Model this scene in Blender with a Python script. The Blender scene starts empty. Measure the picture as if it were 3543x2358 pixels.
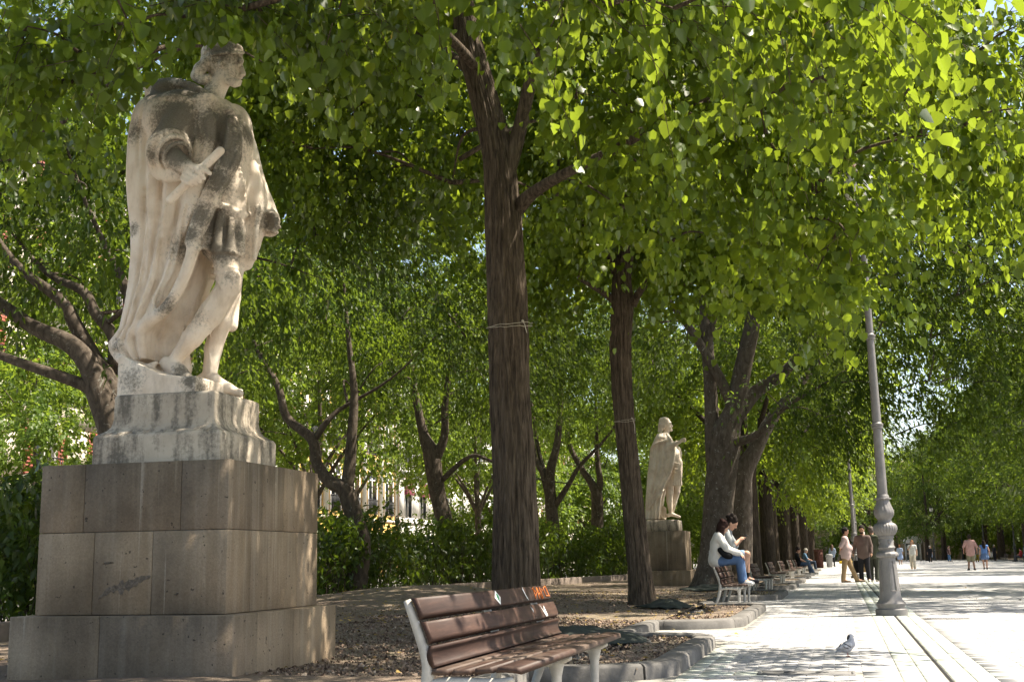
import bpy, math, random
import numpy as np
from mathutils import Vector, Matrix

# ---------------------------------------------------------------- camera, sky, sun, exposure
sc = bpy.context.scene
COL = sc.collection
FPX, YAW, PITCH, ROLL, EYE = 2795.0, math.radians(13.36), math.radians(10.26), math.radians(1.01), 0.9
_f = np.array([-math.sin(YAW)*math.cos(PITCH), math.cos(YAW)*math.cos(PITCH), math.sin(PITCH)])
_r = np.array([math.cos(YAW), math.sin(YAW), 0.0]); _u = np.cross(_r, _f)
_c, _s = math.cos(ROLL), math.sin(ROLL)
CR, CU, CF = _c*_r - _s*_u, _s*_r + _c*_u, _f
cam_d = bpy.data.cameras.new('camera'); cam = bpy.data.objects.new('camera', cam_d); COL.objects.link(cam)
cam_d.sensor_width = 36.0; cam_d.lens = FPX/2356*36; cam_d.clip_start = 0.1; cam_d.clip_end = 3000
cam.matrix_world = Matrix(((CR[0], CU[0], -CF[0], 0), (CR[1], CU[1], -CF[1], 0), (CR[2], CU[2], -CF[2], EYE), (0, 0, 0, 1)))
cam_d.dof.use_dof = False
sc.camera = cam

SUN_EL, SUN_AZ = math.radians(60), math.radians(71)      # azimuth clockwise from +Y (along the avenue)
sv = Vector((math.sin(SUN_AZ)*math.cos(SUN_EL), math.cos(SUN_AZ)*math.cos(SUN_EL), math.sin(SUN_EL)))
world = bpy.data.worlds.new('World'); sc.world = world; world.use_nodes = True
wn = world.node_tree; wbg = wn.nodes['Background']
sky = wn.nodes.new('ShaderNodeTexSky'); sky.sky_type = 'NISHITA'; sky.sun_disc = False
sky.sun_elevation = SUN_EL; sky.sun_rotation = SUN_AZ; sky.altitude = 450; sky.air_density = 1.0; sky.dust_density = 2.6; sky.ozone_density = 0.6
wn.links.new(sky.outputs[0], wbg.inputs[0]); wbg.inputs[1].default_value = 0.115
sun_d = bpy.data.lights.new('sun', 'SUN'); sun_d.energy = 5.0; sun_d.angle = math.radians(0.53); sun_d.color = (1.0, 0.95, 0.86)
sun = bpy.data.objects.new('sun', sun_d); COL.objects.link(sun); sun.location = sv*60
sun.rotation_euler = sv.to_track_quat('Z', 'Y').to_euler()
vs = sc.view_settings; vs.view_transform = 'Standard'; vs.look = 'None'; vs.gamma = 1.0; vs.use_curve_mapping = False
vs.exposure = 1.5
vs.use_white_balance = True; vs.white_balance_temperature = 7100; vs.white_balance_tint = 10
sc.render.engine = 'CYCLES'
cy = sc.cycles
cy.use_denoising = True; cy.use_adaptive_sampling = True; cy.adaptive_threshold = 0.015
cy.max_bounces = 7; cy.diffuse_bounces = 5; cy.glossy_bounces = 3; cy.transmission_bounces = 4; cy.transparent_max_bounces = 6
cy.sample_clamp_indirect = 6.0; cy.caustics_reflective = False; cy.caustics_refractive = False

# ---------------------------------------------------------------- helpers
RNG = np.random.default_rng(11)
def ray(px, py): return CR*((px-1178)/FPX) + CU*((784-py)/FPX) + CF          # px in a 2356-wide view of the photograph
def at(px, py, Y):
    d = ray(px, py); return np.array([0, 0, EYE]) + d*(Y/d[1])
def atx(px, py, X):
    d = ray(px, py); return np.array([0, 0, EYE]) + d*(X/d[0])
def gnd(px, py, z=0.0):
    d = ray(px, py); return np.array([0, 0, EYE]) + d*((z-EYE)/d[2])
SL = 0.0255                                                        # the avenue runs 1.46 degrees off the statue axes
AV = -math.atan(SL)
def A(u, v, z=0.0): return np.array([u + SL*v, v, z])
def seen(P, m=1.08):
    d = np.atleast_2d(P) - np.array([0, 0, EYE]); w = d@CF
    return (w > .2) & (np.abs(d@CR/np.maximum(w, .01)) < m*1178/FPX) & (np.abs(d@CU/np.maximum(w, .01)) < m*784/FPX)

def tag(o, label=None, cat=None, group=None, kind=None):
    if label: o['label'] = label
    if cat: o['category'] = cat
    if group: o['group'] = group
    if kind: o['kind'] = kind
    return o
def empty(name, loc=(0, 0, 0), rz=0.0):
    o = bpy.data.objects.new(name, None); COL.objects.link(o); o.location = tuple(loc); o.rotation_euler = (0, 0, rz); o.empty_display_size = .2
    return o
def mesh_np(name, V, F, smooth=False):
    """V (n,3), F (m,k) int array of faces with k corners, or list of such arrays"""
    me = bpy.data.meshes.new(name)
    V = np.asarray(V, np.float32); Fs = F if isinstance(F, list) else [F]
    Fs = [np.asarray(f, np.int32) for f in Fs if len(f)]
    me.vertices.add(len(V)); me.vertices.foreach_set('co', V.ravel())
    loops = np.concatenate([f.ravel() for f in Fs]); tot = np.concatenate([np.full(len(f), f.shape[1], np.int32) for f in Fs])
    me.loops.add(len(loops)); me.loops.foreach_set('vertex_index', loops)
    me.polygons.add(len(tot)); me.polygons.foreach_set('loop_start', np.concatenate([[0], np.cumsum(tot)[:-1]]).astype(np.int32))
    if smooth: me.polygons.foreach_set('use_smooth', np.ones(len(tot), bool))
    me.update(calc_edges=True); me.validate()
    return me
def fattr(me, name, vals, domain='FACE'):
    a = me.attributes.new(name, 'FLOAT', domain); a.data.foreach_set('value', np.asarray(vals, np.float32))
def obj(name, me, m=None, parent=None):
    o = bpy.data.objects.new(name, me); COL.objects.link(o)
    if m and not me.materials: me.materials.append(m)
    if parent: o.parent = parent
    return o
class MB:
    """collects shapes, builds one mesh"""
    def __init__(s): s.V = []; s.F = {}; s.n = 0
    def add(s, V, F):
        V = np.asarray(V, float); s.V.append(V)
        for f in (F if isinstance(F, list) else [F]):
            f = np.asarray(f, int)
            if len(f): s.F.setdefault(f.shape[1], []).append(f + s.n)
        s.n += len(V); return s
    def box(s, lo, hi, bev=0.0, M=None):
        V, F = box_vf(lo, hi, bev)
        if M is not None: V = V@np.asarray(M)[:3, :3].T + np.asarray(M)[:3, 3]
        return s.add(V, F)
    def tube(s, pts, rad, seg=10, cap=True): return s.add(*tube_vf(pts, rad, seg, cap))
    def lathe(s, prof, seg=24, c=(0, 0), flute=None): return s.add(*lathe_vf(prof, seg, c, flute))
    def mesh(s, name, smooth=False): return mesh_np(name, np.concatenate(s.V), [np.concatenate(v) for v in s.F.values()], smooth)
    def build(s, name, m, parent=None, smooth=False): return obj(name, s.mesh(name, smooth), m, parent)
_BQ = np.array([[0, 3, 2, 1], [4, 5, 6, 7], [0, 1, 5, 4], [1, 2, 6, 5], [2, 3, 7, 6], [3, 0, 4, 7]])
def box_vf(lo, hi, bev=0.0):
    lo = np.array(lo, float); hi = np.array(hi, float)
    if bev <= 0:
        V = np.array([[lo[0], lo[1], lo[2]], [hi[0], lo[1], lo[2]], [hi[0], hi[1], lo[2]], [lo[0], hi[1], lo[2]],
                      [lo[0], lo[1], hi[2]], [hi[0], lo[1], hi[2]], [hi[0], hi[1], hi[2]], [lo[0], hi[1], hi[2]]])
        return V, _BQ
    b = min(bev, *(0.45*(hi-lo)))
    def ring(x0, y0, x1, y1, z, c): return [(x0+c, y0, z), (x1-c, y0, z), (x1, y0+c, z), (x1, y1-c, z), (x1-c, y1, z), (x0+c, y1, z), (x0, y1-c, z), (x0, y0+c, z)]
    V = ring(lo[0]+b, lo[1]+b, hi[0]-b, hi[1]-b, lo[2], b*.3) + ring(lo[0], lo[1], hi[0], hi[1], lo[2]+b, b) + \
        ring(lo[0], lo[1], hi[0], hi[1], hi[2]-b, b) + ring(lo[0]+b, lo[1]+b, hi[0]-b, hi[1]-b, hi[2], b*.3)
    q = [[r*8+i, r*8+(i+1) % 8, r*8+8+(i+1) % 8, r*8+8+i] for r in range(3) for i in range(8)]
    return np.array(V), [np.array(q), np.array([[7, 6, 5, 4, 3, 2, 1, 0], [24, 25, 26, 27, 28, 29, 30, 31]])]
def frames(P):
    P = np.asarray(P, float); T = np.gradient(P, axis=0); T /= np.linalg.norm(T, axis=1)[:, None]+1e-9
    n = np.cross(T[0], [0, 0, 1.]) if abs(T[0][2]) < .9 else np.cross(T[0], [0, 1., 0]); n /= np.linalg.norm(n)
    Ns = []
    for t in T:
        n = n - t*np.dot(n, t); n /= np.linalg.norm(n); Ns.append(n)
    Ns = np.array(Ns); return T, Ns, np.cross(T, Ns)
def tube_vf(pts, rad, seg=10, cap=True, ridge=0.0, rid_n=9, seed=0, sx=1.0, bark=0.0):
    P = np.asarray(pts, float); k = len(P); rad = np.broadcast_to(np.asarray(rad, float), (k,))
    T, Nn, Bn = frames(P); a = np.arange(seg)*2*math.pi/seg
    rr = np.repeat(rad[:, None], seg, 1)
    if ridge > 0:
        g = np.random.default_rng(seed); ph = g.uniform(0, 6.28, 5); L = np.concatenate([[0], np.cumsum(np.linalg.norm(np.diff(P, axis=0), axis=1))])[:, None]
        w = np.sin(a*rid_n + ph[0] + 1.3*np.sin(L*1.7+ph[1])) + .7*np.sin(a*(rid_n*2+1)+ph[2]+1.9*np.sin(L*2.3+ph[3])) + .9*np.sin(a*3+ph[4]+L*.9) + g.normal(0, .35, rr.shape)
        rr = rr*(1+ridge*w)
        if bark:
            kk = 34; dr = sum(g.uniform(.3, .9)*np.sin(L*g.uniform(.8, 5)+a*g.integers(1, 5)+g.uniform(0, 6)) for _ in range(5)); br = np.abs(np.sin(a*kk/2+dr*1.2))**.7; cut = np.sin(L*7+a*5+ph[0])+np.sin(L*11.3-a*9+ph[1])+np.sin(L*4.1+a*13); rr = rr+bark*(br-.6)*np.clip(1.1+.35*cut, .3, 1.6)
    V = P[:, None, :] + rr[..., None]*(np.cos(a)[None, :, None]*Nn[:, None, :]*sx + np.sin(a)[None, :, None]*Bn[:, None, :])
    V = V.reshape(-1, 3); i = np.arange(k-1)[:, None]*seg; j = np.arange(seg)[None, :]; jn = (j+1) % seg
    Q = np.stack([i+j, i+jn, i+seg+jn, i+seg+j], -1).reshape(-1, 4)
    F = [Q]
    if cap: F.append(np.array([list(range(seg))[::-1], [(k-1)*seg+x for x in range(seg)]]))
    return V, F
def lathe_vf(prof, seg=24, c=(0, 0), flute=None):
    """prof [(r,z)...]; flute(i, angle)-> radius factor array"""
    prof = np.asarray(prof, float); k = len(prof); a = np.arange(seg)*2*math.pi/seg
    R = np.repeat(prof[:, 0][:, None], seg, 1)
    if flute is not None: R = R*np.stack([np.broadcast_to(flute(i, a), a.shape) for i in range(k)])
    V = np.stack([c[0]+R*np.cos(a), c[1]+R*np.sin(a), np.repeat(prof[:, 1][:, None], seg, 1)], -1).reshape(-1, 3)
    i = np.arange(k-1)[:, None]*seg; j = np.arange(seg)[None, :]; jn = (j+1) % seg
    Q = np.stack([i+j, i+jn, i+seg+jn, i+seg+j], -1).reshape(-1, 4)
    return V, [Q, np.array([list(range(seg))[::-1], [(k-1)*seg+x for x in range(seg)]])]
def bez(p, n=12):
    """smooth curve through points (Catmull-Rom)"""
    p = np.asarray(p, float)
    if len(p) == 2: return p[0]+(p[1]-p[0])*np.linspace(0, 1, n)[:, None]
    q = np.vstack([2*p[0]-p[1], p, 2*p[-1]-p[-2]]); out = []
    m = max(2, n//(len(p)-1))
    for i in range(len(p)-1):
        a, b, c, d = q[i:i+4]
        for t in np.linspace(0, 1, m, endpoint=False): out.append(.5*((2*b)+(-a+c)*t+(2*a-5*b+4*c-d)*t*t+(-a+3*b-3*c+d)*t**3))
    out.append(p[-1]); return np.array(out)
def copy_tree(o, parent=None, name=None):
    c = o.copy(); COL.objects.link(c); c.parent = parent
    for ch in list(o.children): copy_tree(ch, c)
    return c

# ---------------------------------------------------------------- materials
def new_mat(name, col=(.5, .5, .5), rough=.8, spec=.3, metal=0.0):
    m = bpy.data.materials.new(name); m.use_nodes = True; nt = m.node_tree; b = nt.nodes['Principled BSDF']
    b.inputs['Base Color'].default_value = (*col, 1); b.inputs['Roughness'].default_value = rough
    b.inputs['Specular IOR Level'].default_value = spec; b.inputs['Metallic'].default_value = metal
    return m, nt, b
def nd(nt, t, **k):
    n = nt.nodes.new('ShaderNode'+t)
    for a, v in k.items():
        if a.startswith('i_'): n.inputs[a[2:].replace('_', ' ')].default_value = v
        else: setattr(n, a, v)
    return n
def coords(nt, scale=(1, 1, 1), kind='Object'):
    tc = nd(nt, 'TexCoord'); mp = nd(nt, 'Mapping'); mp.inputs['Scale'].default_value = scale
    nt.links.new(tc.outputs[kind], mp.inputs[0]); return mp.outputs[0]
def wcoords(nt, scale=(1, 1, 1)):
    g = nd(nt, 'NewGeometry'); mp = nd(nt, 'Mapping'); mp.inputs['Scale'].default_value = scale
    nt.links.new(g.outputs['Position'], mp.inputs[0]); return mp.outputs[0]
def noise(nt, vec, scale, detail=4, rough=.6, dist=0.0):
    n = nd(nt, 'TexNoise'); n.inputs['Scale'].default_value = scale; n.inputs['Detail'].default_value = detail
    n.inputs['Roughness'].default_value = rough; n.inputs['Distortion'].default_value = dist
    nt.links.new(vec, n.inputs['Vector']); return n.outputs['Fac']
def ramp(nt, fac, stops):
    r = nd(nt, 'ValToRGB'); e = r.color_ramp.elements
    while len(e) < len(stops): e.new(.5)
    for x, (p, c) in zip(e, stops):
        x.position = p; x.color = (*c, 1) if hasattr(c, '__len__') else (c, c, c, 1)
    nt.links.new(fac, r.inputs[0]); return r.outputs[0]
def mixc(nt, fac, a, b, mode='MIX'):
    m = nd(nt, 'Mix', data_type='RGBA', blend_type=mode); m.clamp_result = False
    for s, v in ((m.inputs[0], fac), (m.inputs[6], a), (m.inputs[7], b)):
        if hasattr(v, 'is_linked') or hasattr(v, 'links'): nt.links.new(v, s)
        elif hasattr(v, '__len__'): s.default_value = (*v[:3], 1)
        else: s.default_value = v if s.type == 'VALUE' else (v, v, v, 1)
    return m.outputs[2]
def mth(nt, op, a, b=0.0, clamp=False):
    m = nd(nt, 'Math', operation=op); m.use_clamp = clamp
    for s, v in ((m.inputs[0], a), (m.inputs[1], b)):
        if hasattr(v, 'links'): nt.links.new(v, s)
        else: s.default_value = v
    return m.outputs[0]
def bump(nt, b, h, strength=.5, dist=.02):
    n = nd(nt, 'Bump'); n.inputs['Strength'].default_value = strength; n.inputs['Distance'].default_value = dist
    nt.links.new(h, n.inputs['Height']); nt.links.new(n.outputs[0], b.inputs['Normal']); return n
def orand(nt): return nd(nt, 'ObjectInfo').outputs['Random']
def attr(nt, name): return nd(nt, 'Attribute', attribute_name=name).outputs['Fac']

def m_leaf(name, c1, c2, trans, tf=.5, gloss=.05, rough=.4):
    m = bpy.data.materials.new(name); m.use_nodes = True; nt = m.node_tree; nt.nodes.clear()
    out = nd(nt, 'OutputMaterial'); r = attr(nt, 'rnd')
    col = ramp(nt, r, [(0, c1), (.75, c2), (.955, c2), (1, (c2[0]*1.9, c2[1]*1.35, c2[2]*.7))])
    d = nd(nt, 'BsdfDiffuse'); t = nd(nt, 'BsdfTranslucent'); g = nd(nt, 'BsdfGlossy'); g.inputs['Roughness'].default_value = rough
    nt.links.new(col, d.inputs[0]); tc = mixc(nt, .5, col, trans); tcol = mixc(nt, 1.0, ramp(nt, r, [(0, .75), (1, 1.15)]), trans, 'MULTIPLY'); nt.links.new(tcol, t.inputs[0])
    mx = nd(nt, 'MixShader'); mx.inputs[0].default_value = tf; nt.links.new(d.outputs[0], mx.inputs[1]); nt.links.new(t.outputs[0], mx.inputs[2])
    lw = nd(nt, 'LayerWeight'); lw.inputs[0].default_value = .35
    mg = nd(nt, 'MixShader'); nt.links.new(mth(nt, 'MULTIPLY_ADD', lw.outputs['Fresnel'], .07), mg.inputs[0])
    mg.inputs[0].links[0].from_node.inputs[2].default_value = gloss
    nt.links.new(mx.outputs[0], mg.inputs[1]); nt.links.new(g.outputs[0], mg.inputs[2]); nt.links.new(mg.outputs[0], out.inputs[0]); return m
M = {}
M['linden'] = m_leaf('linden_leaf', (.025, .052, .006), (.08, .135, .016), (.31, .41, .03), .48, .013, .45)
M['hack'] = m_leaf('hackberry_leaf', (.014, .034, .005), (.045, .085, .014), (.23, .33, .025), .38, .013, .45)
M['fresh'] = m_leaf('light_leaf', (.035, .072, .009), (.085, .14, .02), (.3, .42, .04), .46, .013, .45)
M['hedge'] = m_leaf('hedge_leaf', (.012, .03, .005), (.05, .09, .012), (.2, .3, .02), .3, .03, .35)
M['dry'] = m_leaf('dry_leaf', (.3, .2, .06), (.42, .3, .1), (.4, .3, .08), .3, .03, .5)
M['bract'] = m_leaf('linden_bract', (.34, .38, .1), (.46, .48, .16), (.6, .62, .16), .5, .03, .5)

def m_bark(name, c0, c1, c2, sc_=(9, 9, 1.5), st=.9, patch=None):
    m, nt, b = new_mat(name, c1, .92, .15); v = wcoords(nt, sc_); n1 = noise(nt, v, 1.6, 6, .65, .6); n2 = noise(nt, wcoords(nt, (2, 2, .7)), 1.2, 3)
    col = ramp(nt, n1, [(.32, c0), (.5, c1), (.68, c2)]); col = mixc(nt, mth(nt, 'MULTIPLY', n2, .6), col, mixc(nt, 1.0, col, (.55, .52, .5), 'MULTIPLY'))
    if patch:
        n3 = noise(nt, wcoords(nt, (1, 1, 1)), 9, 3, .6, 1.2); col = mixc(nt, ramp(nt, n3, [(.62, 0.0), (.7, 1.0)]), col, patch)
    nt.links.new(col, b.inputs['Base Color']); bump(nt, b, n1, st, .035); return m
M['bark_linden'] = m_bark('linden_bark', (.034, .025, .018), (.105, .08, .058), (.19, .147, .108), (17, 17, 1.9), 1.0)
M['bark_grey'] = m_bark('smooth_grey_bark', (.05, .039, .03), (.09, .072, .056), (.135, .11, .088), (7, 7, 3), .4, (.2, .19, .165))
M['bark_plane'] = m_bark('pale_grey_bark', (.07, .056, .045), (.125, .103, .084), (.175, .15, .126), (7, 7, 2.6), .5, (.27, .26, .235))
M['bark_dark'] = m_bark('dark_bark', (.024, .019, .015), (.056, .044, .034), (.1, .077, .06), (12, 12, 1.6), .8)

def m_simple(name, c, rough=.8, var=.15, nscale=8, spec=.3, metal=0, bmp=0.0, bscale=40, objvar=.0):
    m, nt, b = new_mat(name, c, rough, spec, metal); v = coords(nt); n = noise(nt, v, nscale, 4)
    lo = tuple(x*(1-var) for x in c); hi = tuple(min(1, x*(1+var)) for x in c); col = ramp(nt, n, [(.3, lo), (.7, hi)])
    if objvar: col = mixc(nt, 1.0, col, ramp(nt, orand(nt), [(0, 1-objvar), (1, 1+objvar)]), 'MULTIPLY')
    nt.links.new(col, b.inputs['Base Color'])
    if bmp: bump(nt, b, noise(nt, v, bscale, 3), bmp, .01)
    return m

# ================================================================ THE SETTING
def m_ground_far():
    m, nt, b = new_mat('street_paving', (.3, .29, .27), .9, .2); v = wcoords(nt); n = noise(nt, v, .8, 5)
    nt.links.new(ramp(nt, n, [(.3, (.22, .21, .195)), (.7, (.34, .33, .305))]), b.inputs['Base Color']); return m
def m_pave(name, brick):
    m, nt, b = new_mat(name, (.38, .36, .33), .85, .25); v = wcoords(nt); n = noise(nt, v, .7, 5); n2 = noise(nt, v, 14, 4)
    col = ramp(nt, n, [(.3, (.335, .333, .335)), (.7, (.42, .418, .42))])
    if brick:
        bt = nd(nt, 'TexBrick'); bt.inputs['Scale'].default_value = 1.0; bt.inputs['Brick Width'].default_value = .208; bt.inputs['Row Height'].default_value = .105
        bt.inputs['Mortar Size'].default_value = .006; bt.inputs['Mortar'].default_value = (.5, .5, .5, 1); bt.inputs['Color1'].default_value = (.9, .9, .9, 1); bt.inputs['Color2'].default_value = (1.08, 1.06, 1.02, 1)
        mp = nd(nt, 'Mapping'); mp.inputs['Rotation'].default_value = (0, 0, -AV); nt.links.new(v, mp.inputs[0]); nt.links.new(mp.outputs[0], bt.inputs['Vector'])
        col = mixc(nt, 1.0, col, bt.outputs[0], 'MULTIPLY')
    else:
        col = mixc(nt, 1.0, col, ramp(nt, orand(nt), [(0, (.86, .86, .85)), (1, (1.08, 1.07, 1.06))]), 'MULTIPLY')
        col = mixc(nt, 1.0, col, ramp(nt, attr(nt, 'rnd'), [(0, (.88, .88, .88)), (1, (1.07, 1.06, 1.05))]), 'MULTIPLY')
    st = ramp(nt, noise(nt, v, 2.3, 3, .7, 1.0), [(.60, 1.0), (.72, .72)])
    col = mixc(nt, 1.0, col, st, 'MULTIPLY'); col = mixc(nt, 1.0, col, ramp(nt, n2, [(.2, .86), (.8, 1.1)]), 'MULTIPLY')
    nt.links.new(col, b.inputs['Base Color']); bump(nt, b, n2, .25, .004); return m
M['street'] = m_ground_far(); M['pave_far'] = m_pave('brick_paving', True); M['paver'] = m_pave('paver_stone', False)
M['joint'] = m_simple('paving_joint', (.24, .23, .205), .95, .2, 20)
M['green_stone'] = m_simple('greenish_channel_stone', (.34, .365, .33), .8, .15, 6, objvar=.08, bmp=.2)
M['soil'] = None
def m_soil():
    m, nt, b = new_mat('leaf_litter_soil', (.2, .15, .11), .95, .15); v = wcoords(nt); n = noise(nt, v, .55, 4); n2 = noise(nt, v, 38, 5, .75); n3 = noise(nt, v, 9, 4)
    col = ramp(nt, n2, [(.3, (.10, .075, .058)), (.5, (.20, .15, .118)), (.7, (.34, .27, .21))])
    col = mixc(nt, ramp(nt, n, [(.42, 0.0), (.6, .75)]), col, ramp(nt, n3, [(.3, (.17, .14, .098)), (.7, (.27, .225, .16))]))
    nt.links.new(col, b.inputs['Base Color']); bump(nt, b, n2, .9, .03); return m
M['soil'] = m_soil()
M['kerb'] = m_simple('dark_kerb_stone', (.125, .118, .11), .85, .35, 5, bmp=.35, bscale=35, objvar=.15)
M['kerb_brown'] = m_simple('brown_kerb_stone', (.17, .135, .112), .9, .25, 4, bmp=.3, bscale=30, objvar=.12)
M['pebble'] = m_simple('gravel_pebble', (.3, .225, .175), .95, .2, 3)
def _peb():
    nt = M['pebble'].node_tree; b = nt.nodes['Principled BSDF']
    nt.links.new(ramp(nt, attr(nt, 'rnd'), [(0, (.09, .06, .045)), (.5, (.2, .14, .103)), (.88, (.3, .225, .168)), (1, (.42, .35, .28))]), b.inputs['Base Color'])
_peb()

def sheet(name, quad, m, z):
    return tag(obj(name, mesh_np(name, np.array([(p[0], p[1], z) for p in quad]), np.array([[0, 1, 2, 3]])), m), kind='structure')
sheet('ground', [(-900, -300), (900, -300), (900, 2200), (-900, 2200)], M['street'], -.06)
V_FAR = 21.0
pv_near = sheet('avenue_pavement', [A(-2.75, -6), A(7.5, -6), A(7.5, V_FAR), A(-2.75, V_FAR)], M['joint'], -.006)
sheet('avenue_pavement_far', [A(-2.75, V_FAR), A(17.6, V_FAR), A(17.6, 236), A(-2.75, 236)], M['pave_far'], 0.0)
sheet('avenue_pavement_side', [A(7.5, -6), A(17.6, -6), A(17.6, V_FAR), A(7.5, V_FAR)], M['pave_far'], 0.0)

def v_of(px, py, u):
    d = ray(px, py); return u/(d[0]/d[1]-SL)
BENCH_V = [5.77] + [v_of(px, py, -2.34) for px, py in ((1641, 1308), (1718, 1296), (1760, 1292), (1789, 1290), (1810, 1288), (1823, 1287))]
BENCH_L = 2.71
TEETH = [(9.35, 13.6), (16.2, 22.3)]
for a, b in zip(BENCH_V[1:], BENCH_V[2:]): TEETH.append((a+BENCH_L+.35, max(b-.45, a+BENCH_L+1.2)))
TEETH.append((BENCH_V[-1]+4, BENCH_V[-1]+9)); TEETH.append((BENCH_V[-1]+15, BENCH_V[-1]+19))
UI, UO = -2.45, -1.42
# soil beds: the strip under the trees and each tongue between benches
HK = np.array([(-9.3, -6), (-9.6, 12), (-9.95, 24), (-10.2, 33), (-8.9, 42), (-7.5, 51), (-6.6, 66), (-5.5, 100), (-4, 150)])   # low kerb before the hedge
def hk_x(y): return np.interp(y, HK[:, 1], HK[:, 0])
def soil_z(x, y):
    m = .4*np.exp(-(((x+7.6)/2.2)**2+((y-23.5)/4.0)**2)) + .12*np.exp(-(((x+5.2)/1.5)**2+((y-15.5)/2.2)**2))
    r = .012*np.sin(x*2.3+y*.7)+.01*np.sin(y*1.9-x*1.1)
    return .07 + m + r*np.clip((-2.9-(x-SL*y)+.0)/.5, 0, 1)
ys = np.concatenate([np.arange(-6, 40, .3), np.arange(40, 150, 1.5)])
rows = []
for y in ys: rows.append(np.stack([np.linspace(hk_x(y)-.05, UI+SL*y-.02, 34), np.full(34, y), np.zeros(34)], -1))
G = np.array(rows); G[..., 2] = soil_z(G[..., 0], G[..., 1])
nr, nc = G.shape[:2]; i = np.arange(nr-1)[:, None]*nc; j = np.arange(nc-1)[None]
bm_ = MB(); bm_.add(G.reshape(-1, 3), np.stack([i+j, i+j+1, i+nc+j+1, i+nc+j], -1).reshape(-1, 4))
def rounded(v0, v1, r=.72, n=12):
    """outline of a tongue bed from the inner line out and back, as (u,v)"""
    r = min(r, (v1-v0)*.42); o = [(UI, v0)]; a = np.linspace(0, math.pi/2, n)
    o += [(UO-r+r*math.sin(t), v0+r-r*math.cos(t)) for t in a]; o += [(UO-r+r*math.cos(t), v1-r+r*math.sin(t)) for t in a]
    return o + [(UI, v1)]
for v0, v1 in TEETH:
    o = rounded(v0, v1); P = [A(u, v, .07) for u, v in o]; c = A((UI+UO)/2, (v0+v1)/2, .085)
    bm_.add(np.array([c]+P), np.array([[0, k+1, k+2] for k in range(len(P)-1)]))
soil = tag(bm_.build('garden_bed_soil', M['soil'], smooth=True), kind='structure')
sheet('hedge_bed_soil', [(-30, -10), (-9.2, -10), (-3.9, 150), (-30, 150)], M['soil'], .03) if False else None

# kerb stones: swept rounded profile, cut into stones
PROF = [(-.11, -.06), (-.11, .092), (-.095, .108), (-.07, .115), (.05, .115), (.085, .108), (.106, .088), (.115, -.06)]
def kerb_run(name, uv, stone=.95, prof=PROF, m='kerb', world_pts=False, zoff=0.0):
    P = np.array([A(u, v) for u, v in uv]) if not world_pts else np.array([(p[0], p[1], 0) for p in uv])
    L = np.concatenate([[0], np.cumsum(np.linalg.norm(np.diff(P, axis=0), axis=1))])
    root = tag(empty(name, P[0]), kind='structure'); n = max(1, round(L[-1]/stone)); g = np.random.default_rng(int(L[-1]*100))
    NS = 16 if stone < 1 else 7
    for k in range(n):
        s = np.linspace(L[-1]*k/n+.003, L[-1]*(k+1)/n-.003, NS); Q = np.stack([np.interp(s, L, P[:, c]) for c in range(3)], -1)
        T = np.gradient(Q, axis=0); T /= np.linalg.norm(T, axis=1)[:, None]; Nn = np.stack([T[:, 1], -T[:, 0], 0*T[:, 0]], -1)
        dz = g.normal(0, .002)+zoff; dr = g.normal(0, .002); pr = np.array(prof)
        V = (Q[:, None]+Nn[:, None]*(pr[None, :, 0, None]+dr)+np.array([0, 0, 1])*(pr[None, :, 1, None]+dz)).reshape(-1, 3); w = len(pr)
        ii = np.arange(NS-1)[:, None]*w; jj = np.arange(w-1)[None]
        o = obj('kerb_stone', mesh_np('kerb_stone', V-P[0], [np.stack([ii+jj, ii+w+jj, ii+w+jj+1, ii+jj+1], -1).reshape(-1, 4), np.array([list(range(w)), [(NS-1)*w+x for x in range(w)][::-1]])], True), M[m], root)
        o.data.set_sharp_from_angle(angle=.9)
    return root
prev = -4.0
for k, (v0, v1) in enumerate(TEETH):
    kerb_run('kerb', [(UI, prev), (UI, (prev+v0)/2)] + rounded(v0, v1)); prev = v1
kerb_run('kerb', [(UI, prev), (UI, 140)], 2.5)
LOW = [(-.1, -.05), (-.1, .26), (-.08, .285), (.08, .285), (.1, .26), (.1, -.05)]
kerb_run('hedge_kerb', [(x+.12, y) for x, y in bez(HK[:-1], 42)], 1.6, LOW, 'kerb_brown', True)
# right-hand bed
tag(MB().box((0, -20, -.05), (26, 215, .06)).build('right_garden_bed', M['soil']), kind='structure').matrix_world = Matrix.Translation((17.75+.5, 20, 0)) @ Matrix.Rotation(AV, 4, 'Z')
kerb_run('right_kerb', [(17.68, 60), (17.68, 235)], 6)

# ---- pavers: real stones near the camera; the 300 nearest singly, the rest joined
def in_teeth(u, v):
    k = (u < -1.22) & False
    for v0, v1 in TEETH[:3]: k = k | ((u < UO+.26) & (v > v0-.28) & (v < v1+.28))
    return k
cells = []
for r_ in range(int((V_FAR-7.9)/.105)):
    v = 7.9 + r_*.105 + .05
    for c_ in range(48):
        u = -2.3 + (c_+.5*(r_ % 2))*.208
        if u > 7.4: break
        cells.append((u, v))
cells = np.array(cells); u, v = cells.T
ok = ~in_teeth(u, v) & ~((u > .37-.11) & (u < 1.0+.11)) & ~((v > 9.86) & (v < 10.2) & (u > -1.1)) & (u < 7.3)
P3 = np.stack([u+SL*v, v, 0*v], -1); ok &= seen(P3, 1.06); cells = cells[ok]
d = np.hypot(cells[:, 0], cells[:, 1]-2); cells = cells[np.argsort(d)]
pm = MB(); pm.box((-.1025, -.0508, -.03), (.1025, .0508, 0), .005); paver_me = pm.mesh('paver'); paver_me.materials.append(M['paver'])
g = np.random.default_rng(5)
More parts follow.
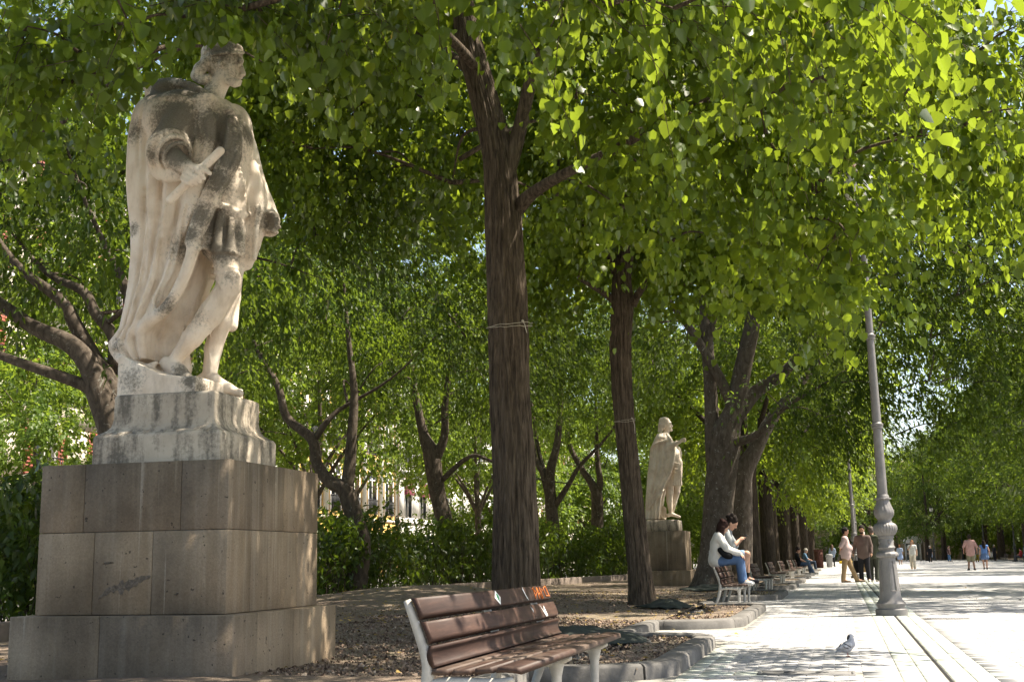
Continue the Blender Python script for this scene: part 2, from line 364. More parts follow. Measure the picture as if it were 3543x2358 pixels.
def put_paver(me, u, v, name='paver', sx=1.0, sy=1.0):
    o = obj(name, me, None, pv_near); p = A(u, v, g.normal(0, .0012)); o.location = tuple(p); o.rotation_euler = (g.normal(0, .006), g.normal(0, .004), AV+g.normal(0, .004)); o.scale = (sx, sy, 1); return o
for u, v in cells[:260]: put_paver(paver_me, u, v)
PV, PF = box_vf((-.1025, -.0508, -.03), (.1025, .0508, 0), .004)
rest = cells[260:]; n = len(rest); ca, sa = math.cos(AV), math.sin(AV)
V = PV[None]@np.array([[ca, sa, 0], [-sa, ca, 0], [0, 0, 1]]) + np.stack([rest[:, 0]+SL*rest[:, 1], rest[:, 1], g.normal(0, .0012, n)], -1)[:, None]
off = (np.arange(n)*len(PV))[:, None, None]
me = mesh_np('paver_field', V.reshape(-1, 3), [(f[None]+off).reshape(-1, f.shape[1]) for f in ([PF[0][16:]] + [PF[1][1:]] + [PF[0][8:16]])])
rv = g.uniform(0, 1, n); fattr(me, 'rnd', np.concatenate([np.repeat(rv, 8), rv, np.repeat(rv, 8)]))
tag(obj('paver_field', me, M['paver'], pv_near), kind='stuff')
# drainage channel: four columns of greenish stones with an open slot
gs = MB().box((-.076, -.148, -.03), (.076, .148, 0), .006).mesh('channel_stone'); gs.materials.append(M['green_stone'])
for v in np.arange(8.2, V_FAR-.1, .3):
    for c_, uu in enumerate((.448, .606, .796, .954)): put_paver(gs, uu, v+(.15 if c_ in (0, 3) else 0), 'channel_stone')
far_ch = MB()
for c_, uu in enumerate((.448, .606, .796, .954)):
    for v in np.arange(V_FAR+.1, 60, .6):
        p = A(uu, v); V, F = box_vf((-.076, -.295, -.02), (.076, .295, .004)); far_ch.add(V+p, F)
tag(far_ch.build('channel_stone_run', M['green_stone'], pv_near), kind='stuff')
slot = MB()
for v in np.arange(8, 60, 4.0):
    zz = -.0025 if v < V_FAR-4 else .0052; slot.add(np.array([A(.690, v, zz), A(.714, v, zz), A(.714, v+4, zz), A(.690, v+4, zz)]), np.array([[0, 1, 2, 3]]))
M['slot'] = m_simple('drain_slot', (.012, .012, .012), .9, .2)
slot.build('drain_slot', M['slot'], pv_near)
for a_, b_ in ((.10, .366), (1.034, 1.30)):
    V, F = box_vf((0, 0, -.03), (1, 1, -.0012)); V = np.array([A(a_+(b_-a_)*x, 7.9+(V_FAR-7.9)*y, z) for x, y, z in V]); MB().add(V, F).build('edging_strip', M['paver'], pv_near)
# cross band of square greenish pavers and rows that follow the kerb
sq = MB().box((-.13, -.068, -.03), (.13, .068, 0), .006).mesh('band_paver'); sq.materials.append(M['green_stone'])
for k in range(24):
    u = -1.02+k*.272
    if not (.2 < u < 1.15) and not (-.72 < u < .1): put_paver(sq, u, 9.955, 'band_paver'); put_paver(sq, u, 10.1, 'band_paver')
for r_ in (0, 1):
    for v in np.arange(9.0, 13.4, .272):
        o = put_paver(sq, UO+.2+r_*.15, v, 'band_paver'); o.rotation_euler.z += math.pi/2
# manhole cover and the grate by the lamp
M['iron_dark'] = m_simple('cast_iron', (.16, .155, .15), .7, .25, 12, bmp=.5, bscale=60)
mh = tag(empty('manhole_cover', A(-.33, 10.03, .004), AV), 'rectangular iron manhole cover set in the paving before the pigeon', 'manhole cover')
MB().box((-.34, -.11, -.02), (.34, .11, .003), .004).build('cover_plate', M['iron_dark'], mh)
fr = MB()
for a, b in (((-.37, -.14), (.37, -.115)), ((-.37, .115), (.37, .14)), ((-.37, -.115), (-.345, .115)), ((.345, -.115), (.37, .115))): fr.box((*a, -.02), (*b, .006))
fr.build('frame', M['iron_dark'], mh)
for x in (-.12, .12): MB().tube([(x-.05, 0, .004), (x, 0, .012), (x+.05, 0, .004)], .006, 6).build('handle', M['iron_dark'], mh)
gr = tag(empty('drain_grate', A(1.35, 18.35, .004), AV), 'slotted iron drain grate in the sunlit paving right of the lamp', 'drain grate')
fr = MB()
for a, b in (((-.3, -.12), (.3, -.1)), ((-.3, .1), (.3, .12)), ((-.3, -.1), (-.28, .1)), ((.28, -.1), (.3, .1))): fr.box((*a, -.02), (*b, .004))
fr.build('frame', M['iron_dark'], gr)
for k in range(16): MB().box((-.272+k*.035, -.1, -.02), (-.254+k*.035, .1, .001)).build('bar', M['iron_dark'], gr)
MB().box((-.29, -.11, -.03), (.29, .11, -.018)).build('pit', M['slot'], gr)

# ---- gravel and fallen leaves
def scatter(n, region, seed):
    g = np.random.default_rng(seed); out = []
    while sum(map(len, out)) < n:
        x = g.uniform(region[0], region[1], n*2); y = g.uniform(region[2], region[3], n*2); p = np.stack([x, y, 0*x], -1)
        u = x-SL*y; k = seen(p, 1.05) & (x > hk_x(y)+.3)
        inb = u < UI-.12
        for v0, v1 in TEETH: inb |= (u < UO-.13) & (y > v0+.12) & (y < v1-.12)
        out.append(p[k & inb])
    p = np.concatenate(out)[:n]; u = p[:, 0]-SL*p[:, 1]; p[:, 2] = np.where(u < UI, soil_z(p[:, 0], p[:, 1]), .075); return p
def rot_rand(n, g):
    q = g.normal(0, 1, (n, 4)); q /= np.linalg.norm(q, axis=1)[:, None]; w, x, y, z = q.T
    return np.stack([np.stack([1-2*(y*y+z*z), 2*(x*y-z*w), 2*(x*z+y*w)], -1), np.stack([2*(x*y+z*w), 1-2*(x*x+z*z), 2*(y*z-x*w)], -1), np.stack([2*(x*z-y*w), 2*(y*z+x*w), 1-2*(x*x+y*y)], -1)], 1)
g = np.random.default_rng(3)
pos = np.concatenate([scatter(15000, (-6.5, -.4, 8.9, 18), 1), scatter(6500, (-8, -.3, 16, 32), 2)])
u_ = pos[:, 0]-SL*pos[:, 1]; keep = (np.sin(pos[:, 0]*1.7+3)+np.sin(pos[:, 1]*1.1+pos[:, 0]) > -1.35) & (((pos[:, 0]+7.6)/2.4)**2+((pos[:, 1]-23.5)/4.5)**2 > 1); pos = pos[keep]
n = len(pos); oc = np.array([(1, 0, 0), (0, 1, 0), (-1, 0, 0), (0, -1, 0), (0, 0, 1), (0, 0, -1)], float)
ofs = np.array([[0, 1, 4], [1, 2, 4], [2, 3, 4], [3, 0, 4], [1, 0, 5], [2, 1, 5], [3, 2, 5], [0, 3, 5]])
sz = np.clip(g.lognormal(-4.5, .42, (n, 1, 1)), .005, .028)*g.uniform(.6, 1.3, (n, 1, 3)); V = np.einsum('nij,nkj->nki', rot_rand(n, g), oc[None]*sz*g.uniform(.7, 1.3, (n, 6, 1)))+pos[:, None]+np.array([0, 0, .006])
me = mesh_np('gravel', V.reshape(-1, 3), (ofs[None, :5]+(np.arange(n)*6)[:, None, None]).reshape(-1, 3)); fattr(me, 'rnd', np.repeat(g.uniform(0, 1, n), 5))
tag(obj('gravel', me, M['pebble']), 'reddish brown gravel and bark chips covering the tree beds', 'gravel', kind='stuff')

# ================================================================ TREES
LEAF8 = np.array([(0, .03, 0), (-.34, -.06, .05), (-.56, .3, .11), (-.34, .74, .02), (0, 1.1, -.14), (.34, .74, .05), (.56, .3, .14), (.34, -.06, .07)], float)
LEAF8_F = np.array([[0, 4, 3, 2, 1], [0, 7, 6, 5, 4]])
LEAF6 = np.array([(0, 0, 0), (-.53, .14, .11), (-.42, .66, .05), (0, 1.1, -.13), (.42, .66, .07), (.53, .14, .14)], float)
LEAF6_F = np.array([[0, 3, 2, 1], [0, 5, 4, 3]])
LEAF4 = np.array([(0, 0, 0), (-.34, .45, .08), (0, 1.1, -.06), (.34, .45, .08)], float)
LEAF4_F = np.array([[0, 2, 1], [0, 3, 2]])
LEAFN = np.array([(0, 0, 0), (-.23, .4, .06), (0, 1.15, -.1), (.23, .4, .06)], float)
def leaf_frames(n, outd, g, droop, flat):
    """per leaf rotation: y axis = base to tip, z axis = blade normal"""
    nz = .3 if droop < 1 else .34
    t = outd*(.55 if droop < 1 else .4) + np.array([0, 0, -droop]) + g.normal(0, nz, (n, 3)); t /= np.linalg.norm(t, axis=1)[:, None]+1e-9
    nn = outd*(1-flat) + np.array([0, 0, flat]) + g.normal(0, nz*.85, (n, 3)); nn -= t*np.sum(nn*t, 1)[:, None]; nn /= np.linalg.norm(nn, axis=1)[:, None]+1e-9
    return np.stack([np.cross(t, nn), t, nn], -1)
def spray_leaves(centers, crad, n, g, size, droop=.7, flat=.45, per=14, slen=.55, axis=(0, 0), ax_z=None):
    """leaves on drooping sprays gathered round clump centres. returns pos, R, size"""
    ns = max(1, n//per); w = crad**2.2; ci = g.choice(len(centers), ns, p=w/w.sum())
    off = g.normal(0, 1, (ns, 3)); off /= np.linalg.norm(off, axis=1)[:, None]; off *= (g.uniform(0, 1, (ns, 1))**.36)*crad[ci][:, None]*np.array([1, 1, .62])
    sp = centers[ci]+off
    c0 = np.array([axis[0], axis[1], 0]); o = sp-c0; o[:, 2] = off[:, 2]*.8; o = o/(np.linalg.norm(o, axis=1)[:, None]+1e-9)*.6+off/(np.linalg.norm(off, axis=1)[:, None]+1e-9)*.6+g.normal(0, .25, (ns, 3))
    o /= np.linalg.norm(o, axis=1)[:, None]
    k = np.repeat(np.arange(ns), per); s = g.uniform(0, 1, len(k)); L = slen*g.uniform(.6, 1.3, ns)[k]
    pos = sp[k]+o[k]*(s*L)[:, None]+np.array([0, 0, -1])*(s**2*L*.55)[:, None]+g.normal(0, .035+.03*size/.1, (len(k), 3))
    spray_leaves.last = (sp, o, np.bincount(k, L, ns)/per)
    return pos, leaf_frames(len(k), o[k], g, droop, flat), size*g.uniform(.5, 1.3, len(k)), np.clip(g.normal(.45, .24, ns)[k]+g.normal(0, .11, len(k)), 0, 1)
def leaf_mesh(name, pos, R, s, rnd, shape, faces, m):
    n = len(pos); V = np.einsum('nij,kj->nki', R, shape)*s[:, None, None]+pos[:, None]
    me = mesh_np(name, V.reshape(-1, 3), (faces[None]+(np.arange(n)*len(shape))[:, None, None]).reshape(-1, faces.shape[1])); fattr(me, 'rnd', np.repeat(rnd, len(faces))); me.materials.append(m); return me
def clumps_ellipsoid(n, c, r, g, rad, lo=-.75, shell=.55, zcut=None):
    """clump centres spread through an ellipsoid, thicker near its shell"""
    out = []
    while len(out) < n:
        d = g.normal(0, 1, 3); d /= np.linalg.norm(d)
        if d[2] < lo: continue
        q = np.array(c)+d*np.array(r)*(shell+(1-shell)*g.uniform(0, 1)**.6)
        if zcut and q[2] < zcut: continue
        out.append(q)
    out = np.array(out); return out, rad*g.uniform(.65, 1.3, n)
def limb_to(mb, p0, p1, r0, r1, g, sag=.12, seg=5, n=8):
    p0, p1 = np.array(p0), np.array(p1); L = np.linalg.norm(p1-p0); mid = (p0+p1)/2+np.array([g.normal(0, .06*L), g.normal(0, .06*L), sag*L])
    P = bez([p0, mid, p1], n); mb.tube(P, np.linspace(r0, r1, len(P))*(1+.1*np.sin(np.arange(len(P))*1.7)), seg)
def wood(name, trunk, limbs, m, parent, seed, seg=28, ridge=.03, flare=1.35, bark=0.0):
    mb = MB(); P = np.array([t[:3] for t in trunk]); r = np.array([t[3] for t in trunk]); Q = bez(P, 44 if not bark else 170); rr = np.interp(np.linspace(0, 1, len(Q)), np.linspace(0, 1, len(r)), r)
    h = Q[:, 2]-Q[0, 2]; rr = rr*(1+(flare-1)*np.exp(-h/.28)); mb.add(*tube_vf(Q, rr, seg if not bark else 136, True, ridge, 9, seed, bark=bark))
    o = mb.build(name, m, parent, True)
    for k, l in enumerate(limbs):
        P = np.array([t[:3] for t in l]); r = np.array([t[3] for t in l]); Q = bez(P, 18); rr = np.interp(np.linspace(0, 1, len(Q)), np.linspace(0, 1, len(r)), r)
        lm = MB(); lm.add(*tube_vf(Q, rr, 12, True, ridge*.8, 5, seed+k)); lm.build('limb', m, parent, True)
    return o
CAMP = np.array([0, 0, EYE])
def tree(name, label, base, trunk, limbs, cl, crad, nleaf, size, shape, leafm, barkm, seed, group=None, per=14, slen=.55, droop=.7, flat=.45, singles=0, twig_from=None, twig_r=.035, ridge=.03, flare=1.3, share=None, cull=None, flower=0, bark=0.0):
    g = np.random.default_rng(seed); base = np.array(base, float)
    root = tag(empty(name, base), label, 'tree', group)
    wood('trunk', trunk, limbs, M[barkm], root, seed, 30, ridge, flare, bark)
    tw = MB(); dense = lambda l, f: [p for p in bez(np.array([t[:3] for t in l], float), 20)][int(20*f):]
    att = dense(trunk, .55 if twig_from is None else .8)+[p for l in limbs for p in dense(l, .3)]; att = np.array(att)
    for c in cl[np.argsort([np.min(np.linalg.norm(att-c, axis=1)) for c in cl])]:
        dd = np.linalg.norm((att-c)*np.array([1, 1, 1.2]), axis=1)+np.where(att[:, 2] > c[2]+.4, 1.5, 0); a = att[np.argmin(dd)]; L = np.linalg.norm(c-a)
        limb_to(tw, a, c, twig_r*min(1.5, .35+L/4), .007, g); att = np.vstack([att, a+(c-a)*.5+np.array([0, 0, .1*L]), a+(c-a)*.78+np.array([0, 0, .08*L]), c])
    tag(tw.build('branches', M[barkm], root, True), kind='stuff')
    pos, R, s, rnd = spray_leaves(cl, crad, nleaf, g, size, droop, flat, per, slen)
    if singles:
        sp, od, Ls = spray_leaves.last; w = sp+base; kk = seen(w, 1.05) & (np.linalg.norm(w-CAMP, axis=1) < 12.5); w2 = w+od*Ls[:, None]+np.array([0, 0, -.55])*Ls[:, None]
        for ww in (w-od*Ls[:, None]*.25, w, (w+w2)/2, w2): kk &= open_views(ww, np.random.default_rng(1))
        sp, od, Ls = sp[kk], od[kk], Ls[kk]; t = np.array([-.25, .25, .6, 1.0])
        C = sp[:, None]+od[:, None]*(t*Ls[:, None])[..., None]+np.array([0, 0, -1.])*((np.maximum(t, 0)**2)*Ls[:, None]*.55)[..., None]; a_ = np.array([0, 2.1, 4.2]); e1 = np.cross(od, [0, 0, 1.]); e1 /= np.linalg.norm(e1, axis=1)[:, None]+1e-6; e2 = np.cross(od, e1); rr_ = np.array([.0045, .0035, .0026, .0015])
        V = C[:, :, None]+rr_[None, :, None, None]*(np.cos(a_)[None, None, :, None]*e1[:, None, None]+np.sin(a_)[None, None, :, None]*e2[:, None, None]); nn = len(sp)
        q = np.array([[i*3+j, i*3+(j+1) % 3, i*3+3+(j+1) % 3, i*3+3+j] for i in range(3) for j in range(3)]); tag(obj('twigs', mesh_np('twigs', V.reshape(-1, 3), (q[None]+(np.arange(nn)*12)[:, None, None]).reshape(-1, 4), True), M[barkm], root), kind='stuff')
    sh, fc = {'linden': (LEAF8, LEAF8_F), 'oval': (LEAF4, LEAF4_F), 'narrow': (LEAFN, LEAF4_F)}[shape]
    if cull is not None:
        k = cull(pos+base); pos, R, s, rnd = pos[k], R[k], s[k], rnd[k]
    if singles:
        w = pos+base; d = np.linalg.norm(w-CAMP, axis=1); d[~seen(w, .97)] = 1e9; pick = np.argsort(d)[:singles]; pick = pick[d[pick] < 1e8]
        one = []
        for q in range(4):
            lm = leaf_mesh('leaf', np.zeros((1, 3)), np.eye(3)[None], np.ones(1), np.array([.2+.2*q]), sh*np.array([1, 1, .6+.4*q]), fc, M[leafm]); one.append(lm)
        keep = np.ones(len(pos), bool); keep[pick] = False
    else: pick, keep = [], slice(None)
    if shape == 'linden': sh, fc = LEAF6, LEAF6_F
    if shape == 'linden':
        pos_, R_, s_, r_ = pos[keep], R[keep], s[keep], rnd[keep]; vis = seen(pos_+base, 1.1); up = ~vis
        tag(obj('upper_crown', leaf_mesh('upper_crown', pos_[up], R_[up], s_[up]*1.55, r_[up], LEAF4*np.array([1.3, 1, 1]), LEAF4_F, M[leafm]), None, root), kind='stuff')
        crown = obj('crown', leaf_mesh('crown', pos_[vis], R_[vis], s_[vis], r_[vis], sh, fc, M[leafm]), None, root)
    else: crown = obj('crown', leaf_mesh('crown', pos[keep], R[keep], s[keep], rnd[keep], sh, fc, M[leafm]), None, root)
    if nleaf > 300: crown['kind'] = 'stuff'
    for q in pick:
        o = obj('leaf', one[q % 4], None, crown); o.matrix_local = Matrix.Translation(Vector(pos[q])) @ Matrix(R[q].tolist()).to_4x4() @ Matrix.Scale(s[q], 4)
    if flower:
        k = g.choice(len(pos), flower, replace=False); fs = np.array([(0, 0, 0), (-.11, .4, 0), (0, 1.0, 0), (.11, .4, 0)]); Rb = leaf_frames(flower, g.normal(0, .5, (flower, 3)), g, 1.4, .2)
        tag(obj('bracts', leaf_mesh('bracts', pos[k], Rb, size*1.15*np.ones(flower), g.uniform(0, 1, flower), fs, LEAF4_F, M['bract']), None, root), kind='stuff')
    return root

# ---- lindens of the near row.  local coordinates from each base
g = np.random.default_rng(21)
def pix(w):
    d = w-CAMP; z = np.maximum(d@CF, .05); return 1178+FPX*(d@CR)/z, 784-FPX*(d@CU)/z, w[:, 1]
def open_views(w, gg):
    """leaves that would hang before the statue and the bare trunks are thinned out, as on the real trees"""
    px, py, Y = pix(w); k = np.ones(len(w), bool); r = gg.uniform(0, 1, len(w))
    hx = np.interp(py, [80, 100, 200, 300, 420, 1060], [470, 440, 330, 300, 290, 225]); hx2 = np.interp(py, [80, 100, 200, 300, 420, 560, 640, 1060], [560, 575, 580, 600, 600, 665, 600, 640])
    k &= ~((py > 84) & (py < 1080) & (px > hx-14) & (px < hx2+14) & (Y < 10.4))
    tx = np.interp(py, [0, 120, 230, 360, 520, 1300], [1062, 1085, 1115, 1147, 1165, 1188]); k &= ~((py > 25) & (py < 1400) & (np.abs(px-tx) < np.interp(py, [0, 300, 800], [48, 62, 72])) & (Y < 13.6) & (r < .93))
    k &= ~((py > 560) & (py < 1400) & (np.abs(px-np.interp(py, [560, 700, 950, 1400], [1440, 1432, 1436, 1478])) < 42) & (Y < 22.5) & (r < .9))
    k &= ~((py > 735) & (py < 1400) & (px > 1560) & (px < 1780) & (Y < 42) & (r < .8))
    for cx, cy, rx, ry in ((65, 370, 45, 45), (285, 700, 25, 40)): k &= ~((((px-cx)/rx)**2+((py-cy)/ry)**2 < 1) & (r < .85) & (Y > 10))
    k &= ~((py > 1060) & (py < 1215) & (px > 735) & (px < 975) & (r < .6) & (Y > 15))
    k &= ~((py > 700) & (py < 1500) & (px > 1985) & (px < 2080) & (Y < 21)); return k
def in_view_cull(keep_out, seed):
    gg = np.random.default_rng(seed)
    def f(w):
        return (seen(w, 1.15) | (gg.uniform(0, 1, len(w)) < keep_out)) & open_views(w, gg)
    return f
LG = 'lindens along the avenue'
# linden with the thick trunk, behind the bench
b1 = A(-3.59, 13.65, .07)
def rel(px, py, Y, b): return at(px, py, Y)-b
Y1 = b1[1]
tr = [(0, 0, -.1, .29)] + [(*rel(px, py, Y1, b1), r) for px, py, r in ((1189, 1350, .265), (1185, 1100, .24), (1174, 900, .228), (1168, 700, .228), (1158, 520, .215), (1146, 360, .185), (1115, 230, .165), (1085, 120, .15), (1062, 10, .14), (1035, -150, .12), (1010, -400, .1), (1000, -700, .06))]
lm = [[(*rel(1190, 480, Y1, b1), .1), (*rel(1225, 445, Y1-.1, b1), .075), (*rel(1290, 405, Y1-.5, b1), .06), (*rel(1420, 340, Y1-1.2, b1), .048), (*rel(1600, 250, Y1-2, b1), .05), (*rel(1900, 180, Y1-3, b1), .03)],
      [(*rel(1160, 400, Y1, b1), .14), (*rel(1195, 300, Y1, b1), .09), (*rel(1230, 150, Y1-.2, b1), .075), (*rel(1300, -50, Y1-.5, b1), .06), (*rel(1400, -400, Y1-1, b1), .04)],
      [(*rel(1115, 200, Y1, b1), .08), (*rel(1040, 130, Y1+.4, b1), .06), (*rel(900, 40, Y1+1, b1), .045), (*rel(700, -20, Y1+1.5, b1), .03)],
      [(*rel(1110, 170, Y1, b1), .07), (*rel(1000, 60, Y1-1, b1), .055), (*rel(800, -50, Y1-2, b1), .03)]]
ca, ra = clumps_ellipsoid(120, (.5, -.3, 8.2), (5.4, 5.2, 4.2), g, .95, -.55, .5)
extra = []
for px, py, dy in ((1330, 260, -1.5), (1400, 200, -2.2), (1480, 300, -1.7), (1580, 250, -2.5), (1650, 360, -1.8), (1500, 420, -1), (1700, 150, -2.7), (1760, 300, -2.4), (1830, 400, -1.8), (1900, 500, -1.4), (1960, 600, -1.8), (1880, 620, -1.3), (1780, 560, -.7), (1650, 540, .4), (1540, 560, .8), (1420, 470, .2), (1350, 380, .3),
                     (1300, 90, -2), (1450, 60, -2.8), (1600, 60, -3), (1800, 60, -3.2), (1950, 120, -3), (2100, 60, -2.6), (2250, 120, -2.4), (2200, 300, -1.8), (2330, 250, -2), (2080, 300, -1.2), (2000, 400, -.8), (2150, 420, -.6), (2280, 430, -.9), (2340, 60, -2.6), (1040, 60, .8), (950, 130, 1.2), (860, 60, .6), (760, 140, 1.4), (680, 60, .9), (900, 230, 1.8), (800, 280, 2.2), (1000, 260, 1.6), (1040, 420, 1.9), (950, 380, 2.3), (860, 420, 2.6), (760, 420, 2.8)):
    extra.append((*rel(px, py, Y1+dy, b1), .62))
for q in range(8):
    t = 6.2+.42*(q % 6); o = np.array([-4.9+.28*(q % 4), 9.4+.5*(q // 4), 1.2+.35*(q % 3)])+np.array(sv)*t; extra.append((*(o-b1), .8))     # extra boughs above the view, added to keep sun off the statue
extra = np.array(extra); cl1 = np.vstack([ca, extra[:, :3]]); cr1 = np.concatenate([ra, extra[:, 3]])
tree('linden_tree', 'thick trunked linden with string tied round it, rising behind the wooden bench', b1, tr, lm, cl1, cr1, 150000, .09, 'linden', 'linden', 'bark_linden', 41, LG, 26, .72, 1.0, .45, singles=290, twig_r=.04, ridge=.028, flare=1.25, cull=in_view_cull(.42, 1), flower=3600, bark=.014)
# the linden before it: its trunk is beside the camera, its crown hangs over the statue and the top edge
b0 = A(-3.7, 3.6, .07); g = np.random.default_rng(22)
ca, ra = clumps_ellipsoid(70, (.2, .6, 7.6), (5.0, 5.0, 3.6), g, .95, -.45, .45)
extra = []
for px, py, Y in ((60, 60, 8.2), (180, 120, 8.4), (300, 60, 8), (420, 40, 8.3), (120, 200, 8.9), (30, 150, 8.3), (560, 20, 8.2), (680, 70, 8.8), (780, 20, 8.1), (900, 60, 8.6), (1000, 10, 8.2), (620, 150, 11.4), (260, 190, 11.2), (150, 280, 11.5), (60, 330, 12), (1100, -20, 8), (1250, 0, 7.8), (1400, 10, 7.6), (1550, 20, 7.9), (1700, -10, 7.8), (1850, 30, 8.1), (1980, 40, 8.3), (2000, -30, 7.7)):
    extra.append((*(at(px, py, Y)-b0), .5))
extra = np.array(extra); cl0 = np.vstack([ca, extra[:, :3]]); cr0 = np.concatenate([ra, extra[:, 3]])
tree('linden_tree', 'nearest linden, only its hanging leaves showing along the top edge', b0, [(0, 0, -.1, .28), (0, 0, 2.5, .24), (.05, 0, 5, .2), (.1, .2, 8, .1)], [[(0, 0, 4, .1), (.8, 1.5, 5.2, .07), (1.5, 3.2, 5.6, .04)], [(0, 0, 4.2, .1), (-.6, 1.8, 5.4, .06), (-1, 3.4, 5.5, .03)], [(0, 0, 4.4, .1), (2.2, 1.2, 5.6, .06), (3.5, 2, 5.9, .03)]],
     cl0, cr0, 66000, .09, 'linden', 'linden', 'bark_linden', 42, LG, 26, .68, 1.0, .45, singles=290, cull=in_view_cull(.5, 2), flower=1200)
# second linden
b2 = np.array([*gnd(1478, 1402)[:2], .07]); Y2 = b2[1]
tr = [(0, 0, -.1, .23)] + [(*rel(px, py, Y2, b2), r) for px, py, r in ((1470, 1300, .2), (1450, 1100, .185), (1436, 950, .18), (1428, 800, .195), (1432, 700, .205), (1430, 640, .17), (1440, 570, .15), (1448, 450, .12), (1455, 250, .09), (1460, 0, .05))]
lm = [[(*rel(1425, 640, Y2, b2), .11), (*rel(1400, 590, Y2-.1, b2), .08), (*rel(1370, 540, Y2-.3, b2), .06), (*rel(1300, 480, Y2-.8, b2), .03)],
      [(*rel(1415, 690, Y2, b2), .09), (*rel(1385, 672, Y2-.2, b2), .05), (*rel(1330, 640, Y2-.6, b2), .03)],
      [(*rel(1455, 700, Y2, b2), .09), (*rel(1480, 660, Y2-.2, b2), .06), (*rel(1540, 600, Y2-.5, b2), .04), (*rel(1650, 520, Y2-1, b2), .025)],
      [(*rel(1446, 560, Y2, b2), .09), (*rel(1480, 480, Y2, b2), .06), (*rel(1560, 380, Y2-.5, b2), .03)]]
g = np.random.default_rng(23)
ca, ra = clumps_ellipsoid(90, (.3, 0, 8.6), (4.7, 4.7, 3.9), g, 1.0, -.5, .5)
extra = np.array([(*rel(px, py, Y2+dy, b2), .75) for px, py, dy in ((1350, 560, -1), (1280, 500, -1), (1240, 560, .5), (1400, 480, -1.5), (1500, 520, -1.5), (1600, 600, -1.2), (1680, 660, -1), (1560, 660, -.5), (1760, 640, -.8), (1840, 690, -.6), (1500, 420, -2), (1650, 480, -1.8), (1300, 640, .8), (1250, 660, 1.2), (1700, 560, -1.4), (1820, 560, -1.2), (1900, 660, -.6), (1380, 620, 0))])
tree('linden_tree', 'second linden, its dark slimmer trunk leaning left beside the distant statue', b2, tr, lm, np.vstack([ca, extra[:, :3]]), np.concatenate([ra, extra[:, 3]]), 92000, .105, 'linden', 'linden', 'bark_linden', 43, LG, 22, .75, 1.05, .42, twig_r=.04, ridge=.035, cull=in_view_cull(.5, 3), flower=1200, bark=.011)

# ---- the big grey-barked hackberries further on
def hack(label, base, trunk, limbs, cl, cr, n, size, seed, group, leafm='hack', bark='bark_plane', shape='narrow', **k):
    return tree('hackberry_tree', label, base, trunk, limbs, cl, cr, n, size, shape, leafm, bark, seed, group, 22, .8, .55, .68, **k)
HG = 'grey hackberries along the avenue'
b3 = A(-3.45, 33.6, .07); Y3 = b3[1]
tr = [(0, 0, -.1, .52)] + [(*rel(px, py, Y3, b3), r) for px, py, r in ((1645, 1280, .42), (1655, 1150, .4), (1665, 1050, .42), (1668, 1000, .4), (1690, 940, .27), (1708, 850, .24), (1728, 760, .22), (1745, 650, .18), (1760, 500, .12), (1770, 300, .06))]
lm = [[(*rel(1645, 1060, Y3, b3), .26), (*rel(1638, 980, Y3+.1, b3), .2), (*rel(1634, 880, Y3+.1, b3), .18), (*rel(1625, 760, Y3+.2, b3), .17), (*rel(1615, 620, Y3+.3, b3), .12), (*rel(1600, 450, Y3, b3), .06)],
      [(*rel(1690, 940, Y3, b3), .17), (*rel(1640, 840, Y3-.2, b3), .13), (*rel(1590, 760, Y3-.3, b3), .11), (*rel(1560, 720, Y3-.4, b3), .09), (*rel(1500, 640, Y3-.6, b3), .05)],
      [(*rel(1690, 960, Y3, b3), .24), (*rel(1740, 900, Y3+.5, b3), .19), (*rel(1800, 860, Y3+.4, b3), .15), (*rel(1860, 790, Y3+.2, b3), .11), (*rel(1920, 720, Y3, b3), .08), (*rel(2040, 640, Y3-.5, b3), .04)],
      [(*rel(1680, 1020, Y3, b3), .15), (*rel(1740, 1000, Y3-.8, b3), .1), (*rel(1800, 940, Y3-1.5, b3), .07), (*rel(1900, 880, Y3-2.5, b3), .03)],
      [(*rel(1628, 790, Y3+.2, b3), .1), (*rel(1650, 700, Y3, b3), .08), (*rel(1660, 600, Y3, b3), .04)]]
g = np.random.default_rng(24)
ca, ra = clumps_ellipsoid(120, (2.2, -1.0, 10.2), (6.4, 6.5, 5.2), g, 1.2, -.55, .45)
extra = np.array([(*rel(px, py, Y3+dy, b3), 1.15) for px, py, dy in ((1760, 900, -1.5), (1700, 800, .8), (1850, 880, -2.5), (1900, 780, -2), (1960, 850, -2.5), (1830, 740, -1.5), (2020, 760, -3.5), (1900, 960, -2), (1960, 1000, -1.5), (2060, 900, -3), (2140, 780, -4), (2200, 680, -4.5), (2280, 760, -4), (2330, 650, -5), (2120, 620, -4), (2240, 880, -3), (2330, 900, -3.5), (2180, 980, -2), (1780, 960, -1), (2100, 540, -4), (2250, 560, -5), (2340, 780, -4), (1840, 1010, -1), (2060, 700, -4), (2030, 600, -4), (2160, 880, -3.5), (2300, 960, -2.5), (2060, 1000, -1.5), (1945, 915, 1), (1950, 960, -2), (1935, 880, -3))])
hack('big grey hackberry with a multi forked trunk beside the seated couple', b3, tr, lm, np.vstack([ca, extra[:, :3]]), np.concatenate([ra, extra[:, 3]]), 92000, .142, 51, HG, cull=in_view_cull(.7, 4), ridge=.02)
b4 = A(-3.5, 42.0, .07); Y4 = b4[1]
tr = [(0, 0, -.1, .5)] + [(*rel(px, py, Y4, b4), r) for px, py, r in ((1702, 1250, .42), (1704, 1150, .38), (1708, 1090, .36), (1735, 1040, .26), (1765, 980, .22), (1800, 930, .17), (1860, 860, .11), (1930, 780, .05))]
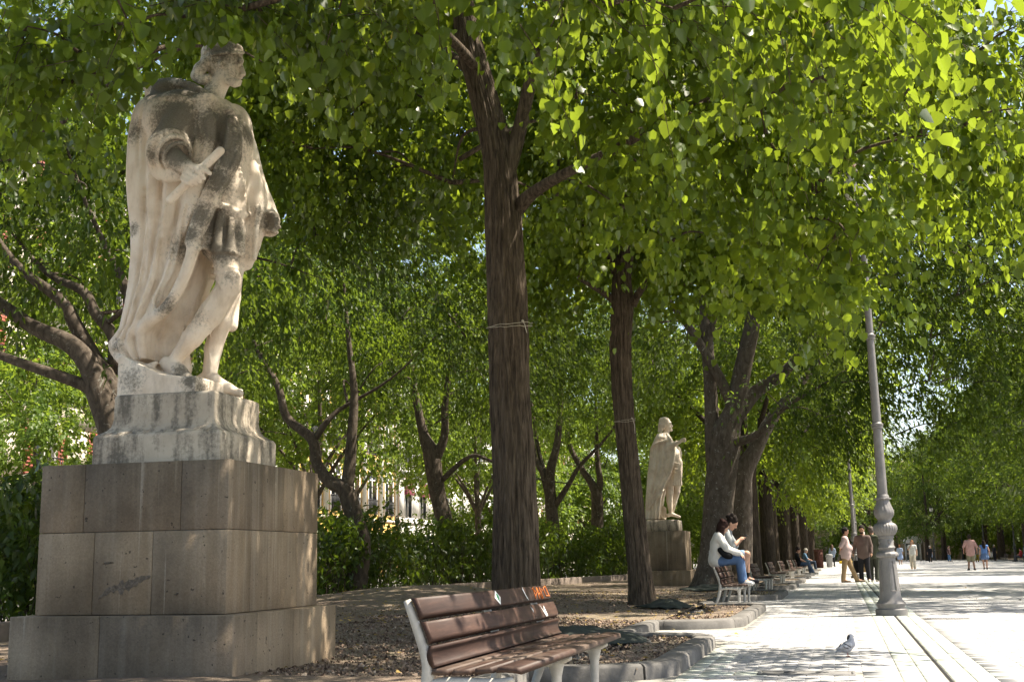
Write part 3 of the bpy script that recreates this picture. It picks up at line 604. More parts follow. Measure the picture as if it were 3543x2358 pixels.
lm = [[(*rel(1705, 1110, Y4, b4), .24), (*rel(1690, 1050, Y4, b4), .2), (*rel(1695, 950, Y4, b4), .17), (*rel(1720, 820, Y4, b4), .12), (*rel(1740, 650, Y4, b4), .07)]]
ca4, ra4 = clumps_ellipsoid(90, (1.8, 0, 9.6), (6, 5.5, 4.8), np.random.default_rng(25), 1.25, -.6, .5)
hack('second grey hackberry, forking low, right behind the multi forked one', b4, tr, lm, ca4, ra4, 46000, .165, 52, HG, cull=in_view_cull(.7, 5), ridge=.02)

# ---- shared crowns for the trees further off
def generic(name, label, base, seed, h, cr, size, n, leafm, bark, group, src=None, tr_r=.3, fork=3.0, lean=(0, 0), scale=1.0, rz=0.0, zlo=-.55, shape='oval', zc=None):
    if src is not None:
        root = copy_tree(src); root.location = tuple(base); root.rotation_euler = (0, 0, rz); root.scale = (scale,)*3
        return tag(root, label, 'tree', group)
    g = np.random.default_rng(seed); top = fork
    trunk = [(0, 0, -.1, tr_r*1.1), (lean[0]*.3, lean[1]*.3, fork*.5, tr_r), (lean[0], lean[1], fork, tr_r*.92), (lean[0]*1.3+g.normal(0, .2), lean[1]*1.3+g.normal(0, .2), fork+2, tr_r*.55), (lean[0]*1.5, lean[1]*1.5, h*.8, tr_r*.2)]
    limbs = []
    for q in range(5):
        a = q*1.26+g.uniform(0, .9); L = cr*g.uniform(.45, .75); z0 = fork*g.uniform(.85, 1.05)
        limbs.append([(lean[0]*z0/fork, lean[1]*z0/fork, z0, tr_r*.55), (lean[0]+math.cos(a)*L*.35, lean[1]+math.sin(a)*L*.35, z0+L*.55, tr_r*.4), (lean[0]+math.cos(a)*L, lean[1]+math.sin(a)*L, z0+L*1.25, tr_r*.15)])
    cl, rr = clumps_ellipsoid(62, (lean[0], lean[1], zc or (fork+h)*.56), (cr, cr, (h-fork)*.52), g, cr*.24, zlo, .45)
    return tree(name, label, base, trunk, limbs, cl, rr, n, size, shape, leafm, bark, seed, group, 22, .85, .55, .65)
# left row onwards
RG = 'trees of the left row towards the far end'
gl = generic('linden_tree', 'dark straight trunk, first past the pair of grey hackberries', A(-3.59, 52, .07), 61, 15.5, 5.6, .19, 33000, 'linden', 'bark_dark', RG, tr_r=.33, fork=4.2, zlo=-.95, zc=9.2)
names = ['dark straight trunk in the left row beyond the benches, second past the hackberries', 'third dark trunk of the row past the hackberries', 'fourth dark trunk of the row past the hackberries', 'fifth dark trunk of the row past the hackberries', 'sixth trunk of the row past the hackberries, greyer', 'seventh trunk of the row past the hackberries', 'eighth trunk of the row past the hackberries', 'ninth trunk of the row past the hackberries', 'last small trunk of the row before the cream building']
for q, (v, lab) in enumerate(zip((61.5, 70.6, 79.5, 88, 97, 107, 118, 130, 150), names)):
    generic('linden_tree', lab, A(-3.5-.25*(q % 2), v, .07), 0, 0, 0, 0, 0, '', '', RG, gl, scale=(1.02, 1.0, 1.08, 1.1, 1.15, 1.2, 1.25, 1.3, 1.3)[q], rz=1.3*q+.5)
# right row
RR = 'trees of the right row across the avenue'
gr_ = generic('hackberry_tree', 'right row tree with its trunk outside the picture', A(19.5, 62, .06), 62, 16, 6.2, .19, 35000, 'hack', 'bark_dark', RR, tr_r=.3, fork=3.2, zlo=-.97, zc=9.0)
off = [('right row tree whose crown hangs in from outside the right edge, nearest', 8.6, 27.5, .95), ('right row tree whose crown hangs in from outside the right edge, second', 9.6, 36, 1.0), ('right row tree whose crown hangs in from outside the right edge, farthest', 11.5, 60, 1.05)]
for lab, uu, v, s_ in off: generic('hackberry_tree', lab, A(uu, v, 0), 0, 0, 0, 0, 0, '', '', RR, gr_, scale=s_, rz=v*1.1)
for lab, uu, v, s_ in (('tree standing near the avenue middle far off, left one', 4.5, 188, 1.1), ('tree standing by the domed kiosk', 10.6, 166, 1.0), ('tree standing near the avenue middle far off, right one', 13.5, 178, 1.15)): generic('hackberry_tree', lab, A(uu, v, 0), 0, 0, 0, 0, 0, '', '', RR, gr_, scale=s_, rz=v*.7)
k = 0
for v in (76, 90, 103, 117, 131, 146, 162, 180, 200, 222):
    for row, uu in enumerate((19.4, 27.5)):
        if row == 1 and v < 100: continue
        k += 1
        generic('hackberry_tree', ['front', 'back'][row]+' row tree on the right of the avenue, '+{76: 'nearest', 90: 'second nearest', 103: 'third', 117: 'fourth', 131: 'fifth', 146: 'sixth', 162: 'seventh', 180: 'eighth', 200: 'ninth', 222: 'last'}[v]+' from the camera', A(uu-(4.5 if v < 80 else 2.5 if v < 100 else 0)*(row == 0)+.4*math.sin(v), v, .06), 0, 0, 0, 0, 0, '', '', RR, gr_ if row == 0 else gl, scale=(1.05, 1.2, 1.1, 1.25)[k % 4]*(1.12 if v > 140 else 1), rz=2.1*k)

# ---- trees behind the hedge on the left
BG = 'grey trees standing behind the hedge'
def bgtree(label, base, tp, limbs, seed, cr, h, n, leafm='hack', size=.145, zc=7.5, rz=3.6):
    Y = base[1]; g = np.random.default_rng(seed)
    ext = lambda l: l+[(*(np.array(l[-1][:3])+(np.array(l[-1][:3])-np.array(l[-2][:3]))*1.3+np.array([0, 0, .5])), l[-1][3]*.25)]
    tr = [(0, 0, -.2, tp[0][2]*1.15)] + [(*rel(px, py, Y, base), r) for px, py, r in tp]
    lm = [[(*rel(px, py, Y+dy, base), r) for px, py, dy, r in l] for l in limbs]
    tr = ext(tr); lm = [ext(l) for l in lm]
    cl, rr = clumps_ellipsoid(80, (0, 0, zc), (cr, cr, rz), g, 1.05, -.7, .45)
    return tree('grey_barked_tree', label, base, tr, lm, cl, rr, n, size, 'narrow', leafm, 'bark_grey', seed, BG, 22, .8, .55, .68, ridge=.02, cull=in_view_cull(.6, seed))
bgtree('many stemmed tree spreading left behind the tall statue', np.array([-10.6, 17.2, .07]), [(262, 1060, .24), (258, 990, .22), (228, 906, .2), (205, 841, .17), (160, 790, .15), (77, 752, .12), (0, 698, .1), (-150, 600, .07)],
       [[(262, 1000, .2, .16), (261, 894, .2, .14), (220, 829, .3, .13), (172, 746, .3, .12), (137, 686, .2, .1), (71, 639, 0, .08), (0, 561, 0, .06)], [(225, 905, 0, .12), (190, 884, -.1, .1), (119, 858, -.2, .09), (0, 817, -.4, .07), (-120, 760, -.4, .05)],
        [(262, 860, .4, .12), (261, 775, .4, .1), (220, 722, .4, .09), (190, 668, .4, .08), (107, 627, .6, .05)], [(300, 700, 1, .1), (280, 640, 1, .08), (240, 560, 1.2, .05), (180, 420, 1, .03)]], 71, 4.6, 11, 44000, size=.145, zc=7.0)
bgtree('tree forking in two right above the hedge beside the pedestal', np.array([-10.9, 28.5, .07]), [(830, 1260, .25), (818, 1197, .22), (805, 1155, .22), (793, 1123, .2), (760, 1108, .16), (730, 1067, .14), (718, 1010, .13), (660, 960, .11), (640, 890, .09), (590, 800, .06)],
       [[(797, 1130, 0, .17), (806, 1061, .1, .15), (810, 996, .1, .13), (815, 900, .2, .1), (800, 760, .3, .06)], [(720, 1015, 0, .09), (760, 960, .2, .07), (800, 930, .4, .05), (900, 870, .4, .03)]], 72, 4.8, 11, 46000, zc=7.8)
bgtree('tree with a thick twisted fork left of the big linden trunk', np.array([-11.3, 39, .07]), [(1032, 1280, .3), (1026, 1216, .28), (1006, 1132, .27), (992, 1044, .28), (975, 1000, .17), (960, 930, .13), (940, 800, .08)],
       [[(998, 1060, 0, .2), (1022, 1005, 0, .14), (1024, 931, 0, .12), (1040, 800, 0, .08)], [(1010, 1110, 0, .1), (1080, 1050, -.4, .07), (1130, 1060, -.6, .05), (1230, 1100, -1, .03)]], 73, 5.0, 11, 44000, zc=7.8)
bgtree('slim tree branching like a fan right of the big linden trunk', np.array([-9.9, 48, .07]), [(1274, 1290, .28), (1273, 1213, .25), (1268, 1158, .24), (1266, 1087, .19), (1283, 1013, .14), (1290, 900, .1), (1300, 700, .06)],
       [[(1266, 1160, 0, .16), (1250, 1093, 0, .13), (1231, 1050, .2, .1), (1215, 950, .3, .07)], [(1275, 1165, 0, .14), (1309, 1113, -.2, .1), (1335, 1070, -.4, .08), (1400, 1000, -.8, .05)], [(1268, 1130, 0, .12), (1240, 1040, .4, .08), (1225, 940, .6, .06)]], 74, 5.0, 11, 42000, 'fresh', .14, zc=8.3)
bgtree('pale trunked tree with a fork, next to the dark leaning linden', np.array([-9.3, 55.5, .07]), [(1378, 1300, .3), (1375, 1223, .28), (1373, 1142, .27), (1360, 1110, .17), (1340, 1080, .14), (1310, 1020, .11), (1290, 900, .06)],
       [[(1374, 1130, 0, .2), (1381, 1105, 0, .15), (1374, 1050, 0, .12), (1370, 900, 0, .07)]], 75, 5.0, 11, 44000, 'fresh', .14, zc=8.3)
YG = 'light green trees along the street'
gf = generic('young_tree', 'high crowned light green tree by the street, farthest left', np.array([-19.5, 33, 0]), 76, 15, 5.2, .18, 31000, 'fresh', 'bark_grey', YG, tr_r=.17, fork=3.8, zlo=-.85, zc=9.6)
gf2 = generic('young_tree', 'low bushy light green tree by the street, first of the bushy ones', np.array([-17.5, 70, 0]), 77, 12, 5.0, .19, 30000, 'fresh', 'bark_grey', YG, tr_r=.16, fork=2.4, zlo=-.95, zc=6.0)
for x, y, s_, src, lab in ((-17.5, 25, .55, gf2, 'small bushy tree at the left edge before the cream house'), (-18, 43, .95, gf, 'high crowned light green tree by the street, second from left'), (-20.5, 53, 1.0, gf, 'high crowned light green tree by the street, third from left'), (-17, 63, 1.0, gf, 'high crowned light green tree by the street, fourth from left'),
                           (-14, 77, 1.0, gf2, 'low bushy light green tree by the street, second of the bushy ones'), (-11.5, 84, 1.05, gf2, 'low bushy tree behind the distant statue, left one'), (-9.5, 93, 1.1, gf2, 'low bushy tree behind the distant statue, right one'), (-9, 106, 1.15, gf2, 'low bushy tree behind the left row of dark trunks'), (-8, 122, 1.25, gf2, 'last low bushy tree at the far left end')):
    generic('young_tree', lab, (x, y, 0), 0, 0, 0, 0, 0, '', '', YG, src, scale=s_, rz=y*1.3)

for q, (uu, v) in enumerate(((17, 189), (22, 186), (27, 190), (33, 187), (39, 190), (23, 205), (-6, 186), (1.2, 191))):
    generic('young_tree', 'bushy tree before the far building, '+['first right of the avenue', 'second right of the avenue', 'third right of the avenue', 'fourth right of the avenue', 'rightmost', 'hindmost', 'leftmost', 'left of the avenue middle'][q], A(uu, v, 0), 0, 0, 0, 0, 0, '', '', 'bushy trees before the far building', gf2, scale=.9+.1*(q % 3), rz=q*1.7)
# ---- hedge behind the low kerb
g = np.random.default_rng(81)
hr = tag(empty('hedge', (hk_x(30)-1, 30, 0)), 'long dark leafy hedge behind the low brown kerb', 'hedge'); hb = np.array(hr.location)
n = 5200; y = 9+(g.uniform(0, 1, n)**1.35)*62; w = g.uniform(-1.75, -.25, n); top = 2.0+.22*np.sin(y*.9)+.15*np.sin(y*2.3+1)
cen = np.stack([hk_x(y)+w, y, .15+(g.uniform(0, 1, n)**.75)*(top-.15)], -1)-hb
pos, R, s, rnd = spray_leaves(cen, np.full(n, .3), 84000, g, .15, .5, .4, 12, .34, axis=(20, 0))
wp = pos+hb; kk = seen(wp, 1.1); tag(obj('foliage', leaf_mesh('foliage', pos[kk], R[kk], s[kk], rnd[kk], LEAFN*np.array([1.15, 1, 1]), LEAF4_F, M['hedge']), None, hr), kind='stuff')
st = MB()
for q in range(420):
    yy = 9+(g.uniform()**1.3)*60; x0 = hk_x(yy)+g.uniform(-1.5, -.35); p0 = np.array([x0, yy, 0])-hb; p1 = p0+np.array([g.normal(0, .18), g.normal(0, .18), g.uniform(.9, 1.7)])
    limb_to(st, p0, p1, g.uniform(.008, .018), .004, g, .05, 5, 6)
tag(st.build('stems', M['bark_dark'], hr, True), kind='stuff')

# ---- fallen leaves on soil and paving
p = np.concatenate([scatter(1500, (-9, 0, 9, 34), 7), np.stack([g.uniform(-2, 6, 60), g.uniform(9, 40, 60), np.full(60, .004)], -1)])
n = len(p); a = g.uniform(0, 6.28, n); t = np.stack([np.cos(a), np.sin(a), g.normal(0, .12, n)], -1); nn = np.array([0, 0, 1.])+g.normal(0, .22, (n, 3)); nn -= t*np.sum(nn*t, 1)[:, None]; nn /= np.linalg.norm(nn, axis=1)[:, None]
tag(obj('fallen_leaves', leaf_mesh('fallen_leaves', p+np.array([0, 0, .016]), np.stack([np.cross(t, nn), t, nn], -1), g.uniform(.02, .05, n), g.uniform(0, 1, n), LEAF8, LEAF8_F, M['dry'])), 'scattered dry yellow leaves on soil and paving', 'leaves', kind='stuff')

# ================================================================ BUILDINGS
M['stucco_cream'] = m_simple('cream_stucco', (.62, .55, .46), .9, .08, 1.5); M['stucco_yellow'] = m_simple('yellow_stucco', (.62, .40, .13), .9, .08, 1.5)
M['stucco_white'] = m_simple('white_stucco', (.66, .63, .58), .9, .06, 1.5); M['stone_beige'] = m_simple('beige_ashlar', (.50, .39, .27), .9, .12, 1.2); M['stone_pink'] = m_simple('pinkish_stone', (.42, .31, .24), .9, .1, 1.5)
M['trim'] = m_simple('white_window_surround', (.72, .69, .64), .8, .05, 4); M['shutter'] = m_simple('red_brown_shutter', (.30, .085, .06), .6, .15, 10); M['shutter_green'] = m_simple('grey_shutter', (.25, .25, .24), .6, .1, 10)
M['rail'] = m_simple('black_railing', (.03, .03, .032), .5, .1); M['door_brown'] = m_simple('dark_door_wood', (.06, .04, .03), .6, .2, 6); M['awning'] = m_simple('maroon_awning', (.13, .02, .035), .7, .1)
def m_glass():
    m, nt, b = new_mat('window_glass', (.03, .035, .04), .06, .6); return m
M['glass'] = m_glass(); M['roof'] = m_simple('roof_tile', (.33, .13, .07), .9, .2, 5); M['letter'] = m_simple('white_letter_paint', (.8, .78, .75), .6, .03)
_cache = {}
def shared(key, fn):
    if key not in _cache: _cache[key] = fn()
    return _cache[key]
def arch_panel(w, h, d, n=10):
    """solid arched panel in local coords: y across (-w/2..w/2), z 0..h, x 0..d"""
    r = w/2; pts = [(-w/2, 0), (w/2, 0)] + [(r*math.cos(t), h-r+r*math.sin(t)) for t in np.linspace(0, math.pi, n)]
    k = len(pts); V = [(0, a, b) for a, b in pts] + [(d, a, b) for a, b in pts]
    q = [[i, (i+1) % k, k+(i+1) % k, k+i] for i in range(k)]
    return np.array(V), [np.array(q), np.array([list(range(k))[::-1]]), np.array([list(range(k, 2*k))])]
def arch_frame(w, h, t, d, n=12):
    r = w/2; inn = [(-w/2, 0)]+[(-r*math.cos(a), h-r+r*math.sin(a)) for a in np.linspace(0, math.pi, n)]+[(w/2, 0)]
    out = [(-w/2-t, 0)]+[(-(r+t)*math.cos(a), h-r+(r+t)*math.sin(a)) for a in np.linspace(0, math.pi, n)]+[(w/2+t, 0)]
    k = len(inn); V = [(x, a, b) for x in (0, d) for a, b in inn]+[(x, a, b) for x in (0, d) for a, b in out]; V = np.array(V); q = []
    for i in range(k-1): q += [[k+i, k+i+1, 3*k+i+1, 3*k+i], [i, k+i, k+i+1, i+1], [2*k+i, 2*k+i+1, 3*k+i+1, 3*k+i]]
    return V, np.array(q)
def rail_mesh(w, h=1.0):
    mb = MB(); mb.box((.02, -w/2, h-.05), (.07, w/2, h)); mb.box((.02, -w/2, .04), (.06, w/2, .08))
    for y in np.linspace(-w/2, w/2, max(4, int(w/.13))): mb.box((.03, y-.012, .08), (.055, y+.012, h-.05))
    return mb.mesh('railing')
def window(parent, x, y, z, kind, w=1.2, h=2.2, shut='shutter'):
    root = empty('window'); root.parent = parent; root.location = (x, y, z)
    if kind == 'arch':
        obj('frame', shared(('af', w, h), lambda: MB().add(*arch_frame(w, h, .2, .12)).mesh('frame')), M['trim'], root)
        obj('pane', shared(('ap', w, h), lambda: MB().add(*arch_panel(w*.98, h*.99, .03)).mesh('pane')), M['glass'], root)
        def mull():
            mb = MB(); mb.box((.03, -.035, 0), (.07, .035, h-.02)); mb.box((.03, -w/2, h-w/2-.04), (.07, -.036, h-w/2+.04)); mb.box((.03, .036, h-w/2-.04), (.07, w/2, h-w/2+.04)); return mb.mesh('mullion')
        obj('mullion', shared(('am', w, h), mull), M['trim'], root); obj('railing', shared(('rl', w+.3), lambda: rail_mesh(w+.3)), M['rail'], root).location.x = .1
        return root
    def fr():
        mb = MB(); mb.box((0, -w/2-.14, -.02), (.1, -w/2, h)); mb.box((0, w/2, -.02), (.1, w/2+.14, h)); mb.box((0, -w/2-.18, h), (.14, w/2+.18, h+.16)); return mb.mesh('frame')
    obj('frame', shared(('f', w, h), fr), M['trim'], root)
    obj('pane', shared(('p', w, h), lambda: MB().box((.0, -w/2+.001, 0), (.03, w/2-.001, h-.001)).mesh('pane')), M['glass'], root)
    obj('mullion', shared(('m', w, h), lambda: MB().box((.03, -.03, 0), (.06, .03, h)).box((.03, -w/2, h*.7), (.055, -.031, h*.7+.05)).box((.03, .031, h*.7), (.055, w/2, h*.7+.05)).mesh('mullion')), M['trim'], root)
    if shut:
        def sh():
            mb = MB(); ws = w*.5; mb.box((.02, 0, 0), (.05, .06, h)); mb.box((.02, ws-.06, 0), (.05, ws, h))
            for q in range(int(h/.14)): V, F = box_vf((.02, .06, 0), (.055, ws-.06, .1)); V[:, 2] += q*.14-.4*(V[:, 0]-.03); mb.add(V, F)
            mb.box((.015, .06, 0), (.022, ws-.06, h)); return mb.mesh('shutter')
        a = obj('shutter', shared(('s', w, h, shut), sh), M[shut], root); a.location = (.1, w/2+.15, 0)
        b = obj('shutter', shared(('s', w, h, shut), sh), M[shut], root); b.location = (.1, -w/2-.15-w*.5, 0)
    def bal():
        mb = MB(); mb.box((0, -w*.9, -.2), (.75, w*.9, -.05), .03); mb.box((0, -w*.7, -.4), (.4, -w*.6, -.2)); mb.box((0, w*.6, -.4), (.4, w*.7, -.2)); return mb.mesh('balcony')
    if kind == 'balcony':
        obj('balcony', shared(('b', w), bal), M['trim'], root)
        rl = obj('railing', shared(('rl', w*1.75), lambda: rail_mesh(w*1.75)), M['rail'], root); rl.location = (.66, 0, -.05)
    return root
def building(label, y0, y1, x, H, wall, floors, bays, kind, shut, w=1.2, h=2.2, deep=9, base_h=3.6, base_m='stucco_white'):
    root = tag(empty('building', (x, (y0+y1)/2, -.06)), label, 'building', 'houses along the street on the left'); L = (y1-y0)/2
    MB().box((-deep, -L, 0), (-.25, L, H)).build('wall', M[wall], root)
    fz = [base_h+.55+q*(H-base_h-.6)/floors for q in range(floors)]
    # facade skin in strips so that the windows sit in real recesses
    by = np.linspace(-L, L, bays+1); hw = w/2
    sk = MB(); sk.box((-.249, -L, 0), (.06, L, base_h-.001)); 
    for q, z in enumerate(fz):
        zt = fz[q+1] if q+1 < floors else H
        sk.box((-.249, -L, z+h+.001), (0, L, zt-.001))
        for k in range(bays+1):
            a = by[k]-(by[1]-by[0])/2+hw if k > 0 else -L; b = by[k]+(by[1]-by[0])/2-hw if k < bays else L
            sk.box((-.249, a, z), (-.0, b, z+h))
    sk.box((-.249, -L, base_h), (0, L, fz[0]-.001)); sk.build('facade', M[wall], root)
    bd = MB()
    for z in fz: bd.box((0.0, -L, z-.42), (.12, L, z-.28))
    bd.box((0, -L, H-.5), (.45, L, H+.05)); bd.build('cornice', M['trim'], root)
    MB().add(np.array([(.5, -L, H+.051), (.5, L, H+.051), (-deep/2, L, H+2.3), (-deep/2, -L, H+2.3), (-deep, L, H+.051), (-deep, -L, H+.051)]), [np.array([[0, 1, 2, 3], [3, 2, 4, 5]]), np.array([[0, 3, 5], [1, 4, 2]])]).build('roof', M['roof'], root)
    for q, z in enumerate(fz):
        for k in range(bays):
            window(root, -.06, (by[k]+by[k+1])/2, z, kind, w, h, shut)
    for k in range(bays):   # street-level openings
        yy = (by[k]+by[k+1])/2; d = empty('doorway'); d.parent = root; d.location = (.061, yy, 0)
        obj('frame', shared(('df',), lambda: MB().box((0, -.95, 0), (.1, -.8, 2.8)).box((0, .8, 0), (.1, .95, 2.8)).box((0, -1, 2.8), (.14, 1, 3.0)).mesh('frame')), M['trim'], d)
        obj('door_leaf', shared(('dl',), lambda: MB().box((0, -.799, 0), (.04, -.01, 2.799)).box((0, .01, 0), (.04, .799, 2.799)).mesh('door_leaf')), M['glass' if k % 2 else 'door_brown'], d)
    return root
building('cream house with red brown shutters and balconies, left of the statue', 22, 47, -28, 19, 'stucco_cream', 4, 6, 'balcony', 'shutter')
building('pale pink house with shutters between the cream and yellow ones', 47.3, 61.8, -28, 17, 'stucco_white', 4, 4, 'balcony', 'shutter')
yb = building('yellow house with tall white arched windows behind the hedge', 62.1, 81.8, -28, 16, 'stucco_yellow', 3, 6, 'arch', None, 1.5, 3.0)
pl = MB()
for k in range(7): pl.box((.001, -9.85+k*3.26-.28, 3.7), (.16, -9.85+k*3.26+.28, 15.4))
pl.build('pilasters', M['trim'], yb); MB().tube([(.2, 9.7, 0), (.2, 9.7, 16)], .07, 8).build('downpipe', M['stone_pink'], yb)
wb = building('white house with maroon awnings right of the yellow one', 82.1, 110, -27.8, 15, 'stucco_white', 3, 8, 'plain', None, 1.5, 2.6)
def text_mesh(s, size, m, parent, loc, rot, ext=.004, align='CENTER'):
    c = bpy.data.curves.new('t', 'FONT'); c.body = s; c.size = size; c.extrude = ext; c.align_x = align; c.resolution_u = 2
    o = bpy.data.objects.new('t', c); dg = bpy.context.evaluated_depsgraph_get(); COL.objects.link(o); dg.update(); me = bpy.data.meshes.new_from_object(o.evaluated_get(dg)); bpy.data.objects.remove(o)
    q = obj('lettering', me, m, parent); q.location = loc; q.rotation_euler = rot; return q
for k in range(2):
    yy = -12.2+k*3.49; aw = MB().add(np.array([(.02, yy-.9, 7.0), (.02, yy+.9, 7.0), (.3, yy+.9, 5.75), (.3, yy-.9, 5.75), (.02, yy-.9, 5.75), (.02, yy+.9, 5.75)]), [np.array([[0, 3, 2, 1]]), np.array([[0, 4, 3], [1, 2, 5]])]).build('awning', M['awning'], wb)
    rot = (math.radians(77), 0, math.pi/2)
    if k == 0: text_mesh('LABORAL', .3, M['letter'], aw, (.215, yy-.15, 6.25), rot, .01); text_mesh('kutxa', .2, M['letter'], aw, (.27, yy+.25, 5.98), rot, .01)
    else:
        for y0, y1, z in ((-.75, -.1, 6.3), (-.75, .6, 6.02)): MB().box((.3-(z-5.75)*.224+.004, yy+y0, z), (.3-(z-5.75)*.224+.012, yy+y1, z+.13)).build('lettering_line', M['letter'], aw)
building('plain white house farthest along the left street', 110.4, 170, -27.6, 15, 'stucco_cream', 3, 14, 'plain', 'shutter')

# far end: beige building with a row of dark arches
fb = tag(empty('arcaded_building', (16, 196, -.06)), 'long beige stone building with dark arched doorways closing the avenue', 'building')
MB().box((-40, .3, 0), (60, 14, 15)).build('wall', M['stone_beige'], fb)
AX = [-18+3.6*k for k in range(20)]; sk = MB(); zt = 4.2
sk.box((-40, 0, zt+.001), (60, .299, 15)); e = [-40]+[v for a in AX for v in (a-.95, a+.95)]+[60]
for a, b in zip(e[::2], e[1::2]): sk.box((a, 0, 0), (b, .299, zt))
sk.build('facade', M['stone_beige'], fb); MB().box((-40, -.14, 5.0), (60, -.001, 5.25)).box((-40, -.4, 14.4), (60, -.001, 15.05)).build('cornice', M['stone_beige'], fb)
afm = MB().add(*arch_frame(1.72, 3.7, .32, .1)).mesh('arch_surround'); apm = MB().add(*arch_panel(1.7, 3.68, .04)).mesh('door_leaf')
for k, a in enumerate(AX):
    d = empty('arch_doorway'); d.parent = fb; d.location = (a, .16, 0); d.rotation_euler.z = -math.pi/2
    obj('arch_surround', afm, M['stone_pink'], d).location.x = .17
    obj('door_leaf', apm, M['door_brown' if k % 3 else 'stone_pink'], d).location.x = -.05
    w_ = empty('window'); w_.parent = fb; w_.location = (a, -.02, 7.2); w_.rotation_euler.z = -math.pi/2
    obj('frame', shared(('f', 1.2, 2.2), None), M['trim'], w_); obj('pane', shared(('p', 1.2, 2.2), None), M['glass'], w_)
rb = tag(empty('colonnade_building', (50, 190, -.06)), 'pale building with tall pilasters behind the right row of trees', 'building')
MB().box((0, -80, 0), (12, 90, 14)).build('wall', M['stucco_cream'], rb)
for k in range(38):
    y = -78+k*4.4; MB().box((-.35, y-.35, 0), (-.001, y+.35, 9), .04).build('pilaster', M['stucco_white'], rb)
    MB().box((-.06, y+1.3, .6), (-.001, y+3.0, 4.4)).build('window', M['glass'], rb)
MB().box((-.6, -80, 9.001), (-.001, 90, 10)).build('cornice', M['stucco_white'], rb)

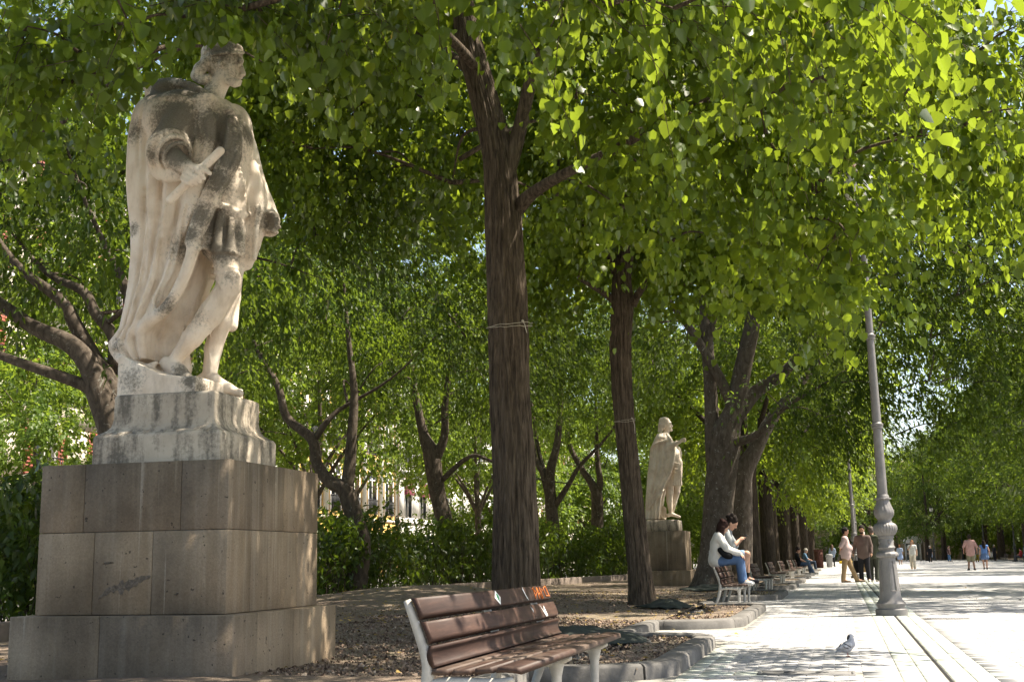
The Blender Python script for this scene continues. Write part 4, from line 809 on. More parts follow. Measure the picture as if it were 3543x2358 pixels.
# ================================================================ SDF SCULPTING (for statues, people, the pigeon)
class SDF:
    def __init__(s, lo, hi, h):
        s.lo = np.array(lo, float); s.h = h; s.n = np.ceil((np.array(hi)-s.lo)/h).astype(int)+1; s.v = np.full(s.n, 10*h+.2, np.float32)
    def region(s, lo, hi):
        a = np.clip(np.floor((np.array(lo)-s.lo)/s.h).astype(int), 0, s.n); b = np.clip(np.ceil((np.array(hi)-s.lo)/s.h).astype(int)+1, 0, s.n)
        if (b <= a).any(): return None, None
        ax = [(s.lo[c]+s.h*np.arange(a[c], b[c])).astype(np.float32) for c in range(3)]
        return tuple(slice(a[c], b[c]) for c in range(3)), (ax[0][:, None, None], ax[1][None, :, None], ax[2][None, None, :])
    def put(s, lo, hi, fn, k=.03, op='u'):
        m = 2.5*s.h+k; sl, X = s.region(np.array(lo)-m, np.array(hi)+m)
        if sl is None: return s
        d = fn(*X).astype(np.float32); v = s.v[sl]
        if op == 'u':
            h = np.clip(.5+.5*(v-d)/k, 0, 1); s.v[sl] = v+(d-v)*h-k*h*(1-h)
        else:
            h = np.clip(.5-.5*(v+d)/k, 0, 1); s.v[sl] = v+(-d-v)*h+k*h*(1-h)
        return s
    def cap(s, a, b, ra, rb=None, k=.03, op='u'):
        a = np.array(a, float); b = np.array(b, float); rb = ra if rb is None else rb; ba = b-a; L2 = max(np.dot(ba, ba), 1e-9); R = max(ra, rb)
        def fn(x, y, z):
            t = np.clip(((x-a[0])*ba[0]+(y-a[1])*ba[1]+(z-a[2])*ba[2])/L2, 0, 1)
            return np.sqrt((x-a[0]-t*ba[0])**2+(y-a[1]-t*ba[1])**2+(z-a[2]-t*ba[2])**2)-(ra+(rb-ra)*t)
        return s.put(np.minimum(a, b)-R, np.maximum(a, b)+R, fn, k, op)
    def poly(s, pts, r, k=.03, smooth=0, op='u'):
        pts = np.array(pts, float); r = np.broadcast_to(np.asarray(r, float), (len(pts),))
        if smooth:
            q = bez(pts, smooth); r = np.interp(np.linspace(0, 1, len(q)), np.linspace(0, 1, len(r)), r); pts = q
        for i in range(len(pts)-1): s.cap(pts[i], pts[i+1], r[i], r[i+1], k, op)
        return s
    def ell(s, c, r, k=.03, Rm=None, op='u'):
        c = np.array(c, float); r = np.array(r if hasattr(r, '__len__') else (r, r, r), float); R = r.max()
        def fn(x, y, z):
            p = [x-c[0], y-c[1], z-c[2]]
            if Rm is not None: p = [Rm[0][i]*p[0]+Rm[1][i]*p[1]+Rm[2][i]*p[2] for i in range(3)]
            k0 = np.sqrt((p[0]/r[0])**2+(p[1]/r[1])**2+(p[2]/r[2])**2); k1 = np.sqrt((p[0]/r[0]**2)**2+(p[1]/r[1]**2)**2+(p[2]/r[2]**2)**2)
            return k0*(k0-1)/np.maximum(k1, 1e-6)
        return s.put(c-R, c+R, fn, k, op)
    def mesh(s):
        v = s.v; ins = v < 0; nx, ny, nz = s.n
        cs = np.zeros((nx-1, ny-1, nz-1), np.uint8)
        for i in (0, 1):
            for j in (0, 1):
                for k in (0, 1): cs += ins[i:nx-1+i, j:ny-1+j, k:nz-1+k]
        I, J, Kz = np.nonzero((cs > 0) & (cs < 8)); m = len(I); idx = np.full(cs.shape, -1, np.int64); idx[I, J, Kz] = np.arange(m)
        acc = np.zeros((m, 3)); cnt = np.zeros(m)
        E = [((0, 0, 0), c) for c in ((1, 0, 0), (0, 1, 0), (0, 0, 1))]+[((1, 0, 0), c) for c in ((1, 1, 0), (1, 0, 1))]+[((0, 1, 0), c) for c in ((1, 1, 0), (0, 1, 1))]+[((0, 0, 1), c) for c in ((1, 0, 1), (0, 1, 1))]+[((1, 1, 0), (1, 1, 1)), ((1, 0, 1), (1, 1, 1)), ((0, 1, 1), (1, 1, 1))]
        for a, b in E:
            va = v[I+a[0], J+a[1], Kz+a[2]]; vb = v[I+b[0], J+b[1], Kz+b[2]]; c = (va < 0) != (vb < 0); t = np.where(c, va/np.where(c, va-vb, 1), 0)
            acc += np.where(c[:, None], np.array(a)+t[:, None]*(np.array(b)-np.array(a)), 0); cnt += c
        V = (np.stack([I, J, Kz], -1)+acc/cnt[:, None])*s.h+s.lo; F = []
        for ax in range(3):
            o1, o2 = [(1, 2), (2, 0), (0, 1)][ax]; sl0 = [slice(1, -1)]*3; sl0[ax] = slice(0, -1); sl1 = [slice(1, -1)]*3; sl1[ax] = slice(1, None)
            a = ins[tuple(sl0)]; b = ins[tuple(sl1)]; X = np.stack(np.nonzero(a != b), -1); fl = a[tuple(X.T)]
            X = X+1; X[:, ax] -= 1; e1 = np.eye(3, dtype=int)[o1]; e2 = np.eye(3, dtype=int)[o2]
            q = np.stack([idx[tuple((X-e1-e2).T)], idx[tuple((X-e2).T)], idx[tuple(X.T)], idx[tuple((X-e1).T)]], -1)
            q[~fl] = q[~fl][:, ::-1]; F.append(q)
        return V, np.concatenate(F)
    def hit(s, px, py, far=60):
        """first surface point along the camera ray through a photo pixel"""
        d = ray(px, py); d = d/np.linalg.norm(d); o = np.array([0, 0, EYE]); c = s.lo+s.n*s.h/2; t0 = np.dot(c-o, d); R = np.linalg.norm(s.n*s.h)/2
        t = np.arange(t0-R, t0+R, s.h*.4); P = o+t[:, None]*d; q = np.round((P-s.lo)/s.h).astype(int); k = ((q >= 0) & (q < s.n)).all(1); q = np.clip(q, 0, s.n-1)
        w = k & (s.v[q[:, 0], q[:, 1], q[:, 2]] < 0)
        return P[np.argmax(w)] if w.any() else None
    def build(s, name, m, parent=None, loc=(0, 0, 0), it=1):
        V, F = s.mesh(); me = mesh_np(name, V-np.array(loc), F, True); return obj(name, me, m, parent), V

# ================================================================ STATUES
def m_statue():
    m, nt, b = new_mat('weathered_limestone', (.5, .42, .33), .9, .2); v = wcoords(nt); n = noise(nt, v, 3.2, 5); f = noise(nt, v, 34, 7, .8); f2 = noise(nt, v, 80, 4, .7); w = noise(nt, wcoords(nt, (6, 6, 1.2)), 2.0, 4)
    col = ramp(nt, n, [(.3, (.6, .49, .385)), (.5, (.76, .65, .535)), (.7, (.82, .74, .64))]); col = mixc(nt, ramp(nt, w, [(.5, 0.0), (.75, .4)]), col, (.36, .27, .19))
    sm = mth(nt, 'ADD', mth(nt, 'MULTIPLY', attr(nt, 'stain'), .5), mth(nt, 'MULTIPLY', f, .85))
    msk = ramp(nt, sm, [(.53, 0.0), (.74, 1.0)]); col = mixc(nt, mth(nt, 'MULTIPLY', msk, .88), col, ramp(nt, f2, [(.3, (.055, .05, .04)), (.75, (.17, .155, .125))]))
    sp = ramp(nt, f2, [(.66, 0.0), (.74, .6)]); col = mixc(nt, sp, col, (.16, .13, .10))
    nt.links.new(col, b.inputs['Base Color']); bump(nt, b, mth(nt, 'ADD', f, f2), .5, .014); return m
M['statue'] = m_statue()
def m_pedestal():
    m, nt, b = new_mat('sandstone_block', (.2, .165, .13), .92, .15); v = wcoords(nt); n = noise(nt, v, 1.6, 5); f = noise(nt, v, 60, 4, .7); st = noise(nt, wcoords(nt, (9, 9, .45)), 1.3, 5, .6); bl = noise(nt, wcoords(nt, (1, 1, .7)), 1.1, 3)
    col = ramp(nt, n, [(.3, (.215, .162, .112)), (.7, (.35, .272, .192))]); col = mixc(nt, ramp(nt, st, [(.45, 0.0), (.75, .55)]), col, (.43, .36, .28)); col = mixc(nt, ramp(nt, bl, [(.42, 0.0), (.66, .6)]), col, (.07, .057, .046))
    g_ = nd(nt, 'NewGeometry'); sx_ = nd(nt, 'SeparateXYZ'); nt.links.new(g_.outputs['Position'], sx_.inputs[0]); zr = ramp(nt, mth(nt, 'DIVIDE', sx_.outputs[2], 2.0), [(.12, 0.0), (.262, .75), (.27, .0), (.6, .1), (.86, .8)])
    drip = noise(nt, wcoords(nt, (14, 14, .5)), 1.0, 4, .6); soot = mth(nt, 'MULTIPLY', zr, ramp(nt, drip, [(.3, .25), (.65, 1.0)])); col = mixc(nt, mth(nt, 'MULTIPLY', soot, .6), col, (.06, .05, .041))
    wd = noise(nt, wcoords(nt, (22, 22, .35)), 1.0, 3, .5); col = mixc(nt, ramp(nt, wd, [(.66, 0.0), (.74, .5)]), col, (.45, .39, .31)); pit = noise(nt, v, 24, 2, .5); col = mixc(nt, ramp(nt, pit, [(.70, 0.0), (.73, .8)]), col, (.05, .042, .035))
    col = mixc(nt, 1.0, col, ramp(nt, orand(nt), [(0, (.84, .85, .87)), (1, (1.12, 1.08, 1.02))]), 'MULTIPLY'); col = mixc(nt, 1.0, col, ramp(nt, f, [(.3, .82), (.7, 1.15)]), 'MULTIPLY')
    nt.links.new(col, b.inputs['Base Color']); bump(nt, b, f, .5, .006); return m
M['pedestal'] = m_pedestal()
def m_plinth():
    m, nt, b = new_mat('lichened_limestone', (.4, .34, .26), .92, .15); v = wcoords(nt); n = noise(nt, v, 2.4, 6, .65); f = noise(nt, v, 30, 5, .75); st = noise(nt, wcoords(nt, (7, 7, 1.0)), 1.4, 5)
    col = ramp(nt, n, [(.3, (.36, .30, .235)), (.65, (.53, .46, .37))]); k = mth(nt, 'ADD', mth(nt, 'MULTIPLY', st, .75), mth(nt, 'MULTIPLY', f, .4))
    col = mixc(nt, ramp(nt, k, [(.52, 0.0), (.68, .88)]), col, (.12, .105, .085)); nt.links.new(col, b.inputs['Base Color']); bump(nt, b, f, .5, .012); return m
M['plinth'] = m_plinth()

def cape(sd, F, left, edge, dy, ay, folds, amp, k=.04, back=None):
    """solid cloak: elliptical section whose back follows `left` and whose camera side ends at `edge` (pixel lists), with folds"""
    Lp = np.array([F(*q, dy) for q in left]); Ep = np.array([F(*q, dy-ay*.5) for q in edge]); Lp = Lp[np.argsort(Lp[:, 2])]; Ep = Ep[np.argsort(Ep[:, 2])]
    z0, z1 = Lp[0, 2], Lp[-1, 2]; y0 = Lp[0, 1]; ft, fv = np.array(folds).T
    def fn(x, y, z):
        zz = z[0, 0]; xl = np.interp(zz, Lp[:, 2], Lp[:, 0]); xe = np.interp(zz, Ep[:, 2], Ep[:, 0]); w = np.maximum(xe-xl, .05); ax = w*.72
        aa = np.interp(zz, np.linspace(z0, z1, len(ay_)), ay_); xc = xl+ax
        u = (x-xc[None, None])/ax[None, None]; q = (y-y0)/aa[None, None]; rho = np.sqrt(u*u+q*q)
        d = (rho-1)*np.minimum(ax, aa)[None, None]
        t = (x-xl[None, None])/w[None, None]; wob = t+.03*np.sin(z*3.1)
        d = d-amp*np.interp(wob, ft, fv).astype(np.float32)*np.clip(-q*1.6, 0, 1)
        d = np.maximum(d, (x-xe[None, None])*.85+0*d); return np.maximum(d, np.maximum(z0-z, z-z1)+0*d)
    ay_ = np.asarray(back if back is not None else [ay, ay], float)
    xs = np.concatenate([Lp[:, 0], Ep[:, 0]])
    return sd.put((xs.min()-.1, y0-max(ay_)-.1, z0-.02), (xs.max()+.1, y0+max(ay_)+.1, z1+.02), fn, k)

K_ = 2356/3543
PED_X, PED_Y, PED_W, PED_D, PED_TOP, PED_MID, PED_BOT = -4.40, 8.81, 1.67, 1.81, 1.735, 1.185, .535
YS = 9.62
def S1(u, v, dy=0.0): return at((350+u/2.09)*K_, (100+v/2.09)*K_, YS+dy)
def S2(u, v, dy=0.0): return at((350+u/1.96)*K_, (800+v/1.96)*K_, YS+dy)
def P1(u, v): return (350+u/2.09)*K_, (100+v/2.09)*K_
def P2(u, v): return (350+u/1.96)*K_, (800+v/1.96)*K_
def statue_near():
    cs_ = np.array([S1(150, 60, q) for q in (-.6, .6)]+[S2(20, 1090, q) for q in (-.6, .6)]+[S1(1350, v, q) for v in (60, 1500) for q in (-.6, .6)]); lo = cs_.min(0); hi = cs_.max(0); lo[1], hi[1] = YS-.84, YS+.55; lo[2] -= .3
    s = SDF(lo, hi, .0118)
    zoff = S2(0, 0)[2]
    left = [(262, 640), (240, 690), (217, 830), (211, 1000), (206, 1150), (214, 1300), (232, 1450), (240, 1560)]
    leftall = left+[(350-350+(((350+u/1.96)-350)*2.09), (((800+v/1.96)-100)*2.09)) for u, v in ((230, 180), (220, 370), (205, 520), (165, 690), (75, 790), (95, 850), (150, 905))]
    edge = [(870, 640), (905, 700), (900, 850), (880, 960), (830, 1150), (765, 1350), (700, 1500)]
    edge += [(((u/1.96))*2.09, ((800+v/1.96)-100)*2.09) for u, v in ((640, 60), (600, 200), (545, 350), (450, 510), (340, 700), (330, 850), (340, 915))]
    leftall = [(u+30, v) for u, v in leftall]
    cape(s, S1, leftall, edge, .02, .38, [(-.2, 0), (0, .2), (.12, .9), (.27, .55), (.33, -.1), (.41, .95), (.49, .6), (.535, 0), (.63, 1), (.72, .5), (.765, -.05), (.87, 1.1), (.97, 1.2), (1.1, .6)], .062, .03, back=[.2, .28, .34, .36, .37, .37, .37, .37, .36, .33])
    # torso, hips, skirt of the tunic
    s.ell(S1(800, 770, 0), (.26, .30, .33), .06); s.ell(S1(880, 720, -.08), (.19, .22, .25), .06); s.ell(S1(925, 1100, -.02), (.17, .24, .30), .06)
    s.cap(S1(915, 1290, 0), S2(815, 80, -.01), .185, .19, .04)
    for u, v, dy in ((760, 1400, -.17), (850, 1420, -.2), (940, 1440, -.17), (1010, 1460, -.08)): s.cap(S1(u, v-60, dy*.8), S1(u-10, v+150, dy*1.05), .03, .05, .03)
    # shoulders and collar
    s.ell(S1(560, 690, -.12), (.30, .33, .26), .07); s.ell(S1(475, 665, -.02), (.245, .34, .25), .06); s.ell(S1(985, 820, -.04), (.11, .2, .22), .05); s.ell(S1(640, 560, -.1), (.24, .28, .12), .06); s.ell(S1(930, 900, .0), (.17, .26, .3), .06); s.ell(S1(960, 700, .16), (.15, .2, .2), .06)
    s.cap(S1(770, 560, -.02), S1(850, 400, 0), .11, .092, .05); s.cap(S1(760, 560, -.05), S1(640, 600, -.22), .12, .12, .06)
    s.ell(S1(420, 450, .03), (.1, .26, .09), .04); s.ell(S1(520, 470, -.02), (.18, .25, .1), .05)
    s.poly([S1(345, 500, .0), S1(350, 440, -.06), S1(410, 395, -.13), (S1(530, 385, -.22)), S1(660, 420, -.26), S1(770, 490, -.24), S1(860, 560, -.2), S1(930, 625, -.17)], [.03, .035, .035, .036, .036, .036, .035, .03], .018, 24)
    s.poly([S1(250, 690, -.2), S1(300, 590, -.3), S1(400, 525, -.36), S1(540, 495, -.4), S1(640, 520, -.37), S1(770, 515, -.3)], .03, .02, 20)
    # head
    s.ell(S1(880, 235, 0), (.165, .14, .175), .03); s.ell(S1(945, 205, 0), (.09, .125, .115), .04); s.ell(S1(950, 300, 0), (.072, .098, .1), .04); s.ell(S1(935, 335, 0), (.088, .082, .09), .04); s.ell(S1(985, 392, 0), (.034, .045, .03), .03)
    s.cap(S1(1012, 262, 0), S1(1030, 326, 0), .016, .022, .014); s.ell(S1(1016, 336, 0), (.018, .034, .014), .012)
    s.cap(S1(1012, 232, -.055), S1(1012, 232, .055), .024, .024, .02); s.ell(S1(1005, 352, 0), (.02, .036, .011), .008); s.ell(S1(1003, 376, 0), (.02, .034, .012), .008)
    s.ell(S1(1008, 260, -.062), .022, .012, op='s'); s.ell(S1(1000, 262, -.062), .017, .005)
    s.ell(S1(862, 258, -.135), (.022, .022, .04), .01); s.ell(S1(868, 258, -.155), (.01, .012, .02), .008, op='s')
    s.cap(S1(870, 340, -.06), S1(960, 400, -.03), .045, .03, .04)
    s.ell(S1(862, 178, 0), (.178, .158, .115), .015)
    gg = np.random.default_rng(9); hc = S1(868, 225, 0)
    for q in range(150):
        d = gg.normal(0, 1, 3); d /= np.linalg.norm(d)
        if d[2] < -.35 or (d[0] > .35 and d[2] < .62) or d[1] > .6 or (d[0] > .0 and d[2] < .15): continue
        p = hc+d*np.array([.168, .152, .168]); t = np.cross(d, [0, 1, 0])*(1 if gg.uniform() < .8 else -.5)+gg.normal(0, .35, 3); t -= d*np.dot(t, d); t /= np.linalg.norm(t)+1e-6
        s.poly([p-t*.03, p+d*.006, p+t*.032], [.008, .017, .008], .008)
    for dy in (-.11, -.05, .02, .09):
        s.poly([S1(760, 240, dy), S1(715, 290, dy), S1(690, 340, dy*.9), S1(725, 372, dy*.9), S1(770, 350, dy*.9)], [.05, .055, .05, .04, .03], .02)
    s.poly([S1(730, 215, -.06), S1(790, 188, -.148), S1(900, 172, -.155), S1(975, 172, -.12), S1(1022, 172, -.04), S1(1026, 172, .04)], .014, .01, 18); s.ell(S1(985, 138, 0), (.045, .09, .03), .02)
    # right arm, sleeve, hand with the scroll
    s.cap(S1(610, 640, -.30), S1(455, 870, -.52), .15, .155, .05); s.cap(S1(470, 900, -.54), S1(640, 1012, -.66), .115, .06, .03)
    ax = S1(640, 1012, -.66)-S1(470, 900, -.54); ax /= np.linalg.norm(ax); e1 = np.cross(ax, [0, 0, 1.]); e1 /= np.linalg.norm(e1); e2 = np.cross(ax, e1)
    for (u, v, dy), Rr, rr in (((492, 890, -.55), .178, .036), ((520, 905, -.57), .158, .02), ((550, 925, -.59), .125, .016)):
        c = S1(u, v, dy); s.poly([c+Rr*(math.cos(t)*e1+math.sin(t)*e2) for t in np.linspace(0, 6.283, 26)], rr, .012)
    s.poly([S1(362, 900, -.50), S1(385, 990, -.54), S1(450, 1060, -.56), S1(560, 1066, -.56)], [.04, .055, .052, .04], .03, 10)
    s.ell(S1(655, 1035, -.685), (.055, .05, .06), .02)
    for pts in (((652, 988), (715, 1030), (742, 1082)), ((622, 1018), (690, 1072), (716, 1108)), ((602, 1050), (660, 1095), (684, 1122)), ((590, 1082), (632, 1115), (655, 1132))):
        s.poly([S1(*p, dy) for p, dy in zip(pts, (-.71, -.75, -.73))], [.025, .024, .02], .006)
    s.poly([S1(665, 1000, -.7), S1(730, 1000, -.735), S1(785, 1045, -.725)], [.028, .025, .02], .008)
    s.cap(S1(500, 1235, -.70), S1(862, 882, -.70), .037, .037, .004)
    # cloak edge over the chest
    s.poly([S1(945, 640, -.2), S1(955, 800, -.27), S1(940, 920, -.3), S1(890, 1030, -.33), S1(800, 1200, -.36), S1(715, 1400, -.38), S1(655, 1540, -.38)], [.05, .075, .085, .085, .08, .075, .06], .02, 20)
    # far arm under the cloak, hand gathering the cloth
    s.cap(S1(985, 720, .2), S1(1050, 900, .28), .12, .1, .05); s.ell(S1(1045, 790, .1), (.07, .1, .11), .03); s.poly([S1(1040, 850, .22), S1(1110, 1090, .26), S1(1195, 1300, .3), S1(1225, 1400, .32)], [.1, .085, .075, .07], .04, 10)
    s.poly([S1(1060, 1000, .12), S1(1110, 1250, .18), S1(1100, 1480, .18), S2(985, 220, .18)], [.09, .1, .085, .06], .04, 10)
    s.ell(S1(1222, 1385, .27), (.085, .1, .1), .03); s.ell(S1(1215, 1465, .24), (.075, .09, .045), .02)
    for q, (u, v) in enumerate(((1262, 1352), (1280, 1390), (1284, 1428), (1266, 1464))): s.poly([S1(u-55, v-10, .18), S1(u-15, v-6, .14), S1(u, v+6, .2)], [.03, .028, .022], .01)
    s.cap(S1(1130, 1295, .02), S2(1040, 185, .05), .028, .022, .01); s.ell(S1(1130, 1300, .02), (.035, .035, .05), .01)
    # legs
    s.cap(S2(835, 80, -.08), S2(868, 360, -.12), .125, .103, .03); s.poly([S2(862, 380, -.12), S2(745, 560, -.13), S2(620, 720, -.15), S2(515, 855, -.16)], [.105, .107, .085, .062], .03)
    s.ell(S2(885, 330, -.15), (.085, .075, .10), .02); s.poly([S2(445, 895, -.16), S2(530, 950, -.2), S2(598, 1008, -.23)], [.062, .064, .046], .03)
    s.poly([S2(905, 100, .12), S2(862, 420, .13), S2(815, 600, .13), S2(760, 800, .12), S2(738, 950, .1)], [.12, .1, .098, .075, .064], .03)
    s.poly([S2(690, 1012, .1), S2(760, 1010, .08), S2(860, 1068, .06), S2(940, 1098, .04)], [.066, .062, .05, .034], .03)
    s.poly([S2(915, 200, .22), S2(890, 450, .24), S2(885, 640, .24)], [.08, .07, .055], .03)
    # inside of the cloak behind the leg, the train on the rock
    s.poly([S2(620, 330, .12), S2(540, 600, .1), S2(490, 800, .05), S2(540, 930, .05)], [.12, .14, .13, .1], .05)
    s.ell(S2(235, 800, .0), (.19, .26, .1), .05); s.poly([S2(85, 800, -.12), S2(135, 865, -.2), S2(230, 922, -.26), S2(300, 932, -.26), S2(372, 892, -.22)], [.035, .04, .035, .03, .02], .02, 14)
    s.poly([S2(210, 690, -.24), S2(330, 610, -.3), S2(450, 510, -.36), S2(545, 350, -.4), S2(605, 190, -.41), S2(640, 60, -.4)], [.03, .03, .032, .032, .03, .03], .06, 24)
    # rock
    r0 = S2(95, 900, .0); r1 = S2(640, 1080, 0)
    def rock(x, y, z):
        top = np.interp(x, [S2(110, 0)[0], S2(230, 0)[0], S2(380, 0)[0], S2(610, 0)[0], S2(760, 0)[0]], [S2(0, 880)[2], S2(0, 930)[2], S2(0, 925)[2], S2(0, 1045)[2], S2(0, 1075)[2]])
        return np.maximum(np.maximum(z-top, S2(0, 1085)[2]-.35-z), np.maximum(np.maximum(x-at(*P2(762, 1100), PED_Y+.3)[0], at(*P2(96, 1000), PED_Y+.3)[0]-x), np.maximum(PED_Y+.33-y, y-YS-.42)))
    s.put((r0[0]-.05, YS-.55, S2(0, 1090)[2]-.4), (S2(800, 0)[0], YS+.45, S2(0, 860)[2]), rock, .025)
    # surface details laid on the sculpted form
    def lay(fn, pts, r, k=.008, sm=0, op='u'):
        p = bez(np.array(pts, float), sm) if sm else np.array(pts, float); h = [s.hit(*fn(*q)) for q in p]; h = [q for q in h if q is not None]
        if len(h) > 1: s.poly(h, r, k, op=op)
    lay(P1, [(805, 1238), (880, 1278), (960, 1318), (1020, 1340), (1062, 1345)], .026, .01, 20); lay(P1, [(800, 1262), (880, 1302), (960, 1342), (1040, 1366)], .014, .006, 16)
    lay(P1, [(1015, 610), (985, 900), (935, 1015), (835, 1200), (765, 1360), (700, 1510)], .02, .01, 40); lay(P1, [(925, 640), (925, 760), (905, 880)], .022, .01, 20)
    lay(P1, [(765, 660), (770, 800), (740, 900)], .016, .012, 14); lay(P1, [(690, 600), (680, 700), (715, 820)], .02, .012, 14, 's')
    lay(P1, [(820, 1340), (800, 1450), (790, 1540)], .016, .012, 10, 's'); lay(P1, [(900, 1360), (890, 1540)], .016, .012, 10, 's')
    lay(P2, [(655, 118), (700, 108), (790, 135), (860, 130), (945, 162)], .02, .008, 22)
    for a in ([(700, 330), (640, 460), (590, 600), (490, 840)], [(800, 340), (700, 520), (600, 680), (540, 800)], [(780, 120), (790, 220), (800, 320)], [(760, 560), (735, 760), (745, 950)], [(720, 330), (780, 330), (840, 420), (900, 440)], [(730, 250), (820, 245), (935, 250)], [(730, 180), (830, 185), (935, 190)], [(740, 290), (820, 285), (930, 290)], [(590, 640), (640, 700)], [(640, 560), (700, 610)]): lay(P2, a, .008, .006, 16)
    for u, v, r in ((930, 600, .04), (945, 660, .034), (912, 890, .024)): 
        h = s.hit(*P1(u, v)); s.ell(h, r, .008); s.ell(h-np.array([0, r*.8, 0]), r*.5, .006)
    for i, (u, v) in enumerate(bez(np.array([(950, 690), (975, 820), (985, 940), (1020, 1080), (1040, 1200), (1045, 1310), (1065, 1440)], float), 28)):
        h = s.hit(*P1(u, v))
        if h is not None: s.ell(h, (.015, .02, .02 if i % 2 else .013), .005)
    for a in ([(300, 560), (270, 750), (265, 1000)], [(330, 1000), (320, 1250), (340, 1500)], [(560, 1250), (540, 1400), (520, 1560)], [(620, 1280), (600, 1400), (590, 1560)], [(440, 1100), (430, 1300), (420, 1500)]): lay(P1, a, .012, .02, 16, 's')
    for a in ([(300, 60), (280, 300), (240, 520)], [(420, 60), (390, 300), (310, 540)], [(500, 60), (470, 250), (380, 480)], [(560, 60), (530, 220), (430, 430)]): lay(P2, a, .014, .025, 16, 's')
    root = tag(empty('statue', (S2(500, 0)[0], YS, PED_TOP)), 'tall pale limestone statue of a cloaked king holding a scroll, on the nearest pedestal', 'statue')
    loc = np.array(root.location); o, V = s.build('figure', M['statue'], root, loc)
    st = np.zeros(len(V))
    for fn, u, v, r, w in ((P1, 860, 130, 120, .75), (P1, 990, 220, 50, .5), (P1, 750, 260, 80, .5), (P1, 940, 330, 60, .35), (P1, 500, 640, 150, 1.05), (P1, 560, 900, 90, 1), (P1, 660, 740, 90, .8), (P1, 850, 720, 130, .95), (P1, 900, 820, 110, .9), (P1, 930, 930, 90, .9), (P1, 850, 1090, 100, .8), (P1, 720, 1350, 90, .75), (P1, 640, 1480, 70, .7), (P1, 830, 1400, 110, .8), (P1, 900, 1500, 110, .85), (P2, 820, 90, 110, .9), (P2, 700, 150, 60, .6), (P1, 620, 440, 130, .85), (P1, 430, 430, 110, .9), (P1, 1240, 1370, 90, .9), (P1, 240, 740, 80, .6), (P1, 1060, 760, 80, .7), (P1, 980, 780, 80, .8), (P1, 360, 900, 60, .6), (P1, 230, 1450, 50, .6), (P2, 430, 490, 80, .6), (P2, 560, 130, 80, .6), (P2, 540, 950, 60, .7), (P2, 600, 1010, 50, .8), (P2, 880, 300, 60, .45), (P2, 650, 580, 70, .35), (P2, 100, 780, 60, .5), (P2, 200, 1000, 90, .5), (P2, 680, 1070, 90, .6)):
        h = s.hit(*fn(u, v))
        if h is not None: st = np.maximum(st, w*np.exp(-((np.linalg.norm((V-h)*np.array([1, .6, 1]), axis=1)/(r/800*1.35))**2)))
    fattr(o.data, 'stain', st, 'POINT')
    # plinth: slab, hollow moulding, die
    Yf = PED_Y+.30; xc = at(*P2(770, 1200), Yf)[0]; xl = at(*P2(88, 1150), Yf)[0]; Yb = atx(*P2(1075, 1200), xc)[1]; z1 = at(*P2(770, 1072), Yf)[2]; z0 = at(*P2(770, 1338), Yf-.1)[2]
    ov = .115
    ring = lambda e, z: [(xl-e, Yf-e, z), (xc+e, Yf-e, z), (xc+e, Yb+e, z), (xl-e, Yb+e, z)]
    prof = [(ov, PED_TOP+.001), (ov, z0-.03), (ov-.02, z0-.004), (ov-.035, z0), (.07, z0+.008), (.038, z0+.03), (.017, z0+.06), (.005, z0+.1), (0, z0+.135), (0, z1-.02), (-.018, z1)]
    V = np.array([p for e, z in prof for p in ring(e, z)])-loc; Q = [[r*4+i, r*4+(i+1) % 4, r*4+4+(i+1) % 4, r*4+4+i] for r in range(len(prof)-1) for i in range(4)]
    me = mesh_np('plinth', V, [np.array(Q), np.array([[(len(prof)-1)*4+i for i in range(4)]])]); o = obj('plinth', me, M['plinth'], root)
    bv = o.modifiers.new('b', 'BEVEL'); bv.width = .012; bv.segments = 2; bv.limit_method = 'ANGLE'
    return root

# pedestals: real blocks with open joints
def block(name, lo, hi, parent, m, bev=.0045): return MB().box(lo, hi, bev).build(name, M[m], parent)
def pedestal(x, y, label, plain=False):
    root = tag(empty('pedestal', (x, y, 0)), label, 'pedestal', 'stone pedestals of the royal statues'); w, d = PED_W, PED_D; e = .133; J = .0035
    def course(z0, z1, xs, ysr, e):
        X0, X1, Y0, Y1 = -w-e, e, -e, d+e; T = .42
        xs = [X0]+xs+[X1]
        for a, b in zip(xs, xs[1:]): block('stone_block', (a+J/2, Y0, z0+J/2), (b-J/2, Y0+T, z1-J/2), root, 'pedestal')
        yy = [Y0+T]+ysr+[Y1]
        for a, b in zip(yy, yy[1:]): block('stone_block', (X1-T, a+J/2, z0+J/2), (X1-.0, b-J/2, z1-J/2), root, 'pedestal')
        block('stone_block', (X0, Y0+T+J, z0+J/2), (X1-T-J, Y1, z1-J/2), root, 'pedestal')
        MB().box((X0+.03, Y0+.03, z0), (X1-.03, Y1-.03, z1-.004)).build('mortar_core', M['joint'], root)
    if plain:
        course(-.1, PED_BOT, [], [], e); course(PED_BOT+.001, PED_TOP, [], [], 0); return root
    course(-.1, PED_BOT, [-w*.60], [d*.55], e)
    course(PED_BOT+.001, PED_MID, [-w*.695, -w*.385], [.75, 1.35], 0)
    course(PED_MID+.001, PED_TOP, [-w*.76, -w*.245], [.62, 1.05], 0)
    return root
def m_spall():
    m, nt, b = new_mat('spalled_stone', (.12, .1, .08), .95, .1); v = wcoords(nt); n = noise(nt, v, 26, 5, .7); nt.links.new(ramp(nt, n, [(.35, (.11, .09, .07)), (.5, (.17, .138, .108)), (.65, (.24, .195, .155))]), b.inputs['Base Color']); bump(nt, b, n, 1.0, .03); return m
M['spall'] = m_spall()
ped1 = pedestal(PED_X, PED_Y, 'big brown sandstone pedestal under the near statue, cut by the bottom edge')
statue_near()
